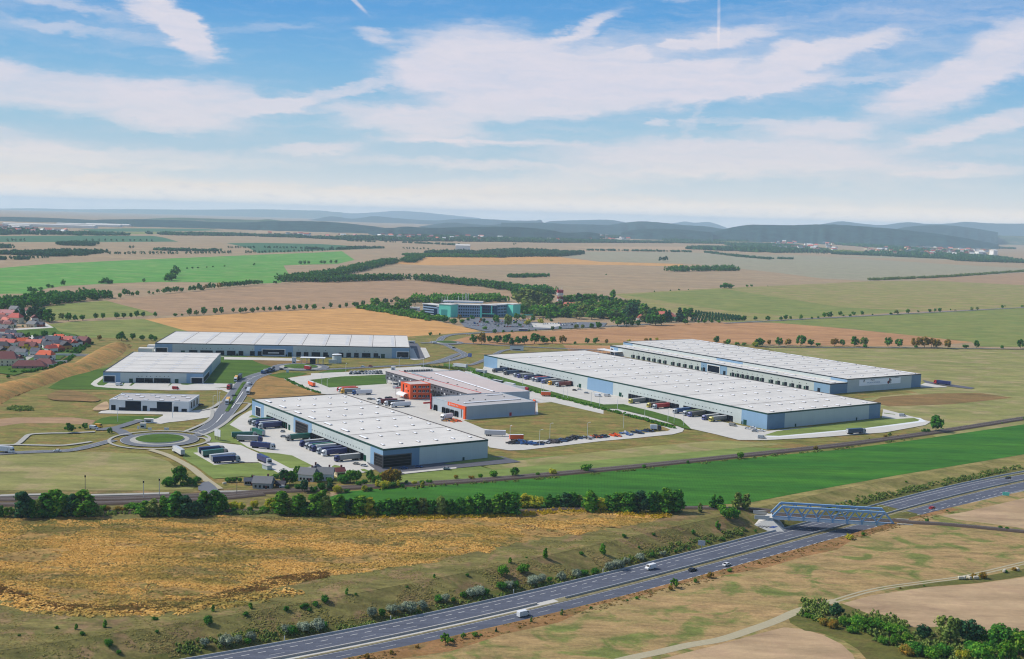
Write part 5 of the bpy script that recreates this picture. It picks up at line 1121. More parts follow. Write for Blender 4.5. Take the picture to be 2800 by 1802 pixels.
# cars and vans
CARS = {}
def car_proto(kind, c_):
    r = empty('van' if kind == 'van' else 'car', (0, 0, -900)); m = M['paint_' + c_]
    if kind == 'van': L, w_, pr, wp = 5.6, .98, [(0, .4), (5.5, .4), (5.6, 1.0), (4.9, 1.35), (4.2, 2.35), (.1, 2.45), (0, 2.2)], [(4.25, 1.4), (4.82, 1.42), (4.2, 2.2), (3.7, 2.2)]
    else: L, w_, pr, wp = 4.4, .88, [(0, .35), (4.35, .35), (4.4, .75), (3.4, .95), (2.75, 1.42), (1.2, 1.46), (.35, 1.0), (0, .9)], [(.62, 1.0), (3.2, 1.0), (2.7, 1.36), (1.25, 1.4)]
    n = len(pr); v = [(a_, -w_, b_) for a_, b_ in pr] + [(a_, w_, b_) for a_, b_ in pr]
    MB().add(v, [(i, (i+1) % n, n + (i+1) % n, n + i)[::-1] for i in range(n)] + [tuple(range(n)), tuple(range(2*n-1, n-1, -1))], m).build('body', r)
    mb = MB()
    for y_ in (-w_ - .02, w_ + .02): mb.add([(a_, y_, b_) for a_, b_ in wp], [(0, 1, 2, 3) if y_ < 0 else (3, 2, 1, 0)], M['windscreen'])
    a_, b_ = pr[3], pr[4]; A0_ = Vector((a_[0], 0, a_[1])); B0_ = Vector((b_[0], 0, b_[1])); nn = Vector((.03, 0, .02)); p_, q_ = A0_.lerp(B0_, .1) + nn, A0_.lerp(B0_, .92) + nn
    mb.add([(p_.x, -w_ * .9, p_.z), (p_.x, w_ * .9, p_.z), (q_.x, w_ * .85, q_.z), (q_.x, -w_ * .85, q_.z)], [(0, 1, 2, 3)], M['windscreen'])
    if kind == 'car': a_, b_ = pr[5], pr[6]; mb.add([(b_[0] - .01, w_ * .85, b_[1] + .03), (b_[0] - .01, -w_ * .85, b_[1] + .03), (a_[0] - .03, -w_ * .85, a_[1]), (a_[0] - .03, w_ * .85, a_[1])], [(0, 1, 2, 3)], M['windscreen'])
    mb.build('windows', r)
    for x_ in (L * .2, L * .8): MB().wheel(x_, 0, .34, w_ * 2 + .04, M['tyre'], 10).build('wheel', r)
    return r
def car(kind, c_, at, head, label, group=None, z=ZV, wp=None):
    if (kind, c_) not in CARS: CARS[(kind, c_)] = car_proto(kind, c_)
    p = g(at, z)[0] if wp is None else wp
    return place(CARS[(kind, c_)], label, 'van' if kind == 'van' else 'car', (p[0], p[1], z), R(head), group)
HWD = math.degrees(atan2(SD.y, SD.x))
zm = ZR + .05
car('van', 'white', 'r 1640,900', HWD, 'white van driving up the motorway, nearest vehicle', z=zm); car('van', 'white', 's 345,588', HWD + 180, 'white estate car on the far carriageway of the motorway', z=zm)
car('car', 'dark', 's 708,626', HWD, 'dark blue car on the motorway between two white ones', z=zm); car('car', 'white', 's 1068,570', HWD, 'white car on the motorway ahead of the dark blue one', z=zm)
car('car', 'red', 'p 2090,358', HWD, 'dark red car on the motorway beyond the blue bridge', z=-3.6); car('car', 'dark', 'Z 2360,1118', HWD + 180, 'small dark car at the far end of the motorway', z=-1.2)
for k, c_, at, hd, lb in (('car', 'white', 'm 795,645', 184, 'white car on the road at the left, before the roundabout'), ('van', 'white', 'm 1175,345', -10, 'white van parked on the lay-by above the road'), ('van', 'yellow', 'm 1250,322', -20, 'yellow van partly behind the white one on the lay-by'),
    ('car', 'dark', 'x 612,800', 65, 'dark car between the two yellow lorries on the main road'), ('car', 'white', 'x 570,880', 65, 'white car just beside the nearer yellow lorry'), ('car', 'dark', 'x 843,665', 65, 'small dark car on the right carriageway behind the white van'), ('van', 'white', 'x 875,600', 65, 'white van on the right carriageway of the main road'),
    ('car', 'dark', 'x 1510,305', 10, 'black car on the left side of the upper roundabout'), ('car', 'dark', 'x 1440,330', 60, 'black car just left of the upper roundabout'), ('car', 'white', 'g 1370,735', 4, 'white car on the road above the depot car park, left one'), ('car', 'red', 'g 1470,730', 4, 'red car on the road above the depot car park'),
    ('van', 'white', 'e 1515,975', 0, 'white car parked at the left corner of the left warehouse'), ('van', 'red', 'f 820,1025', -5, 'red van driving along the front of the left warehouse'), ('car', 'dark', 'f 1160,1240', 40, 'dark car parked right of the small white hall'),
    ('car', 'white', 'h 600,790', 4, 'white car on the road just before the teal offices'), ('car', 'dark', 'h 420,965', -45, 'dark car leaving the far roundabout'), ('van', 'white', 'h 155,905', 10, 'white van entering the far roundabout from the left'),
    ('car', 'silver', 'n 1530,395', 80, 'silver car in the near yard, upper of two below the docks'), ('car', 'silver', 'n 1515,455', 0, 'silver car in the near yard, lower of two below the docks'), ('car', 'grey', 'o 555,810', -20, 'grey car parked left of the near warehouse corner'), ('car', 'silver', 'o 655,832', -30, 'silver car parked closest to the near warehouse corner'),
    ('car', 'blue', 'o 1175,868', -10, 'blue car below the dark corner window of the near warehouse'), ('car', 'blue', 'o 1365,850', -10, 'blue car parked right of the corner window'), ('car', 'silver', 'o 1730,878', 0, 'silver car on the pale strip in front of the near warehouse'),
    ('van', 'lightgrey', 'k 100,1428', -4, 'pale green grey van at the corner of the biggest warehouse'), ('van', 'lightgrey', 'k 1950,1140', 0, 'silver grey van right of the biggest warehouse'), ('car', 'dark', 'i 1985,325', -20, 'dark car by the green door of the biggest warehouse, far one'), ('car', 'white', 'i 2050,315', -20, 'white car by the green door of the biggest warehouse, far one'), ('car', 'silver', 'i 2140,360', -20, 'silver car between the two small lawns of the big apron'),
    ('van', 'white', 'i 2280,395', -25, 'white van parked on the apron below the blue wall zone'), ('van', 'white', 'j 125,975', -25, 'white van left of the second green door on the apron'), ('van', 'lightgrey', 'j 250,975', -25, 'pale van right beside another on the apron below the blue zone'), ('van', 'grey', 'j 1885,1360', -30, 'grey small van at the end of the near docks'),
    ('car', 'white', 'j 2085,1400', -25, 'white car, left one of the cluster at the near warehouse corner apron'), ('car', 'white', 'j 2160,1388', -25, 'white car, upper right of the cluster on the apron corner'), ('car', 'silver', 'j 2190,1425', -25, 'silver car, lowest of the cluster on the apron corner'), ('car', 'white', 'k 0,1300', -25, 'white car at the left of the three under the shaded blue corner'), ('car', 'silver', 'k 25,1340', -25, 'silver car in the middle of the three under the shaded blue corner'), ('car', 'white', 'k 120,1335', -25, 'white car at the right of the three under the shaded blue corner'),
    ('car', 'dark', 'u 20,815', -20, 'dark car on the left of the depot yard parking'), ('car', 'dark', 'u 190,800', 60, 'left of two dark cars behind the white lorries'), ('car', 'dark', 'u 262,795', 60, 'right of two dark cars behind the white lorries'), ('car', 'white', 'g 1500,1160', -20, 'white car beside dark ones in the depot yard'), ('car', 'grey', 'g 1455,1158', -20, 'grey car leftmost in the depot yard'), ('van', 'white', 'u 350,570', -5, 'white van under the office wing on stilts'),
    ('car', 'dark', 'd 1740,1192', 8, 'dark car on the tree lined road far right')):
    car(k, c_, at, hd, lb)
# the two vans at the docks are long white box vans
# parked rows
random.seed(11)
gc = 'cars parked at the depot car park'
q = 0
for row, (t0, t1, n) in enumerate((('g 1225,838', 'g 1620,832', 11), ('g 1230,812', 'g 1610,806', 9))):
    a_, b_ = g(t0)[0], g(t1)[0]
    for i in range(n):
        p = a_.lerp(b_, i / (n - 1)); c_ = random.choice(('white', 'white', 'silver', 'dark', 'lightgrey', 'grey')); car('car', c_, '', 65, f'{c_} car, {nth(i)} from left, depot car park {"front" if row == 0 else "back"} row', gc, wp=(p.x, p.y))
a_, b_ = g('u 620,225')[0], g('u 1200,205')[0]
for i in range(12):
    p = a_.lerp(b_, i / 11); c_ = random.choice(('dark', 'dark', 'grey', 'silver')); car('car', c_, '', 100, f'{c_} car, {nth(i)} from left, line behind the depot office wing', 'cars behind the depot office wing', wp=(p.x, p.y))
cols_ = ('white', 'white', 'white', 'silver', 'lightgrey', 'dark', 'blue', 'red', 'grey')
for row, (t0, t1, n) in enumerate((('h 620,660 900,0', 'h 1250,640', 17), ('h 640,685', 'h 1420,655', 22), ('h 700,640', 'h 1400,615', 20), ('h 850,705', 'h 1500,690', 17), ('h 1600,665', 'h 2060,645', 15), ('h 1250,600', 'h 1640,588', 11), ('h 1840,680', 'h 2050,672', 7))):
    a_, b_ = g(t0)[0], g(t1)[0]
    for i in range(n):
        p = a_.lerp(b_, (i + random.uniform(-.2, .2)) / (n - 1)); c_ = random.choice(cols_)
        car('car' if random.random() < .8 else 'van', c_, '', random.choice((80, 85, 90)), f'{c_} car, {nth(i)} from left, {nth(row)} row, teal office car park', 'cars parked in front of the teal offices', wp=(p.x, p.y))
# blue bus on the avenue
r_ = empty('bus', (*g('h 1283,748')[0][:2], ZV), R(2), 'blue bus with white roof on the road in front of the teal offices', 'bus')
MB().box(0, 12, -1.3, 1.3, .5, 2.8, M['paint_blue']).build('body', r_); MB().box(0.1, 11.9, -1.25, 1.25, 2.81, 3.3, M['paint_white']).build('roof', r_); MB().box(.8, 11.2, -1.34, -1.31, 1.7, 2.6, M['windscreen']).build('windows', r_)
for x_ in (2.4, 9): MB().wheel(x_, 0, .5, 2.5, M['tyre']).build('wheel', r_)
# car transporter
a_, b_ = g('x 1345,345')[0], g('x 1135,412')[0]; d = b_ - a_
r_ = empty('car_transporter', (a_.x, a_.y, ZV), atan2(d.y, d.x), 'blue car transporter loaded with white and dark cars near the upper roundabout', 'lorry')
L_ = d.length; MB().box(0, L_, -1.3, 1.3, .7, 1.1, M['paint_blue']).box(0, L_ * .85, -1.25, 1.25, 2.5, 2.62, M['paint_blue']).build('frame', r_); MB().box(L_ - 2.6, L_, -1.25, 1.25, .6, 3.1, M['paint_blue']).build('cab', r_)
for i in range(5):
    for k, zz_ in enumerate((1.12, 2.65)):
        c_ = ('white', 'dark', 'white', 'blue', 'silver')[(i + k) % 5]
        if (('car', c_)) not in CARS: CARS[('car', c_)] = car_proto('car', c_)
        dd_ = r_.rotation_euler.z; P = Vector((a_.x + cos(dd_) * (i * (L_ - 3.5) / 5), a_.y + sin(dd_) * (i * (L_ - 3.5) / 5), ZV + zz_ - .3))
        place(CARS[('car', c_)], f'{c_} car, {nth(i)} from the tail, {"lower" if k == 0 else "upper"} car transporter deck', 'car', P, dd_, 'cars on the transporter')
for x_ in (2, 3.4, L_ * .55, L_ - 1.5): MB().wheel(x_, 0, .5, 2.4, M['tyre']).build('wheel', r_)
# scrap heaps: covered piles along the depot road
random.seed(21)
def heap(st, r, h_, cols2, label, cat='pile', name='scrap_heap'):
    p = g(st)[0]; rt = empty(name, (p.x, p.y, .4), random.uniform(0, 3), label, cat)
    for i, c_ in enumerate(cols2):
        mb = MB()
        for k in range(14):
            a_ = random.uniform(0, 6.28); q_ = r * sqrt(random.random()); s_ = random.uniform(.6, 1.5) * h_ * .5; x_, y_ = q_ * cos(a_), q_ * sin(a_) * .8; z_ = max(0, h_ * (1 - q_ / r)) * random.uniform(.5, 1)
            mb.bar((x_ - s_, y_, z_ * .6), (x_ + s_, y_ + random.uniform(-s_, s_), z_), random.uniform(.5, 1.3), M[c_])
        mb.build('covered_bundle', rt)
    return rt
for i, (st, r, h_, cs) in enumerate((('i 1220,1020', 5, 2.6, ('chassis', 'dark_' if 0 else 'trim_dark')), ('i 1330,1020', 6, 3.2, ('paint_blue', 'chassis')), ('i 1450,1030', 4, 2.2, ('chassis', 'paint_blue')), ('i 1530,1035', 5, 2.4, ('paint_blue', 'trim_dark')), ('i 1640,1020', 4, 2, ('chassis', 'steel')), ('i 1750,1005', 6, 2.6, ('trim_dark', 'chassis')), ('i 1860,990', 6, 2.6, ('paint_darkblue', 'chassis')), ('i 1980,965', 6, 2.8, ('chassis', 'trim_dark')), ('i 2060,955', 4, 2.4, ('chassis', 'paint_darkblue')), ('i 2180,958', 5, 2.0, ('chassis', 'steel')), ('i 2300,945', 4, 2.6, ('orange', 'chassis')), ('i 2380,940', 4, 2.6, ('paint_darkblue', 'chassis')))):
    heap(st, r, h_, cs, f'{("grey","blue","dark","bright blue","steel grey","black","slate","dark grey","small dark","flat grey","orange","dark blue")[i]} covered heap, {nth(i)} from left along the depot road')
for i, (st, r, h_, cs, lb) in enumerate((('z 1683,1193', 4, 2.4, ('orange', 'chassis'), 'second orange'), ('z 1712,1189', 5, 2.2, ('paint_blue', 'steel'), 'steel blue'), ('z 1745,1185', 5, 2.2, ('chassis', 'paint_darkblue'), 'blackish'), ('z 1772,1181', 4, 2.4, ('paint_blue', 'chassis'), 'bright blue end'))): heap(st, r, h_, cs, f'{lb} covered heap near the curve end of the depot road')
heap('u 1640,1300', 7, 2.4, ('orange', 'stubble', 'trim_dark'), 'orange brown heap of pallets at the orange corner of the depot hall')
free('white', 'dark', 'j 850,1425', 'j 1060,1432', 'white box lorry at the end of the heap row near the curve', L=8)

# ------------------------------------------------------------------ houses
for n_, c_ in dict(r_red=(206,92,80), r_orange=(226,98,56), r_brown=(124,66,66), r_slate=(78,84,100), r_pink=(196,132,130), r_dark=(62,62,72), r_coral=(222,124,106), r_grey=(120,122,126), w_white=(250,248,242), w_cream=(242,228,192), w_yellow=(250,205,50), w_ochre=(226,166,92), w_brick=(176,90,60), w_grey=(176,176,170)).items(): plain(n_, c_, .75, .05, .8)
HP = {}
def house(st, rc, wc, L, Wd, H_, ang, label, hip=0, group=None, parts=True, dorm=False, roofh=None, cat='house', name='house', wpos=None, zz=0):
    p = g(st)[0] if wpos is None else Vector(wpos)
    k = (rc, wc, L, Wd, H_, hip, dorm, parts)
    if k not in HP:
        r = empty(name, (0, 0, -900)); rh = roofh or Wd * .42
        mb = MB(); mb.box(-L/2, L/2, -Wd/2, Wd/2, -.5, H_, M[wc])
        if not hip: mb.add([(-L/2, -Wd/2, H_), (-L/2, Wd/2, H_), (-L/2, 0, H_ + rh - .25), (L/2, -Wd/2, H_), (L/2, Wd/2, H_), (L/2, 0, H_ + rh - .25)], [(0, 2, 1), (3, 4, 5)], M[wc])
        mb.build('wall', r)
        rf = MB().gable(-L/2, L/2, -Wd/2, Wd/2, H_ + .02, H_ + rh, M[rc], .5, 'x', hip).build('roof', r)
        if parts:
            MB().box(L * .18, L * .18 + .9, .4, 1.3, H_ + rh * .5, H_ + rh + 1.0, M['r_brown']).build('chimney', rf)
            for fl in range(max(1, int(H_ // 2.8))):
                for x_ in (-.33, -.1, .13, .36):
                    w_ = MB().box(L * x_ - .55, L * x_ + .55, -Wd/2 - .06, -Wd/2 + .02, fl * 2.8 + .9, fl * 2.8 + 2.2, M['glass_dark']).build('window', r)
            MB().box(-L/2 - .06, -L/2 + .02, -1.6, -.4, 1, 2.3, M['glass_dark']).box(L/2 - .02, L/2 + .06, .4, 1.6, 1, 2.3, M['glass_dark']).build('window', r)
            MB().box(L * .24 - .5, L * .24 + .5, -Wd/2 - .07, -Wd/2 + .02, 0, 2.1, M['r_brown']).build('door', r)
            if dorm:
                d_ = MB().box(-2, 2, -Wd/2 - .3, 0, H_ - .1, H_ + rh * .55, M[wc]).build('dormer', r); MB().gable(-2, 2, -Wd/2 - .3, 0, H_ + rh * .55, H_ + rh * .9, M[rc], .3, 'y').build('dormer_roof', d_)
        HP[k] = r
    o = copy_tree(HP[k]); o.location = (p.x, p.y, zz + drop(p.x, p.y)); o.rotation_euler = (0, 0, R(ang)); tag(o, label, cat, group); return o
gv = 'houses of the village on the left'
VH = [('w 130,770', 'r_slate', 'w_cream', 15, 10, 6.5, -3, 'cream two storey house with slate mansard roof and round windows, village left edge', 2, 1),
 ('w 600,930', 'r_brown', 'w_yellow', 16, 10, 5.6, -4, 'bright yellow house with dusky red roof and arched dormer', 0, 1), ('w 720,850', 'r_coral', 'w_white', 15, 9, 5, 4, 'white house with coral red roof right behind the yellow one', 0, 0),
 ('w 910,850', 'r_slate', 'w_white', 9, 9, 5.6, -20, 'white house with violet slate roof right of the coral roofed one', 0, 0), ('w 1120,800', 'r_slate', 'w_ochre', 15, 11, 5.5, -3, 'ochre house with long slate roof and skylights', 0, 0),
 ('w 1370,890', 'r_dark', 'w_ochre', 11, 10, 4.6, -50, 'orange yellow house with steep black gable facing the berm', 0, 0), ('w 1500,840', 'r_red', 'w_white', 11, 9, 4.6, -35, 'white house with crimson roof near the right end of the village', 0, 0),
 ('w 1620,810', 'r_dark', 'w_white', 9, 8, 4.4, -40, 'small white house with black roof near the village end', 0, 0), ('w 1760,780', 'r_brown', 'r_brown', 12, 10, 4.4, -20, 'dark red timber house with dark red roof, last of the village', 0, 0),
 ('w 330,1010', 'r_dark', 'w_grey', 13, 11, 4.2, -32, 'grey house with black gable roof in front of the yellow house', 0, 0), ('w 130,1230', 'r_brown', 'w_cream', 20, 15, 7, 12, 'big cream house under a huge maroon roof at the left edge', 4, 0),
 ('w 960,1120', 'r_orange', 'w_white', 15, 10, 5.6, -8, 'white house with vivid orange roof in the village front', 2, 0), ('w 900,1140', 'r_dark', 'w_white', 15, 6, 3.6, -8, 'flat black roofed garage row in front of the orange roof', 0, 0),
 ('w 1080,960', 'r_red', 'w_white', 10, 8, 4.8, 55, 'white house with red gable between the orange and brick roofs', 0, 0), ('w 1180,930', 'r_orange', 'w_brick', 15, 9, 3.8, -25, 'low house with brick orange hipped roof', 3, 0),
 ('w 620,1290', 'r_brown', 'r_pink', 28, 11, 3, 12, 'long pink bungalow with dark maroon roof, lowest of the village', 5, 0), ('w 940,1240', 'r_brown', 'w_white', 19, 10, 3, -4, 'white bungalow wing with dark maroon roof beside the hedge', 5, 0),
 ('w 330,750', 'r_slate', 'w_grey', 11, 9, 4, -10, 'low slate roofed house half hidden behind the yellow one', 3, 0), ('w 60,890', 'r_dark', 'w_ochre', 14, 10, 4, 8, 'orange house with wide black roof at the left edge', 3, 0), ('w 30,980', 'r_dark', 'w_ochre', 10, 8, 4, -40, 'ochre gabled house touching the left picture edge', 0, 0),
 ('w 50,800', 'r_coral', 'w_white', 12, 8, 4, 10, 'white house with salmon roof at the left edge behind the black roof', 2, 0), ('w 730,300', 'r_brown', 'w_white', 9, 8, 5, -60, 'white gabled house standing alone by the dark trees', 0, 0), ('w 600,150', 'r_brown', 'w_white', 11, 8, 5, -30, 'white house with wine red roof between the dark trees', 0, 0),
 ('w 330,340', 'r_red', 'w_cream', 16, 13, 7.5, -8, 'large beige villa with small red hipped roof at the upper left', 4, 0), ('w 60,310', 'r_brown', 'w_grey', 14, 10, 5, -15, 'house with rust red roof at the upper left edge', 0, 0), ('w 190,200', 'r_pink', 'w_white', 18, 10, 5, -6, 'white house with pale violet roof, topmost of the village', 0, 0),
 ('w 60,190', 'r_pink', 'w_cream', 14, 10, 5, 8, 'cream house with faded pink roof at the top left corner of the village', 0, 0), ('w 100,420', 'r_pink', 'w_cream', 17, 10, 4, -6, 'cream house with greyish pink roof above the street', 0, 0), ('w 60,500', 'r_grey', 'w_cream', 14, 9, 3.6, -4, 'cream house with grey roof beside the street fork', 0, 0),
 ('w 690,420', 'r_grey', 'w_cream', 12, 9, 3.8, -20, 'unfinished beige house with grey roof on the green', 0, 0), ('w 810,420', 'r_slate', 'w_brick', 13, 8, 3.6, -4, 'brick house shell with slate roof and scaffolding on the green', 0, 0), ('w 310,105', 'r_grey', 'w_white', 12, 9, 5, -20, 'white house with silver grey roof by the wood edge', 0, 0)]
VH += [(t, rc, wc, 10, 8, 4.6, an_, f'{cn} village house, {nth(i_)} of the small ones between the bigger houses', 0, 0) for i_, (t, rc, wc, an_, cn) in enumerate((('w 470,800','r_orange','w_white',20,'orange roofed white'),('w 560,790','r_brown','w_cream',-30,'maroon roofed cream'),('w 240,830','r_red','w_white',-10,'red roofed white'),('w 1010,880','r_grey','w_white',30,'grey roofed white'),('w 1290,800','r_red','w_ochre',-60,'red roofed ochre'),('w 1250,720','r_orange','w_white',-5,'orange roofed pale'),('w 820,770','r_slate','w_white',60,'slate roofed white'),('w 1420,760','r_coral','w_white',10,'coral roofed white'),('w 1560,760','r_slate','w_white',-30,'violet roofed white'),('w 450,1040','r_grey','w_white',0,'flat grey roofed white'),('w 230,620','r_slate','w_white',10,'dark roofed white'),('w 140,340','r_coral','w_cream',-20,'coral roofed cream'),('w 270,270','r_pink','w_white',10,'pink roofed white'),('w 430,240','r_slate','w_white',-10,'slate roofed pale'),('w 20,250','r_coral','w_white',20,'salmon roofed white')))]
VH += [(t, rc, wc, 9, 7.5, 4.8, an_, f'{cn} village house, {nth(i_)} of the packed ones along the upper street', 0, 0) for i_, (t, rc, wc, an_, cn) in enumerate((('w 20,420','r_brown','w_white',20,'brown roofed white'),('w 180,440','r_brown','w_cream',-10,'maroon roofed pale'),('w 250,400','r_dark','w_white',10,'black roofed white'),('w 20,580','r_slate','w_white',-20,'slate roofed white'),('w 110,600','r_brown','w_white',15,'dark brown roofed white'),('w 260,760','r_brown','w_white',-15,'brown roofed small'),('w 200,700','r_pink','w_white',5,'violet roofed small'),('w 400,690','r_slate','w_white',-5,'slate roofed low'),('w 990,780','r_brown','w_white',-25,'wine roofed small'),('w 1210,850','r_slate','w_white',15,'slate roofed small'),('w 1440,850','r_brown','w_white',40,'maroon roofed small'),('w 380,1180','r_brown','w_white',-40,'brown roofed low'),('w 20,1120','r_brown','w_white',5,'wine roofed edge'),('w 760,1020','r_slate','w_white',-10,'grey roofed garden')))]
for st, rc, wc, L, Wd, H_, an, lb, hp, dm in VH: house(st, rc, wc, L, Wd, H_, an, lb, hp, gv, True, bool(dm))
for st, w_, h_, lb in (('w 1340,1030', 52, 2.6, 'long white garden wall with graffiti at the village end'), ('w 900,290', 17, 3.4, 'short white garden wall right of the lone gabled house'), ('w 1210,1190', 18, 3.0, 'grey concrete wall beside the black garage roofs')):
    p = g(st)[0]; tag(MB().box(-w_/2, w_/2, -.2, .2, 0, h_, M['w_white']).build('garden_wall', loc=(p.x, p.y, 0), rz=R(6 if w_ > 20 else (40 if w_ == 18 else 0))), lb, 'wall')
# old houses by the railway
OH = [('n 1295,1120', 'r_grey', 'w_grey', 10, 7.5, 3.4, -4, 'old grey roofed house with brick front beside the railway', 0), ('n 1115,1080', 'r_slate', 'w_grey', 5.4, 4, 2.4, 6, 'small grey shed left of the old railway house', 0), ('n 1520,1110', 'r_dark', 'r_brown', 5, 4, 2.0, -6, 'low dark shed right of the old railway house', 0),
 ('n 1880,1020', 'r_grey', 'w_white', 8.6, 8, 4.0, -12, 'left half of the white farmhouse with grey roof below the yard', 0), ('n 2105,1010', 'r_grey', 'w_white', 8.8, 8, 3.8, 2, 'right half of the white farmhouse with grey roof below the yard', 0), ('n 1990,985', 'r_slate', 'w_white', 4.5, 6, 5.0, 90, 'taller middle part of the white farmhouse with grey roof', 0), ('o 375,965', 'r_brown', 'w_cream', 5, 5, 3, 30, 'small cream barn between farmhouse and bushes', 0)]
for st, rc, wc, L, Wd, H_, an, lb, hp in OH: house(st, rc, wc, L, Wd, H_, an, lb, hp, None, True, False)
p = g('n 1530,1130')[0]; car('car', 'white', 'n 1500,1118', 10, 'white car in front of the low dark shed by the railway')
# red roofed houses in the park wood
for st, L, Wd, an, lb, rc in (('y 1080,255', 30, 13, -3, 'salmon red barn roof beside the striped tower', 'r_coral'), ('y 2240,455', 15, 12, 60, 'small house with coral pyramid roof between the dark firs', 'r_coral'), ('c 1400,1262', 26, 14, -4, 'house with wide coral hipped roof behind black firs', 'r_coral'), ('c 1480,1275', 14, 12, 40, 'coral roofed annex right behind the black firs', 'r_coral')):
    house(st, rc, 'w_white', L, Wd, 4.5, an, lb, 5 if L > 20 else 3, None, True, False)
# red and white lattice tower
tp = g('h 1820,405')[0]
TW = empty('lattice_tower', (tp.x, tp.y, 0), R(12), 'red and white striped lattice tower rising out of the wood', 'tower')
plain('tower_red', (176, 44, 66), .5); bands = [(0, 12, 'tower_red'), (12, 19, 'white'), (19, 27, 'tower_red'), (27, 33, 'white'), (33, 38, 'white'), (38, 47, 'tower_red')]
def hw_(z): return 7.6 - 2.2 * min(z, 27) / 27 + (1.8 * max(0, z - 30) / 17)
for z0, z1, mm in bands:
    mb = MB(); m = M[mm]
    C0_ = [(sx_ * hw_(z0), sy_ * hw_(z0), z0) for sx_, sy_ in ((-1,-1),(1,-1),(1,1),(-1,1))]; C1_ = [(sx_ * hw_(z1), sy_ * hw_(z1), z1) for sx_, sy_ in ((-1,-1),(1,-1),(1,1),(-1,1))]
    for i in range(4):
        j = (i + 1) % 4; mb.bar(C0_[i], C1_[i], 1.1, m); mb.bar(C0_[i], C1_[j], .7, m); mb.bar(C0_[j], C1_[i], .7, m); mb.bar(C1_[i], C1_[j], .9, m)
    mb.build('lattice_section', TW)
TW.scale = (.62, .62, .56)
MB().box(-9, 9, -9, 9, 33, 34.2, M['white']).build('platform', TW); MB().box(-7.6, 7.6, -7.6, 7.6, 39, 46, M['tower_red']).build('cabin', TW)
for x_, y_ in ((-5, 0), (0, 3), (5, -2), (2, -5)): MB().cyl(x_, y_, 46, 56, .3, .15, M['frame_white'], 5).build('aerial', TW)
# ------------------------------------------------------------------ lamps, poles, posts
LP = empty('street_lamp', (0, 0, -900)); MB().cyl(0, 0, 0, 10.5, .16, .1, M['white'], 6).build('pole', LP); MB().bar((0, 0, 10.4), (1.6, 0, 10.9), .14, M['white']).box(1.0, 2.2, -.25, .25, 10.8, 11.0, M['white']).build('lamp_head', LP)
LL_ = 'u 1583,185|u 1945,275|u 2335,395|h 1078,1400|i 1333,265|i 1583,350|i 1610,345|i 1866,445|i 1920,455|i 2230,515|i 2340,545|j 75,1090|j 187,1112|j 420,1165|j 778,1255|j 1082,1320|j 1162,1335|j 1285,1370|h 372,1280|f 820,1395|f 1352,1300|f 1435,1250|i 1690,960|i 2180,950|i 1168,990|i 1555,1050|j 500,1400|g 1175,840|g 860,985|g 930,1060|u 1015,160|g 1873,750|m 2255,200|n 105,215|m 1540,260|f 1410,1200'.split('|')
for i, t in enumerate(LL_):
    p = g(t)[0]; place(LP, f'thin white street lamp, {nth(i)} along the hedge and yards', 'street lamp', (p.x, p.y, .2), R(-60 + 40 * (i % 3)), 'street lamps')
LP.location.z = -900
for i, t in enumerate(('m 1115,1195', 'm 1878,1270', 'm 2085,1240', 'n 945,1220')):
    p = g(t)[0]; r_ = empty('railway_mast', (p.x, p.y, .3), R(12), f'thin dark railway mast beside the tracks, {nth(i)} from the left', 'mast', 'railway masts'); MB().cyl(0, 0, 0, 9.5, .18, .12, M['roof_seam' if i % 3 == 0 else 'steel'], 6).build('pole', r_); MB().box(-.35, .35, -.2, .2, 8.3, 9.3, M['black']).build('signal_head', r_)
for i, s in enumerate((218, 262, 322, 374)):
    p = hw(s, 18.0, ZR); o = MB().cyl(0, 0, 0, 1.6, .18, .18, M['white'], 6).build('marker_post', loc=(p.x, p.y, ZR)); tag(o, f'white marker post on the motorway verge, {nth(i)} from the left', 'post', 'motorway marker posts')
for i, t in enumerate(('t 1633,714', 't 1672,712', 't 1722,710', 't 1795,712', 't 2092,642', 't 2225,622', 't 205,1035', 'n 785,1085')):
    p = g(t)[0]; o = MB().box(-1.1, 1.1, -.6, .6, 0, 1.25, M['gravel_pale']).build('straw_bale' if i < 4 else 'stone_block', loc=(p.x, p.y, .5), rz=i); 
    bv = o.modifiers.new('b', 'BEVEL'); bv.width = .35; bv.segments = 3
    tag(o, f'white wrapped bale at the field edge, {nth(i)} from the left of four' if i < 4 else ('small pale block left of another at the scrub strip edge', 'small pale block right of another at the scrub strip edge', 'pale rubble block beside the farm track bend', 'white round block on the small lawn by the railway')[i - 4], 'bale' if i < 4 else 'block')
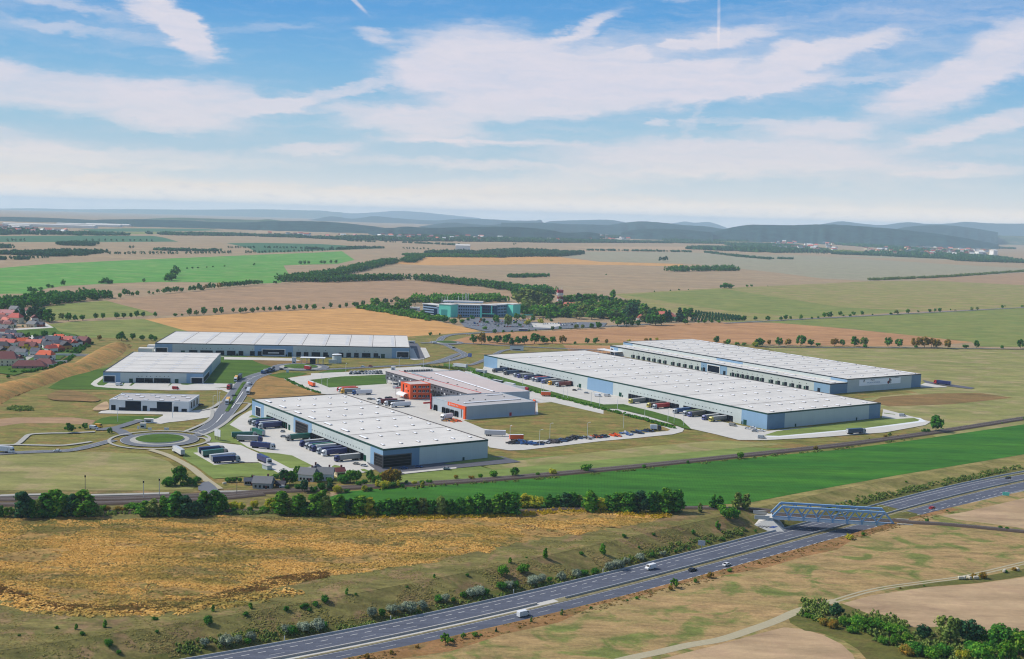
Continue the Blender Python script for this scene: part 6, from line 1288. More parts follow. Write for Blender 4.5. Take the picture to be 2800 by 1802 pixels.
# ------------------------------------------------------------------ vegetation
def hit(x, y):
    z = 0.0
    for _ in range(8): p = gxy(x, y, z); z = gz(p.x, p.y)
    p.z = z; return p
def leafq(mb_v, mb_f, c, nrm, s, rnd):
    t = nrm.cross(Vector((rnd.uniform(-1, 1), rnd.uniform(-1, 1), rnd.uniform(-1, 1)))).normalized() * s; b = nrm.cross(t) * rnd.uniform(.6, 1)
    o = len(mb_v); mb_v += [tuple(c - t - b * .5), tuple(c + t * .7 - b), tuple(c + t + b * .6), tuple(c - t * .6 + b)]; mb_f.append((o, o+1, o+2, o+3))
OCT = [Vector(v) for v in ((1,0,0),(-1,0,0),(0,1,0),(0,-1,0),(0,0,1),(0,0,-1))]
OF = [(0,2,4),(2,1,4),(1,3,4),(3,0,4),(2,0,5),(1,2,5),(3,1,5),(0,3,5)]
def crown_geo(V, F, org, Rr, H_, z0, shape, nleaf, leaf, rnd, core=.78):
    """leaf faces scattered on a set of overlapping lobes; V, F are extended"""
    nl = 7 if nleaf < 100 else (13 if nleaf < 500 else 22); lobes = []
    for i in range(nl):
        if shape == 'poplar': t = (i + .5) / nl; z = z0 + (H_ - z0) * (.08 + .86 * t); w_ = Rr * (.35 + .75 * sin(pi * min(1, .18 + t * .78))) * .55; a_ = rnd.uniform(0, 6.28); lobes.append((Vector((cos(a_) * w_, sin(a_) * w_, z)), Rr * (.62 - .3 * t) * rnd.uniform(.8, 1.2)))
        elif shape == 'cone': t = (i + .5) / nl; z = z0 + (H_ - z0) * t * .95; w_ = Rr * (1 - t) * .55; a_ = i * 2.4; lobes.append((Vector((cos(a_) * w_, sin(a_) * w_, z)), Rr * (.62 - .5 * t)))
        elif shape == 'bush': a_ = rnd.uniform(0, 6.28); q = sqrt(rnd.random()) * .62; lobes.append((Vector((cos(a_) * q * Rr, sin(a_) * q * Rr, H_ * rnd.uniform(.25, .62))), Rr * rnd.uniform(.3, .48)))
        else:
            a_ = i * 2.399 + rnd.uniform(-.7, .7); u = (i + rnd.random()) / nl; q = sqrt(max(0, 1 - (1.7 * u - .75) ** 2)) * rnd.uniform(.4, .9); lobes.append((Vector((cos(a_) * q * Rr, sin(a_) * q * Rr, z0 + (H_ - z0) * (.12 + .76 * u))), Rr * rnd.uniform(.24, .54) * (1 - .3 * u)))
    zs = .85 if shape == 'bush' else 1.1
    for c, r in lobes:
        o = len(V); 
        for d in OCT: V.append(tuple(org + c + Vector((d.x * r * core, d.y * r * core, d.z * r * core * zs))))
        F += [(a + o, b + o, c_ + o) for a, b, c_ in OF]
    for i in range(nleaf):
        c, r = lobes[i % nl]; d = Vector((rnd.gauss(0, 1), rnd.gauss(0, 1), rnd.gauss(.25, 1))).normalized(); k = rnd.uniform(.72, 1.18)
        p = org + c + Vector((d.x * r * k, d.y * r * k, d.z * r * k * zs))
        if p.z < org.z + .1: p.z = org.z + .1 + rnd.random() * .3
        leafq(V, F, p, (d + Vector((rnd.uniform(-.6, .6), rnd.uniform(-.6, .6), rnd.uniform(-.3, .8)))).normalized(), leaf * rnd.uniform(.6, 1.3), rnd)
TT = {}
DIM = dict(oak=(.42, .22), poplar=(.27, .04), cone=(.30, .06), bush=(.62, 0))
def tree_tpl(shape, m, detail, seed):
    k = (shape, m, detail, seed)
    if k in TT: return TT[k]
    rnd = random.Random(hash(str(k)) % 9999 if 0 else sum(ord(ch) for ch in str(k))); rr, zb = DIM[shape]; Hh = 10.0
    V, F = [], []; nleaf = (1100, 420, 130)[detail]; leaf = (.42, .62, 1.0)[detail]
    crown_geo(V, F, Vector((0, 0, 0)), Hh * rr, Hh, Hh * zb, shape, nleaf, leaf, rnd)
    me = bpy.data.meshes.new('crown'); me.from_pydata(V, [], F); me.materials.append(M[m]); me.update()
    mt = None
    if shape != 'bush':
        mb = MB(); mb.cyl(0, 0, -.4, Hh * .35, .26, .17, M['bark'], 7, False); mb.cyl(0, 0, Hh * .35, Hh * .8, .17, .05, M['bark'], 5, False)
        for a_ in range(4): mb.bar((0, 0, Hh * (.25 + .08 * a_)), (cos(a_ * 1.7) * Hh * rr * .6, sin(a_ * 1.7) * Hh * rr * .6, Hh * (.45 + .09 * a_)), .1, M['bark'])
        mt = mb.mesh('trunk')
    TT[k] = (me, mt); return TT[k]
KM = {'o': ('oak', 'leaf_dark', 'dark green round'), 'm': ('oak', 'leaf_mid', 'mid green round'), 'g': ('oak', 'leaf_bright', 'bright green round'), 'y': ('bush', 'leaf_yellow', 'yellow green'), 'r': ('oak', 'leaf_rust', 'rusty tinted'), 'b': ('bush', 'leaf_dark', 'dark green'), 'n': ('bush', 'leaf_mid', 'mid green'), 'e': ('bush', 'leaf_rust', 'rusty'),
      's': ('bush', 'leaf_silver', 'silvery grey'), 'p': ('poplar', 'leaf_mid', 'tall mid green'), 'q': ('poplar', 'leaf_dark', 'tall dark green'), 'w': ('poplar', 'leaf_blue', 'tall blue green'), 'u': ('poplar', 'leaf_bright', 'tall bright green'), 'v': ('poplar', 'leaf_olive', 'tall olive'), 'c': ('cone', 'leaf_blue', 'black green conical'), 'l': ('oak', 'leaf_olive', 'olive round'), 'k': ('oak', 'leaf_blue', 'blackish round'), 't': ('poplar', 'leaf_yellow', 'tall yellow green')}
rt = random.Random(77); tcount = {}
def trees(reg, spec, where, group, name='tree', detail=1, start=0, split=True, wid=1.0, lab=None):
    items = []
    for it in spec.split():
        k = it[0]; x, y, h = (float(v) for v in it[1:].split(',')); items.append((k, x, y, h))
    items.sort(key=lambda t: t[1])
    ox, oy, s_ = REG[reg]
    for i, (k, x, y, h) in enumerate(items):
        X, Yy = ox + x / s_, oy + y / s_; p = hit(X, Yy); d = sqrt(p.x ** 2 + p.y ** 2 + (HC - p.z) ** 2); Hm = h / s_ * d / FPX * 1.02
        shape, m, adj = KM[k]; me, mt = tree_tpl(shape, m, detail, rt.randrange(5)); s = Hm / 10.0; wv_ = wid * rt.uniform(.8, 1.25); rz = rt.uniform(0, 6.28)
        nm = name if shape != 'cone' else 'conifer'
        if shape == 'bush' and name == 'tree': nm = 'bush'
        if name == 'silver_bush' and k != 's': nm = 'bush'
        label = f'{adj} {nm.replace("_", " ").replace("silver ", "")}, {nth(start + i)} from the left {where}'
        if mt is None or not split:
            o = bpy.data.objects.new(nm, me); col.objects.link(o)
            if shape == 'bush': sc_ = (s * wv_ * 1.0, s * wv_ * 1.0, s * 1.1)
            else: sc_ = (s * wv_, s * wv_, s)
            o.scale = sc_
        else:
            o = bpy.data.objects.new(nm, None); col.objects.link(o); o.scale = (s * wv_, s * wv_, s)
            for n_, mm in (('crown', me), ('trunk', mt)): c = bpy.data.objects.new(n_, mm); col.objects.link(c); c.parent = o
        o.location = p; o.rotation_euler = (0, 0, rz)
        tag(o, label, 'bush' if nm.endswith('bush') else nm, group)
# near tree belt in front of the tracks
trees('q', 'q0,172,80 m65,172,70 w160,178,178 q230,176,125 v290,174,125 q350,172,160 u405,165,180 p450,168,165 w525,172,160 p605,170,175 q660,165,95 v700,162,85 n960,128,70 p1040,162,105 v1110,162,118 p1195,160,135 q1265,160,165 w1345,168,150 w1405,172,110 w1460,165,112 u1500,142,155 q1560,140,160 p1600,122,115', 'in the belt before the tracks', 'tree belt in front of the railway', 'poplar', 0, wid=1.35)
trees('q', 'y1700,112,62 y1760,118,60 n1700,135,40 y1850,104,62 y1975,112,92 n1920,135,50 n1820,135,45 e850,135,45 e900,135,45 e780,135,50 n750,135,55 n1650,120,50', 'between the two dense tree clumps', 'scrub bushes by the railway', 'bush', 0)
trees('q', 'u2040,152,160 v2110,157,100 p2170,157,150 w2230,157,95 u2330,154,165', 'in the belt start before the green field', 'tree belt in front of the green field', 'poplar', 0, wid=1.4)
trees('r', 'p20,152,130 q90,158,92 p165,157,150 v240,158,140 p330,160,150 w410,160,120 u490,158,140 t560,158,125 q625,158,105 q690,158,122 q750,158,115 p800,157,125 q870,158,130 v945,157,125 q1010,156,112 v1075,158,135 q1140,156,115 q1215,156,122 p1285,156,132 q1350,156,155 q1420,152,112 p1480,152,142 q1545,152,165 q1600,150,155 t1680,102,98 y1745,102,92 q1870,102,95 q1920,98,85 w1990,102,105 q2040,98,108 v2085,100,90 p2160,128,145 y2230,122,100 q2290,122,112 q2335,126,130 p2395,126,132', 'in the long belt before the green field', 'tree belt in front of the green field', 'poplar', 0, wid=1.4)
trees('z', 'q1720,1402,55 w1750,1402,60 q1785,1402,58 p1820,1402,64 q1850,1402,62', 'at the right end of the belt', 'tree belt in front of the green field', 'poplar', 0, wid=1.3)
trees('z', 'v1915,1402,26 q1950,1392,38 q1968,1391,34 n1985,1424,40 b2005,1420,36 v2016,1393,45 v2040,1394,42 n1975,1402,24', 'between the belt and the bridge', 'trees near the bridge', 'tree', 1)
trees('n', 'o205,1085,235 b90,1095,130 b340,1085,110 b430,1050,85 b20,1100,110 n250,1100,70 b400,1100,70', 'in the thicket by the pale track', 'thicket by the pale track', 'tree', 0)
trees('n', 'b830,1052,75 b905,1050,75 b985,1046,68 g1750,985,150 k1560,1085,200 o1640,1085,185 b1700,1020,110 k1830,1185,165 o2010,1060,145 b2055,1155,115 k2165,1150,100 y2265,1170,92 b1460,1000,70 b1160,1000,58 b1950,1180,90 b1740,1150,90 b2350,1060,120 b1600,1150,70 c1332,1140,60 b2100,1190,60', 'around the old railway houses', 'garden trees by the old houses', 'tree', 0)
trees('o', 'm520,1052,165 m600,1045,150 b440,1045,115 m780,1045,155 n835,1055,110 r1010,1075,195 r1110,1080,205 m945,1065,150 y350,1185,108 b470,1185,62 y700,1165,92 b770,1165,62 t870,1120,105 y965,1125,112 b1060,1115,80 t1150,1115,95 b1250,1075,60 y1350,1080,58 b1450,1075,58 b1545,1066,62 t1460,1122,82 e1900,1005,62 n2220,992,62 b2393,984,62 b250,1065,90 b620,1100,80 b700,1080,80 b1200,1120,60', 'below the near warehouse corner', 'thicket below the near warehouse', 'bush', 0)
trees('z', 'y1512,1298,18 o1408,1304,26 n1350,1306,22 n1602,1290,24 n2025,1254,20 b1760,1280,12 e2230,1230,12 e1290,1312,14 n1470,1302,12 b1880,1268,10', 'along the railway beyond the houses', 'bushes along the far track', 'bush', 1)
trees('l', 'o1240,1105,200 b1080,1115,62 b1140,1115,55 e575,1185,52 l635,1170,55 e740,1170,26 e365,1205,24 b1330,1080,25 b2393,945,35 e1600,1060,18 b2100,1000,22', 'beside the railway at the far right', 'bushes along the far track', 'bush', 1)
trees('t', 'k330,1115,155 n420,1205,110 n550,1225,150 m650,1255,150 n760,1260,160 n900,1295,140 n1000,1300,130 g950,1405,120 g1070,1400,125 k1240,1350,150 l1500,1385,275 k1700,1405,245 o1805,1405,195 o2020,1450,235 o2130,1450,215 g2250,1505,220 o2340,1480,210 y1650,1570,130 n1350,1560,160 b1200,1500,130 n1850,1570,190 g2110,1600,230 e300,1225,110 e200,1190,90 n100,1140,70 n30,1110,55 b1450,1520,145 b1760,1500,150 n820,1390,90 b1120,1440,90 b1950,1500,140 n500,1270,80 e1080,1500,110', 'in the lower right hollow', 'trees of the lower right hollow', 'tree', 0, wid=1.1)
trees('t', 'e1850,700,75 e1780,700,55 b2100,640,45 e2200,620,45 b1250,785,25 y470,290,62 n615,252,42 b1290,108,42 b2050,180,40 b2120,190,36 e1000,810,28', 'along the right field edges', 'field edge bushes at the right', 'bush', 1)
trees('q', 's1488,1125,66 s1650,1115,78 s1730,1095,58 s1825,1075,75 s2080,1025,68 b2130,1025,60 s2200,1012,78 s2310,993,82 b2350,990,60 b1515,988,66 b790,1165,55 b1800,1095,40', 'on the nearest motorway bank', 'silvery shrubs along the motorway bank', 'silver_bush', 0)
trees('r', 's580,905,80 b650,898,60 s720,880,65 s790,860,52 s855,865,82 s942,843,75 b1060,800,60 s1105,800,68 b1170,795,40 b1240,765,50 s1290,755,66 s1345,750,78 b1405,740,52 b1520,705,60 s1565,695,66 b1620,688,52 s1745,668,75 s1810,650,66 b1870,645,42 s1955,625,60 s2065,606,70 b2120,596,46 b2200,585,50 s2300,555,66 s2365,545,75', 'on the middle motorway bank', 'silvery shrubs along the motorway bank', 'silver_bush', 0)
trees('s', 's50,545,75 s190,505,85 b330,475,58 s430,465,66 b560,430,40 b700,400,36 b900,330,40 b1060,300,36 b1250,250,34 b1400,215,34', 'on the bank towards the bridge', 'silvery shrubs along the motorway bank', 'silver_bush', 1)
trees('r', 'b232,812,52 p395,735,48 b1270,615,26 n1535,622,85 n1675,604,76 p1835,482,78 p2255,462,80 b70,862,30 b165,850,30 p1030,615,32 p1580,505,42 b830,700,18 b460,745,22 b2100,460,30 b120,895,28 b1700,470,16', 'on the grass strip, middle', 'saplings on the grass strip', 'sapling', 1)
trees('q', 'b600,1030,34 b865,1195,30 p765,975,55 p555,990,40 b1130,920,30 b410,985,28 b140,1040,22 p1550,860,50 p1820,840,46 b1785,910,34 b2075,880,40 b2200,860,34 b2230,855,36 b2290,835,34 b1140,1060,26 b2360,800,56', 'on the lower left slope', 'saplings on the grass strip', 'sapling', 1)
trees('s', 'p1005,210,92 b750,255,55 b180,410,34 b25,270,50 b335,260,36 n1130,632,42 e930,698,76 n770,742,48 g550,800,98 e510,822,62 n155,918,42 b1300,590,18 e1440,545,30 e1630,480,26 b60,935,22 e1850,420,22', 'beside the motorway before the bridge', 'low growth beside the motorway', 'bush', 1)
trees('r', 'g1110,1100,80 g1240,1058,44 n1325,1040,38 c1480,1008,38 v1735,938,44 v1958,884,44 e905,1125,32 r720,1175,38 r540,1205,44 n1155,1080,34 b2170,840,24 e1650,980,20 b1370,1035,18', 'on the rusty motorway verge', 'low growth beside the motorway', 'bush', 1)
trees('p', 'b1250,310,40 s1200,300,24 b1330,240,20 b1450,235,18 n1840,80,24 b2270,380,20 b2060,495,30 b2110,520,18', 'around the blue bridge', 'bushes beyond the bridge', 'bush', 1)
trees('m', 'o905,404,125 o1115,352,78 o1440,414,76 b1045,345,30 b980,350,30', 'near the lay-by left of the roundabout', 'trees by the lay-by', 'tree', 1)
# rows behind the warehouses
rowA = 'behind the biggest warehouse'
trees('h', 'o690,912,125 r800,918,155 o900,893,88 o1010,908,108 o1130,920,135 b1180,920,78 o1270,918,105 o1360,918,115 o1492,912,140 o1600,905,100 m1640,908,80 m1730,910,95 r1860,908,108 b2023,914,38 o2175,912,80 o2290,914,85 r2435,915,68 n2690,905,30', rowA, 'tree row behind the biggest warehouse', 'tree', 1, wid=1.15)
trees('j', 'y570,262,38 e800,250,42 b850,246,40 y935,242,42 o1725,285,98 e1830,292,52 o1875,302,74 n1990,312,56 n2080,312,50 y2225,328,66 o2285,322,104', 'behind the far right warehouse', 'tree row behind the far right warehouse', 'tree', 1, wid=1.1)
trees('k', 'n75,232,62 o130,218,92 r250,212,72 o382,222,108 r500,217,88 o670,222,138 o800,222,86 n895,224,50 r1110,224,100 o1210,218,80 o1365,228,128 l1490,238,128 b1510,245,50 o1810,232,118 o1955,232,98 r2180,238,118 r2285,240,128 r2375,238,112 b2180,248,40', 'in the roadside row far right', 'tree row behind the far right warehouse', 'tree', 1, wid=1.15)
trees('z', 'r2562,952,22 r2592,954,24 o2670,952,20 b2640,952,12 o2790,952,22 b2740,953,10', 'at the right picture edge', 'tree row behind the far right warehouse', 'tree', 1)
trees('h', 'o130,808,52 o250,800,32 o970,778,62 n840,728,52 o1083,772,46 o1197,768,38 o1420,752,32 o1507,748,34 o1725,738,58 o1825,728,46 l2035,718,66 l2120,718,62 o2235,708,66 o2330,712,76 b1970,722,20', 'along the teal office road', 'roadside trees by the teal offices', 'tree', 1)
trees('h', 'g990,645,110 l1140,690,165 g1260,605,95 g1345,605,80 y1400,665,85 g1470,625,85 y1565,645,80 l1510,560,90 b680,590,60 b620,610,50 k830,640,65 r790,620,50 b870,650,50 b1240,650,50 b1300,680,40 n540,640,60 r510,600,75 b1010,690,30 b1320,700,25 b1460,700,22 m1660,600,80 b1710,620,50', 'in the teal office car park', 'trees among the parked cars', 'tree', 1)
trees('b', 'b930,1160,60 o1000,1150,50 m1115,1165,90 b1080,1190,60 m1180,1190,75 m1230,1200,80 g1270,1205,60 m1320,1210,90 m1380,1200,100 k1210,1130,50 k1265,1125,35 l1315,1125,60 m1365,1140,60 m1440,1140,70 l1490,1140,75 b1450,1230,60 b1520,1255,60 b1600,1270,60 b1640,1280,50 b1770,1300,70 b1850,1320,60 m1560,1240,50 g1700,1275,50 b1720,1290,50 b1490,1190,40 o1575,1110,40 m1625,1115,50 o1720,1110,48 l1775,1110,45 o1870,1110,50 o1910,1110,60 b1150,1175,40', 'around the teal offices', 'shrubbery by the teal offices', 'tree', 1, wid=1.2)
trees('c', 'p940,1092,92 w625,1150,116 c1280,1312,124 c1437,1302,112 c1467,1302,112 c1565,1298,132 o1640,1292,122 k1110,1292,160 v1242,1300,115 m1225,1222,92 o1322,1245,84 o1390,1205,36 m985,1342,92 o1070,1342,84 o1122,1342,58 o1182,1342,64 o1290,1332,104 o1342,1332,98 o1395,1332,104 b1500,1285,40 o810,1358,58 o740,1358,46 o1620,1322,48 n1745,1312,28 o1800,1314,36 o1865,1310,32 n1930,1309,30 o2170,1292,52 o2272,1287,40 o2390,1287,42 o1330,1280,90', 'by the coral roofed houses', 'trees around the coral roofed houses', 'tree', 1, wid=1.15)
rnd = random.Random(9); sp = []
for i in range(58):
    x = rnd.uniform(90, 1160); lo = 1290 - max(0, 1160 - x) * .02; y = rnd.uniform(1175 if x > 520 else 1120, lo); k = rnd.choice('mooml') if not (700 < x < 1060 and y < 1235) else rnd.choice('ggm')
    sp.append(f'{k}{x:.0f},{y:.0f},{rnd.uniform(70, 105):.0f}')
trees('c', ' '.join(sp), 'in front of the striped tower', 'park wood below the striped tower', 'tree', 1, wid=1.35)
trees('c', 'l120,1160,170 l190,1165,165 m260,1160,140 l320,1180,120 o60,1130,110 o20,1060,60 m500,1140,90 m560,1140,95 o650,1150,100 m700,1150,110 m760,1140,100 o840,1130,85 o880,1140,80 m1010,1140,60 l1060,1150,60 m360,1240,110 m290,1260,100 m240,1240,100 o960,1160,85', 'beside and behind the tower', 'park wood below the striped tower', 'tree', 1, wid=1.3)
trees('d', 'o5,1290,32 o120,1287,36 o165,1282,48 b215,1272,30 m305,1280,48 b405,1272,25 b470,1268,26 m525,1264,52 o578,1264,58 o675,1242,40 b705,1247,20 n765,1252,32 o790,1230,26 o805,1240,32 o880,1240,42 b980,1237,15 b1150,1232,24 l1200,1232,42 m1305,1224,42 b1405,1210,20 o1510,1214,34 o1560,1207,30 o1605,1210,38 b1705,1192,18 l1905,1197,32 l1955,1192,30 o2190,1174,28 b2215,1157,14 b2375,1162,20', 'along the far right field road', 'roadside trees at the right', 'tree', 2, split=False)
trees('a', 'l500,1292,36 l570,1282,62 o640,1292,74 o702,1292,54 o770,1287,52 o895,1277,58 o962,1272,52 o1090,1267,52 o1155,1264,46 o1223,1262,46 o1280,1260,62 o1340,1252,46 o1452,1254,46 b1635,1247,32 b1702,1242,22 o1772,1242,68 l1835,1237,46 o1905,1237,74 o2010,1227,56 o2070,1224,62 o2180,1212,42 o2250,1220,52 o2292,1212,46 o2360,1217,48', 'in the hedge behind the left warehouses', 'hedge row behind the left warehouses', 'tree', 1)
trees('b', 'o15,1202,42 o72,1202,44 o130,1200,40 o185,1197,48 o220,1197,44 o298,1192,50 o352,1192,46 o410,1182,42 m470,1187,52 m545,1187,52 b630,1180,28 o697,1172,54 b780,1170,38 o845,1167,48', 'in the middle hedge by the stubble field', 'hedge row behind the left warehouses', 'tree', 1)
trees('e', 'r1300,388,66 o1590,393,114 m1545,383,60 b1665,386,32 o1735,380,82 o1860,388,68 o1980,392,78 m2035,396,60 o265,367,68 o365,383,92 o470,378,74 o585,388,122 o712,342,58 b105,882,46 m1130,485,62 m1000,565,90 b1060,470,40 o130,310,30 b700,690,40 b230,660,50 b300,660,60 b1200,440,40', 'near village and grassy bank', 'village trees', 'tree', 1)
trees('w', 'k440,310,270 k560,335,150 k650,250,210 k750,220,230 k830,300,220 k900,300,270 o990,310,250 o1040,330,150 k370,260,120 b300,430,60 b480,420,50 b1150,900,60 b1300,960,60 b1420,960,70 b1520,960,60 b400,880,110 b700,1010,50 b820,920,40 b340,1120,70 b430,1120,70 b500,1330,40 b200,1330,50 b800,1320,50 b950,1310,50', 'among the village houses', 'dark trees round the village', 'tree', 1)
trees('a', 'o1165,1052,58 m1120,1078,44 o1200,1052,46 o1240,1060,40 o1285,1057,46 o1393,1042,32 b1430,1042,26 o1475,1032,36 m1530,1037,46 o1560,1032,58 m1590,1032,52 m1625,1027,52 o1655,1022,52 o1700,1022,42 o1775,1017,52 o1812,1014,52 o1860,1007,64 b1885,1007,36 r1925,997,46 o1960,992,58 o1995,994,52 r2050,987,52 o2090,982,58 o2120,980,52 o2148,980,58 o2180,974,52 o2210,970,48 o2240,970,50 o2272,967,48 o2302,964,54 o2335,960,54 o2375,957,48', 'left of the long dark wood', 'tree row left of the dark wood', 'tree', 2, split=False)
trees('a', 'o590,964,56 b985,942,64 b1030,944,42 b940,942,30 o1345,932,36 b450,982,42 b490,980,26 b290,1017,52 b330,1022,42 b380,1000,30 b1555,917,78 b1600,912,84 o1625,895,84 o1640,865,88 b1800,803,22 b1850,800,18 b1750,806,18 b1930,793,14 b1990,790,16 b2097,784,16 b2375,772,26', 'in the bright green field', 'trees in the green field', 'tree', 2, split=False)
trees('b', 'o15,952,42 b180,942,32 o260,937,46 o310,932,38 o350,930,42 o395,930,42 o50,950,36 o415,765,36 o455,765,38 o490,762,32 o610,758,32 o640,757,30 o700,757,36 o748,755,36', 'beside the long dark wood', 'trees at the green field edge', 'tree', 2, split=False)
trees('c', 'k1385,733,42 k1440,733,48 k1415,735,40 b1990,985,62 b2040,985,50 b1960,985,40 b2200,975,28 b2240,972,26 b1330,1020,16 b1480,1010,14 b1560,1005,18 b1650,1002,12 b880,862,14 b2390,968,10', 'on the wide brown fields', 'lone clumps on the brown fields', 'tree', 2, split=False)
# far woods and hedges: masses nobody could count
def wood(name, label, st, depth, H_, spacing, m, leaves=26, seed=1, hv=.25, kind='stuff', cat='wood', leaf=1.5):
    rnd = random.Random(seed); P = [hit(x, y) for x, y in px(st)]; V, F = [], []
    for a_, b_ in zip(P[:-1], P[1:]):
        d = b_ - a_; L = sqrt(d.x ** 2 + d.y ** 2); n_ = max(1, int(L * depth / spacing ** 2)); d2 = Vector((d.x, d.y, 0)).normalized(); nn = Vector((-d2.y, d2.x, 0))
        if nn.y < 0: nn = -nn
        if n_ > 2600: n_ = 2600
        for _ in range(n_):
            q = a_ + Vector((d.x, d.y, 0)) * rnd.random() + nn * depth * rnd.random(); q.z = gz(q.x, q.y) - .3
            h = H_ * rnd.uniform(1 - hv, 1 + hv * .6); crown_geo(V, F, q, spacing * rnd.uniform(.6, .85), h, h * .12, 'oak', leaves, leaf, rnd, .9)
    me = bpy.data.meshes.new(name); me.from_pydata(V, [], F); me.materials.append(M[m]); me.update(); o = bpy.data.objects.new(name, me); col.objects.link(o)
    return tag(o, label, cat, None, kind)
wood('wood', 'long dark wood running diagonally between bright green and brown field', 'b 415,918 600,895 780,875 1100,800 1350,745 1465,695', 42, 15, 8, 'leaf_dark', 26, 2)
wood('wood', 'long bending tree belt right behind the ploughed fields in the centre', 'b 250,928 420,928 600,932 780,930 1110,917 1450,910 1800,947 2100,977 2393,1018', 46, 14.5, 8, 'leaf_dark', 30, 3)
wood('wood', 'end of the tree belt that runs into the striped tower park', 'c -5,1015 120,1040 250,1040 420,1040', 70, 15, 8.5, 'leaf_dark', 30, 4)
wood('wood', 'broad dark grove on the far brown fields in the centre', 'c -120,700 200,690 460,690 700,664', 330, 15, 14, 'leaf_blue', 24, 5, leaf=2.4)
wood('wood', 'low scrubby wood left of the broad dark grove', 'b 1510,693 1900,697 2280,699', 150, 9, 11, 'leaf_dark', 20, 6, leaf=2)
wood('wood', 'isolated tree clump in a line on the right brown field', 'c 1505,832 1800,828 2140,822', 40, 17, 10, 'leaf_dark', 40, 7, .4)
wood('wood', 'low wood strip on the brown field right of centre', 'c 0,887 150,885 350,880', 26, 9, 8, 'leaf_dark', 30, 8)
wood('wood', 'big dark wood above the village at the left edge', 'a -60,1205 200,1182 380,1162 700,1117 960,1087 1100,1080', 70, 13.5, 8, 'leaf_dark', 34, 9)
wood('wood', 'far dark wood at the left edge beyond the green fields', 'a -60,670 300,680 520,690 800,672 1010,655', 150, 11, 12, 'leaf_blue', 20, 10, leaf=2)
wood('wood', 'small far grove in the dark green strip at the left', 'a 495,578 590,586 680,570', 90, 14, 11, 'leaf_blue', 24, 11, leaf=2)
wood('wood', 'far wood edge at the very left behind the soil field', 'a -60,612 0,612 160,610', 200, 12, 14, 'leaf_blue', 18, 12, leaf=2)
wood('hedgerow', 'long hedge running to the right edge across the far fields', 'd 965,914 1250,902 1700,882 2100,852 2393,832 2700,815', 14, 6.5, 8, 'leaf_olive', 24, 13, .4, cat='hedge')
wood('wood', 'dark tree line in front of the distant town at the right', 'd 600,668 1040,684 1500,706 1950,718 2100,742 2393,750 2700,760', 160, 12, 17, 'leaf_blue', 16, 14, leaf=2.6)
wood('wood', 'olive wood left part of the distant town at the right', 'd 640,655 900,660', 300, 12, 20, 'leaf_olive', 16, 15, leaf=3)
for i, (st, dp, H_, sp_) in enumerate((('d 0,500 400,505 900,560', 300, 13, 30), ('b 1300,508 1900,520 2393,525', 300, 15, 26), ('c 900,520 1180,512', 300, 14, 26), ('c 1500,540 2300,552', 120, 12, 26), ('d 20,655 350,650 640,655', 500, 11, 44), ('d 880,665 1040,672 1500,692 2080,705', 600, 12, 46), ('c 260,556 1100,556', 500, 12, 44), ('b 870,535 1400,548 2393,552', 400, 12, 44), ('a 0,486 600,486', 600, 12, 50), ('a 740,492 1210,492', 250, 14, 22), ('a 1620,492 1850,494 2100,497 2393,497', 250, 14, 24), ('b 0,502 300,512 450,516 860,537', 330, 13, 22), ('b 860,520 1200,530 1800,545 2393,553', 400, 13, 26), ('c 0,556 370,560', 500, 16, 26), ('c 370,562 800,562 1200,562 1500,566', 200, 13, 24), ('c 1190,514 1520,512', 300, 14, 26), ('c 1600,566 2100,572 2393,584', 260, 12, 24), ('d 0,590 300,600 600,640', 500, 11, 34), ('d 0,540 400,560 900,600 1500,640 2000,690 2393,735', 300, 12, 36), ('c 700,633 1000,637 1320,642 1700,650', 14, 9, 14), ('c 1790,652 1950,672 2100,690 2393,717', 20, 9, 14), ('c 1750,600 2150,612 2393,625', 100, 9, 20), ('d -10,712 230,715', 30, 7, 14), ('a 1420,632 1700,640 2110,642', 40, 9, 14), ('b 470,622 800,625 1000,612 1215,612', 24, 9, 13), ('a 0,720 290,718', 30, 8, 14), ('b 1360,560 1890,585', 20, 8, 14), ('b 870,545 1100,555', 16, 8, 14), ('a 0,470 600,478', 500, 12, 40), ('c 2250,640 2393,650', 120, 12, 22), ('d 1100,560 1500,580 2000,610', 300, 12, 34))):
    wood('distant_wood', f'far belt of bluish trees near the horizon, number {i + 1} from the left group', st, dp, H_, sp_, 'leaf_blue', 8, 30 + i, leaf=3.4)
# small far tree rows, one mass
def dots(st, n, H_, V, F, rnd, jit=4):
    P = [hit(x, y) for x, y in px(st)]; Ls = [(b_ - a_).length for a_, b_ in zip(P[:-1], P[1:])]; T = sum(Ls)
    for i in range(n):
        t = T * (i + .5) / n; k = 0
        while t > Ls[k]: t -= Ls[k]; k += 1
        q = P[k].lerp(P[k + 1], t / Ls[k]) + Vector((rnd.uniform(-jit, jit), rnd.uniform(-jit, jit), 0)); q.z = gz(q.x, q.y); h = H_ * rnd.uniform(.8, 1.15); crown_geo(V, F, q, h * .45, h, h * .15, 'oak', 22, 1.6, rnd, .9)
V, F = [], []; rnd = random.Random(4)
for st, n, H_ in (('a 1020,670 1660,668', 22, 10), ('a 1740,668 2170,662', 15, 10), ('a 2280,660 2393,658', 4, 10), ('b 5,658 530,645', 16, 10), ('b 560,640 1215,612', 24, 10), ('b 60,612 600,618', 18, 9), ('a 780,545 1450,550', 12, 11), ('a 50,550 250,548', 5, 12), ('a 1190,612 1260,610', 3, 10), ('c 700,632 1690,648', 30, 9), ('b 1190,556 1320,560', 6, 9), ('a 0,715 480,705', 14, 8), ('d 10,655 560,665', 22, 11), ('c 1080,512 1190,505', 5, 9), ('b 1360,618 1620,625', 8, 9), ('c 0,580 40,575', 2, 10), ('a 2120,610 2393,612', 12, 8)): dots(st, n, H_, V, F, rnd)
rnd = random.Random(5)
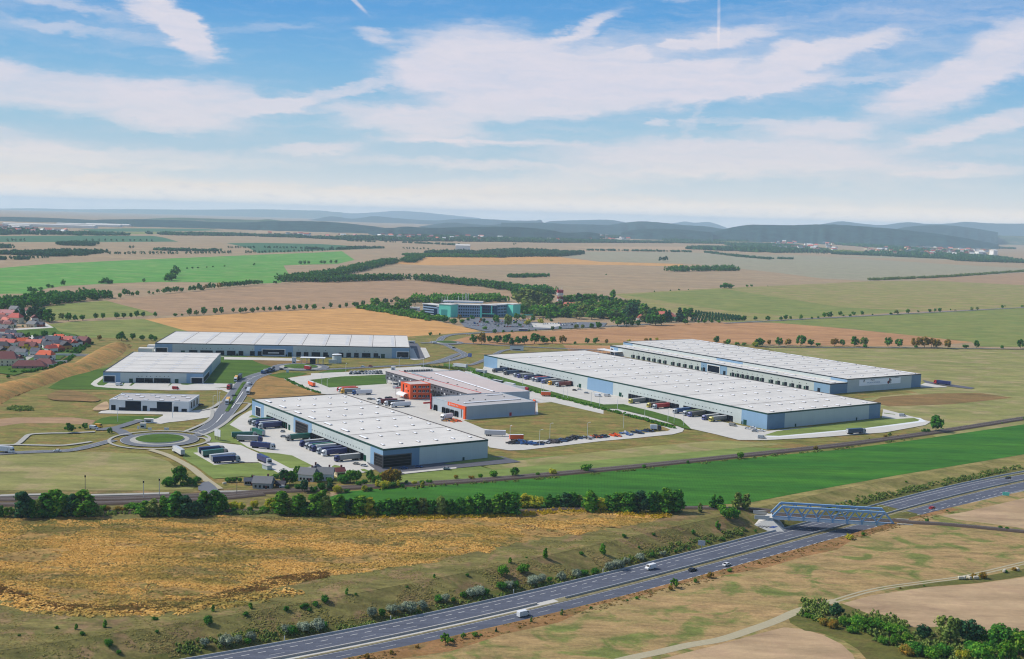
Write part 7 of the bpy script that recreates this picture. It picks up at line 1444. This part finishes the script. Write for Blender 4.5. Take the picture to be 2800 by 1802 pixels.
for i in range(11):     # orchard rows
    for j in range(16):
        t0 = g('c 1680,1300')[0].lerp(g('c 2150,1288')[0], j / 15); t1 = g('c 1720,1215')[0].lerp(g('c 2120,1260')[0], j / 15); q = t0.lerp(t1, i / 10); crown_geo(V, F, q, 2.2, 4.5, .8, 'oak', 16, .9, rnd, .9)
me = bpy.data.meshes.new('distant_trees'); me.from_pydata(V, [], F); me.materials.append(M['leaf_blue']); me.update(); o = bpy.data.objects.new('distant_trees', me); col.objects.link(o); tag(o, 'tiny far field trees in rows and a young orchard', 'trees', None, 'stuff')
# hedge bank between depot and biggest warehouse
hb = g('i 300,20 640,60 850,150 1200,260 1600,380 2000,470 2393,570') + g('j 420,1150 780,1235 1080,1325 1300,1410'); hb2 = g('j 1390,1420 1250,1290 900,1190 500,1090') + g('i 2393,520 1900,400 1400,260 900,110 640,20 300,-20')
sheet('hedge_bank', hb + hb2, M['lawn'])
wood('hedge', 'long dark clipped hedge between the depot and the biggest warehouse', 'i 620,80 860,165 1200,275 1600,390 2000,485 2393,590 2900,720 3300,830', 4, 2.4, 2.0, 'leaf_mid', 20, 51, .2, 'thing', 'hedge', .5)
wood('hedge', 'rusty brownish hedge along the depot lane end', 'i 0,20 250,30 620,80', 6, 2.2, 2.2, 'leaf_olive', 20, 52, .2, 'thing', 'hedge', .5)
wood('hedge', 'dark green hedge closing the village towards the bank', 'w 250,1390 600,1385 830,1340 1000,1290 1320,1160 1560,990 1700,880 1900,830', 4, 2.6, 2.4, 'leaf_dark', 20, 53, .2, 'thing', 'hedge', .6)
wood('hedge', 'thin dark hedge along the depot gate lane', 'x 1520,500 1700,590 1900,680 2150,755', 3, 1.6, 1.8, 'leaf_dark', 18, 54, .2, 'thing', 'hedge', .4)
wood('undergrowth', 'tangled undergrowth filling the lower right hollow', 't -60,1130 250,1170 500,1260 800,1370 1100,1480 1500,1620 2000,1800 2500,1980', 24, 3.0, 2.8, 'leaf_olive', 26, 55, .4, 'stuff', 'undergrowth', .4)
wood('undergrowth', 'tangled undergrowth below the railway tree belt', 'q -60,165 700,165 1000,150 1500,160 2000,150 2393,158', 5, 1.8, 2.0, 'leaf_olive', 20, 56, .4, 'stuff', 'undergrowth', .4)
wood('undergrowth', 'undergrowth along the belt before the green field', 'r 0,160 500,162 1000,162 1620,160', 5, 1.8, 2.0, 'leaf_olive', 20, 57, .4, 'stuff', 'undergrowth', .4)
wood('undergrowth', 'low bushes on the small hummock left of the white hall', 'm 20,90 150,110 300,120 440,110', 14, 1.8, 3, 'leaf_olive', 22, 58, .4, 'stuff', 'undergrowth', .6)
wood('undergrowth', 'low growth along the railway edge right of the houses', 'z 1000,1346 1200,1330 1400,1318 1700,1291 2000,1260 2300,1229 2500,1200', 1.5, .9, 3.0, 'leaf_olive', 14, 59, .5, 'stuff', 'undergrowth', .4)
wood('undergrowth', 'dark green growth at the foot of the motorway bank', 'r 300,1000 700,935 1000,855 1400,765 1700,700 2050,620 2393,545', 2.5, .9, 2.2, 'leaf_olive', 16, 60, .5, 'stuff', 'undergrowth', .3)
wood('undergrowth', 'dark scrub at the bank foot towards the bridge', 's -10,560 200,515 400,462 600,405 800,352 1050,295 1340,215', 5, 1.3, 2.0, 'leaf_olive', 18, 63, .5, 'stuff', 'undergrowth', .35)
wood('undergrowth', 'dark scrub at the bank foot beyond the bridge', 'z 2280,1400 2400,1368 2600,1322 2800,1279', 5, 1.2, 2.4, 'leaf_olive', 16, 64, .5, 'stuff', 'undergrowth', .4)
wood('undergrowth', 'olive scrub patches at the bank foot on the left', 'q 1300,1190 1600,1130 1900,1080 2200,1030 2393,1000', 6, 1.2, 2.0, 'leaf_olive', 18, 65, .5, 'stuff', 'undergrowth', .35)
wood('wood', 'bushy underwood filling the park below the striped tower', 'c 330,1262 700,1255 1160,1285', 150, 8.5, 8, 'leaf_mid', 34, 66, .4)
wood('wood', 'bushy underwood left of the teal offices', 'b 940,1175 1250,1225 1600,1290', 30, 6, 6, 'leaf_mid', 34, 67, .4)
wood('wood', 'thick wood behind the teal offices', 'b 1560,1128 2000,1120 2393,1110', 60, 12, 8, 'leaf_mid', 40, 68, .4)
wood('undergrowth', 'yellow blooming weeds in front of the tree belt', 'r 350,185 700,185 1000,188 1400,180 1700,165 2000,140 2393,140', 8, 1.4, 1.8, 'goldenrod', 22, 61, .4, 'stuff', 'weeds', .3)
wood('undergrowth', 'yellow blooming weeds right of the dry field', 's -60,40 200,60 400,70 560,60', 10, 1.4, 1.8, 'goldenrod', 22, 62, .4, 'stuff', 'weeds', .3)
# ------------------------------------------------------------------ dry weeds: tufts over the whole dry field
def inpoly(x, y, P):
    c = False; n = len(P); j = n - 1
    for i in range(n):
        if (P[i].y > y) != (P[j].y > y) and x < (P[j].x - P[i].x) * (y - P[i].y) / (P[j].y - P[i].y) + P[i].x: c = not c
        j = i
    return c
def tufts(name, label, P, n, H_, r_, m, per, seed, thr=None, thr_s=22, leaf=.35, edge=False, cat='weeds'):
    rnd = random.Random(seed); x0, x1 = min(p.x for p in P), max(p.x for p in P); y0, y1 = min(p.y for p in P), max(p.y for p in P); V, F = [], []; k = 0; tries = 0
    while k < n and tries < n * 12:
        tries += 1; x, y = rnd.uniform(x0, x1), rnd.uniform(y0, y1)
        if not inpoly(x, y, P): continue
        if thr is not None and noise.fractal(Vector((x / thr_s * .45, y / thr_s, 3.3 + seed)), .8, 2.1, 4) < thr + rnd.uniform(-.12, .12): continue
        k += 1; z = gz(x, y) + .1; h = H_ * rnd.uniform(.6, 1.3); rr = r_ * rnd.uniform(.6, 1.5)
        for _ in range(per):
            d = Vector((rnd.gauss(0, 1), rnd.gauss(0, 1), abs(rnd.gauss(0, .9)))).normalized(); leafq(V, F, Vector((x + d.x * rr, y + d.y * rr * .8, z + d.z * h * rnd.uniform(.6, 1))), (d * .7 + Vector((rnd.uniform(-.4, .4), rnd.uniform(-.4, .4), .9))).normalized(), leaf * rnd.uniform(.6, 1.4), rnd)
    me = bpy.data.meshes.new(name); me.from_pydata(V, [], F); me.materials.append(M[m]); me.update(); o = bpy.data.objects.new(name, me); col.objects.link(o); return tag(o, label, cat, None, 'stuff')
tufts('dry_weeds', 'golden dry weed tufts covering the wide field before the railway', WEED, 34000, .5, 1.0, 'straw', 9, 5, -.12, 11, .34)
tufts('dry_weeds', 'brown dead weeds between the golden tufts', WEED, 6000, .35, .9, 'straw_brown', 7, 6, None, 16, .28)
tufts('dry_weeds', 'olive green weed patches scattered through the golden field', WEED, 7000, .45, 1.0, 'grass_mix', 7, 16, .1, 20, .3)
tufts('dry_weeds', 'dark brown weed band along the lower edge of the golden field', g('q -60,640 0,660 150,715 300,775 480,810 900,815 1200,770 1450,765 1800,670 2000,610 2393,560 2393,610 2000,680 1800,735 1450,830 1200,850 900,870 480,860 300,835 150,780 0,740 -60,720'), 3600, .5, .9, 'straw_brown', 8, 17, None, 16, .34)
tufts('dry_weeds', 'loose golden clumps scattered below the field edge', g('q 0,720 300,800 480,850 900,860 1200,840 1500,800 1900,740 2100,690 2200,720 1900,800 1300,880 700,900 300,880 0,800'), 170, 1.0, 2.0, 'straw', 26, 18, None, 16, .5)
tufts('dry_weeds', 'olive grass tufts at the upper rim of the golden field', g('q -60,180 600,178 1200,182 1800,170 2393,172 2393,225 1800,230 1300,215 800,250 300,290 -60,260'), 4500, .4, 1.0, 'grass_mix', 7, 19, -.2, 20, .32)
gl_ = [hw(s, 19) for s in range(0, 481, 40)] + [p + Vector((0, 0, 0)) for p in g('z 1980,1470 1900,1425 1830,1412 1700,1442 1600,1458 1450,1484 1300,1514 1050,1560 900,1577 700,1630 550,1660 330,1680 200,1680 100,1645 0,1605 -200,1580')]
tufts('grass_tufts', 'olive grass tufts on the slope between the dry field and motorway', gl_, 12000, .25, .7, 'grass_mix', 5, 8, -.05, 10, .26, cat='grass')
rv = [hw(s, -24.6) for s in range(100, 601, 25)] + [hw(s, -32) for s in range(600, 99, -25)]
tufts('verge_grass', 'rusty dry grass along the field side of the motorway', rv, 3500, .5, .7, 'straw_brown', 6, 9, -.1, 9, .3, cat='grass')
# ------------------------------------------------------------------ grassy bank left, far hills
def bank(name, crest, foot, h_, m, back=14, seed=2):
    C_r = catmull([gxy(x, y, h_) for x, y in px(crest)], 5); Ft = catmull([gxy(x, y, 0) for x, y in px(foot)], 5); n = 60
    def at(P, t): t *= len(P) - 1; k = min(int(t), len(P) - 2); return P[k].lerp(P[k + 1], t - k)
    rows = []
    for i in range(n):
        t = i / (n - 1); c, f = at(C_r, t), at(Ft, t); e = min(1, t / .06, (1 - t) / .08); b = c + (c - f).normalized() * back; b.z = 0; row = []
        for k, (u, zz_) in enumerate(((0, 0), (.2, .28), (.45, .62), (.7, .9), (.9, 1.0), (1.0, 1.0))): q = f.lerp(c, u); q.z = zz_ * h_ * e * (1 + .18 * noise.noise(q * .06)) + .3 * (k > 0); row.append(q)
        for u, zz_ in ((.2, .95), (.6, .5), (1, 0)): q = c.lerp(b, u); q.z = zz_ * h_ * e; row.append(q)
        rows.append(row)
    w_ = len(rows[0]); mb = MB(); mb.add([q for r in rows for q in r], [(i * w_ + j, (i + 1) * w_ + j, (i + 1) * w_ + j + 1, i * w_ + j + 1)[::-1] for i in range(n - 1) for j in range(w_ - 1)], M[m]); o = mb.build(name, smooth=True)
    bm_fix(o); return tag(o, kind='structure')
import bmesh
def bm_fix(o):
    bm = bmesh.new(); bm.from_mesh(o.data)
    bmesh.ops.recalc_face_normals(bm, faces=bm.faces)
    if sum(f.normal.z for f in bm.faces) < 0: bmesh.ops.reverse_faces(bm, faces=bm.faces)
    bm.to_mesh(o.data); bm.free()
field('bank_grass', (190, 142, 80), (164, 130, 74), 40, 14, 3, c3=(130, 126, 66), c3amt=.7, fine=.22, finescale=.5)
bank('grassy_bank', 'e -200,1010 0,955 200,905 400,860 700,750 850,695 1000,680 1150,590 1300,500 1450,430 1540,412 1700,425', 'e -200,1340 0,1235 200,1120 450,1030 700,945 950,860 1200,795 1400,700 1520,630 1600,575 1680,490 1740,440', 5.5, 'bank_grass')
tufts('bank_weeds', 'dry weeds on the long grassy bank beside the village', g('e 0,1230 450,1020 900,860 1300,740 1600,570 1700,440 1500,440 1250,600 850,720 400,900 0,990'), 2600, .5, .8, 'straw_brown', 6, 12, 0, 12, .4, cat='grass')
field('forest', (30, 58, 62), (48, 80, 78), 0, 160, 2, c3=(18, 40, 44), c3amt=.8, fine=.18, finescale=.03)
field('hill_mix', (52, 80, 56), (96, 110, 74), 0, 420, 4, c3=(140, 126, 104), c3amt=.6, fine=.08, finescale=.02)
def hill(st, D, dep=1400, m='forest', rough=1.0, seed=0, back=1800):
    P = []
    for x, y in px(st):
        d = ray(x, y); P.append(Vector((d.x, d.y, d.z)) * (D / d.y) + Vector((0, 0, HC)))
    P = catmull(P, 14); n = len(P); prof = [(-1, 0), (-.82, .12), (-.62, .34), (-.44, .58), (-.28, .78), (-.14, .93), (-.05, .985), (0, 1), (.2, .93), (.5, .55), (1, 0)]
    rows = []
    for i, p in enumerate(P):
        t = i / (n - 1); row = []; w = 1 + .3 * noise.noise(Vector((i * .13, seed, 0)))
        for u, k in prof:
            q = Vector((p.x, p.y, 0)) + Vector((p.x, p.y, 0)).normalized() * (u * (dep if u < 0 else back) * w); base = drop(q.x, q.y) - 6
            q.z = base + (p.z - base) * k + (noise.fractal(Vector((q.x / 420, q.y / 420, seed)), 1, 2.1, 4) * 9 * rough * k * (1 - k) * 3 if k < 1 else noise.noise(Vector((q.x / 60, q.y / 60, seed))) * 3 * rough); row.append(q)
        rows.append(row)
    w_ = len(prof); mb = MB(); mb.add([q for r in rows for q in r], [(i * w_ + j, (i + 1) * w_ + j, (i + 1) * w_ + j + 1, i * w_ + j + 1) for i in range(n - 1) for j in range(w_ - 1)], M[m]); o = mb.build('hill', smooth=True); bm_fix(o); return tag(o, kind='structure')
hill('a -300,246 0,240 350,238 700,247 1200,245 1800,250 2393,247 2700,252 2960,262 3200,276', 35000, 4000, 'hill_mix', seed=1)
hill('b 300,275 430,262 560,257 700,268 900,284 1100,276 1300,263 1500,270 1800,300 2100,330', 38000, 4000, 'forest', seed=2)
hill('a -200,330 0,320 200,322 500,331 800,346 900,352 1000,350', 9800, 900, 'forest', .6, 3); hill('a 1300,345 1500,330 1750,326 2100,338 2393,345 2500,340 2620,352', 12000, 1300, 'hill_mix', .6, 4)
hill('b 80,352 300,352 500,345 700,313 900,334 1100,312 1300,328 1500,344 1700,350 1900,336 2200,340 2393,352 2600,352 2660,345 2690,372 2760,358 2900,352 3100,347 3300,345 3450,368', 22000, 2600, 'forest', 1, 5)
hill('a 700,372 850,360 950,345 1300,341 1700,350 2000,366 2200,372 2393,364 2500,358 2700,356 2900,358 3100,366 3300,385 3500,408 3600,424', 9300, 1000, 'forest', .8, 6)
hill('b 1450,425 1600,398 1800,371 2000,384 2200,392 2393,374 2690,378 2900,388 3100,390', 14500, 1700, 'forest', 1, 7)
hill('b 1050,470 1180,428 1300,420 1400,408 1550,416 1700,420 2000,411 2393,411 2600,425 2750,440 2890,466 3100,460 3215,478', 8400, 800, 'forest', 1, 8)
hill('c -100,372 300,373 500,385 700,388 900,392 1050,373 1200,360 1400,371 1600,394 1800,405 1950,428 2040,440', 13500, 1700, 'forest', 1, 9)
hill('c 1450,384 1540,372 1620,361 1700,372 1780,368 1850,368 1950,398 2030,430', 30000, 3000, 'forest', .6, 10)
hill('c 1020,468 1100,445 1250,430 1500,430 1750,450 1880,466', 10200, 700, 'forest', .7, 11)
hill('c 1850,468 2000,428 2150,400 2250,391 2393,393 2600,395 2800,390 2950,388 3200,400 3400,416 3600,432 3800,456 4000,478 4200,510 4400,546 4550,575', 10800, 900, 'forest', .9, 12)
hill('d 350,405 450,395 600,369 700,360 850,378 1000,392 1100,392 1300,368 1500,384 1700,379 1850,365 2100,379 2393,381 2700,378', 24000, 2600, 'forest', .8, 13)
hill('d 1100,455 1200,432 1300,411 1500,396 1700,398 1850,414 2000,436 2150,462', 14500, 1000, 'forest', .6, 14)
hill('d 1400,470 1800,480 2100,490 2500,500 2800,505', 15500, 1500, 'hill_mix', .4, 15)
# ------------------------------------------------------------------ far towns
rnd = random.Random(31)
def town(poly, n, nm, seed):
    P = px(poly); PP = [Vector((x, y, 0)) for x, y in P]; x0, x1 = min(p.x for p in PP), max(p.x for p in PP); y0, y1 = min(p.y for p in PP), max(p.y for p in PP); pts = []
    while len(pts) < n:
        x, y = rnd.uniform(x0, x1), rnd.uniform(y0, y1)
        if inpoly(x, y, PP): pts.append((x, y))
    pts.sort()
    for i, (x, y) in enumerate(pts):
        p = hit(x, y); rc, wc, a_ = rnd.choice((('r_red', 'w_cream', 'red'), ('r_pink', 'w_grey', 'pinkish'), ('r_brown', 'w_grey', 'dark red'), ('r_brown', 'w_cream', 'maroon'), ('r_grey', 'w_white', 'grey'), ('r_coral', 'w_white', 'coral'), ('r_slate', 'w_white', 'slate'), ('w_white', 'w_cream', 'white')))
        house('', rc, wc, *rnd.choice(((22, 14, 12), (30, 15, 13), (18, 14, 11))), rnd.uniform(-40, 40), f'tiny {a_} roofed house, {nth(min(i, 98))} from left, {nm}', 0, 'houses of ' + nm, False, wpos=p, zz=p.z - drop(p.x, p.y) + 5)
town('d 20,560 350,540 640,590 640,650 300,645 20,610', 50, 'far right town, left part', 1); town('d 880,630 1400,610 2050,640 2080,700 1500,690 1040,668', 74, 'far right town edge', 2)
town('c 260,505 800,495 1100,530 1080,553 300,553', 26, 'small central far town', 3); town('b 870,510 1260,500 2393,520 2393,548 1600,545 880,528', 30, 'long central far village', 4); town('a 0,430 250,440 620,465 600,482 0,480', 28, 'far left town', 5); town('b 100,490 500,495 900,520 700,525 100,505', 10, 'thin far village', 6)
for i, (st, w_, h_) in enumerate((('a 450,415', 560, 14), ('a 820,408', 420, 12), ('a 1000,404', 300, 10), ('a 60,432', 130, 12), ('a 170,420', 120, 12), ('b 1825,492', 60, 26), ('b 1925,500', 30, 34), ('b 2070,492', 60, 22), ('c 990,548', 70, 12), ('c 810,546', 60, 10), ('d 2000,692', 40, 26), ('d 2125,690', 24, 34), ('b 1930,630', 60, 18))):
    x, y = px(st)[0]; p = hit(x, y); o = MB().box(-w_/2, w_/2, 0, 60, 0, h_, M['w_white'], M['roof_white']).gable(-w_/2, w_/2, 0, 60, h_ + .02, h_ + 5, M['roof_white'], 1, 'x').build('far_hall', loc=(p.x, p.y, p.z + 2), rz=0)
    tag(o, f'distant white {"hall" if w_ > 100 else "block"}, {nth(i)} among the pale far buildings below the hills', 'building', 'far pale buildings')
# ------------------------------------------------------------------ tidy up: drop the hidden originals
def wipe(o):
    for c in list(o.children): wipe(c)
    bpy.data.objects.remove(o)
for dct in (LORRY, TRL, CARS, HP):
    for o in dct.values(): wipe(o)
wipe(LP)
# ------------------------------------------------------------------ air
hm = bpy.data.materials.new('air'); hm.use_nodes = True; T = NT(hm.node_tree)
pv = T.n('VolumePrincipled', ins={'Color': (.62, .83, 1.0, 1), 'Density': HAZE_D, 'Anisotropy': 0.0})
T.t.links.new(pv.outputs[0], T.n('OutputMaterial').inputs['Volume'])
hm.cycles.volume_sampling = 'DISTANCE'; M['air'] = hm
o = MB().box(-26000, 26000, -4000, 42000, -140, 290, hm).build('haze'); tag(o, 'pale bluish air that fades the far hills', None, None, 'stuff')
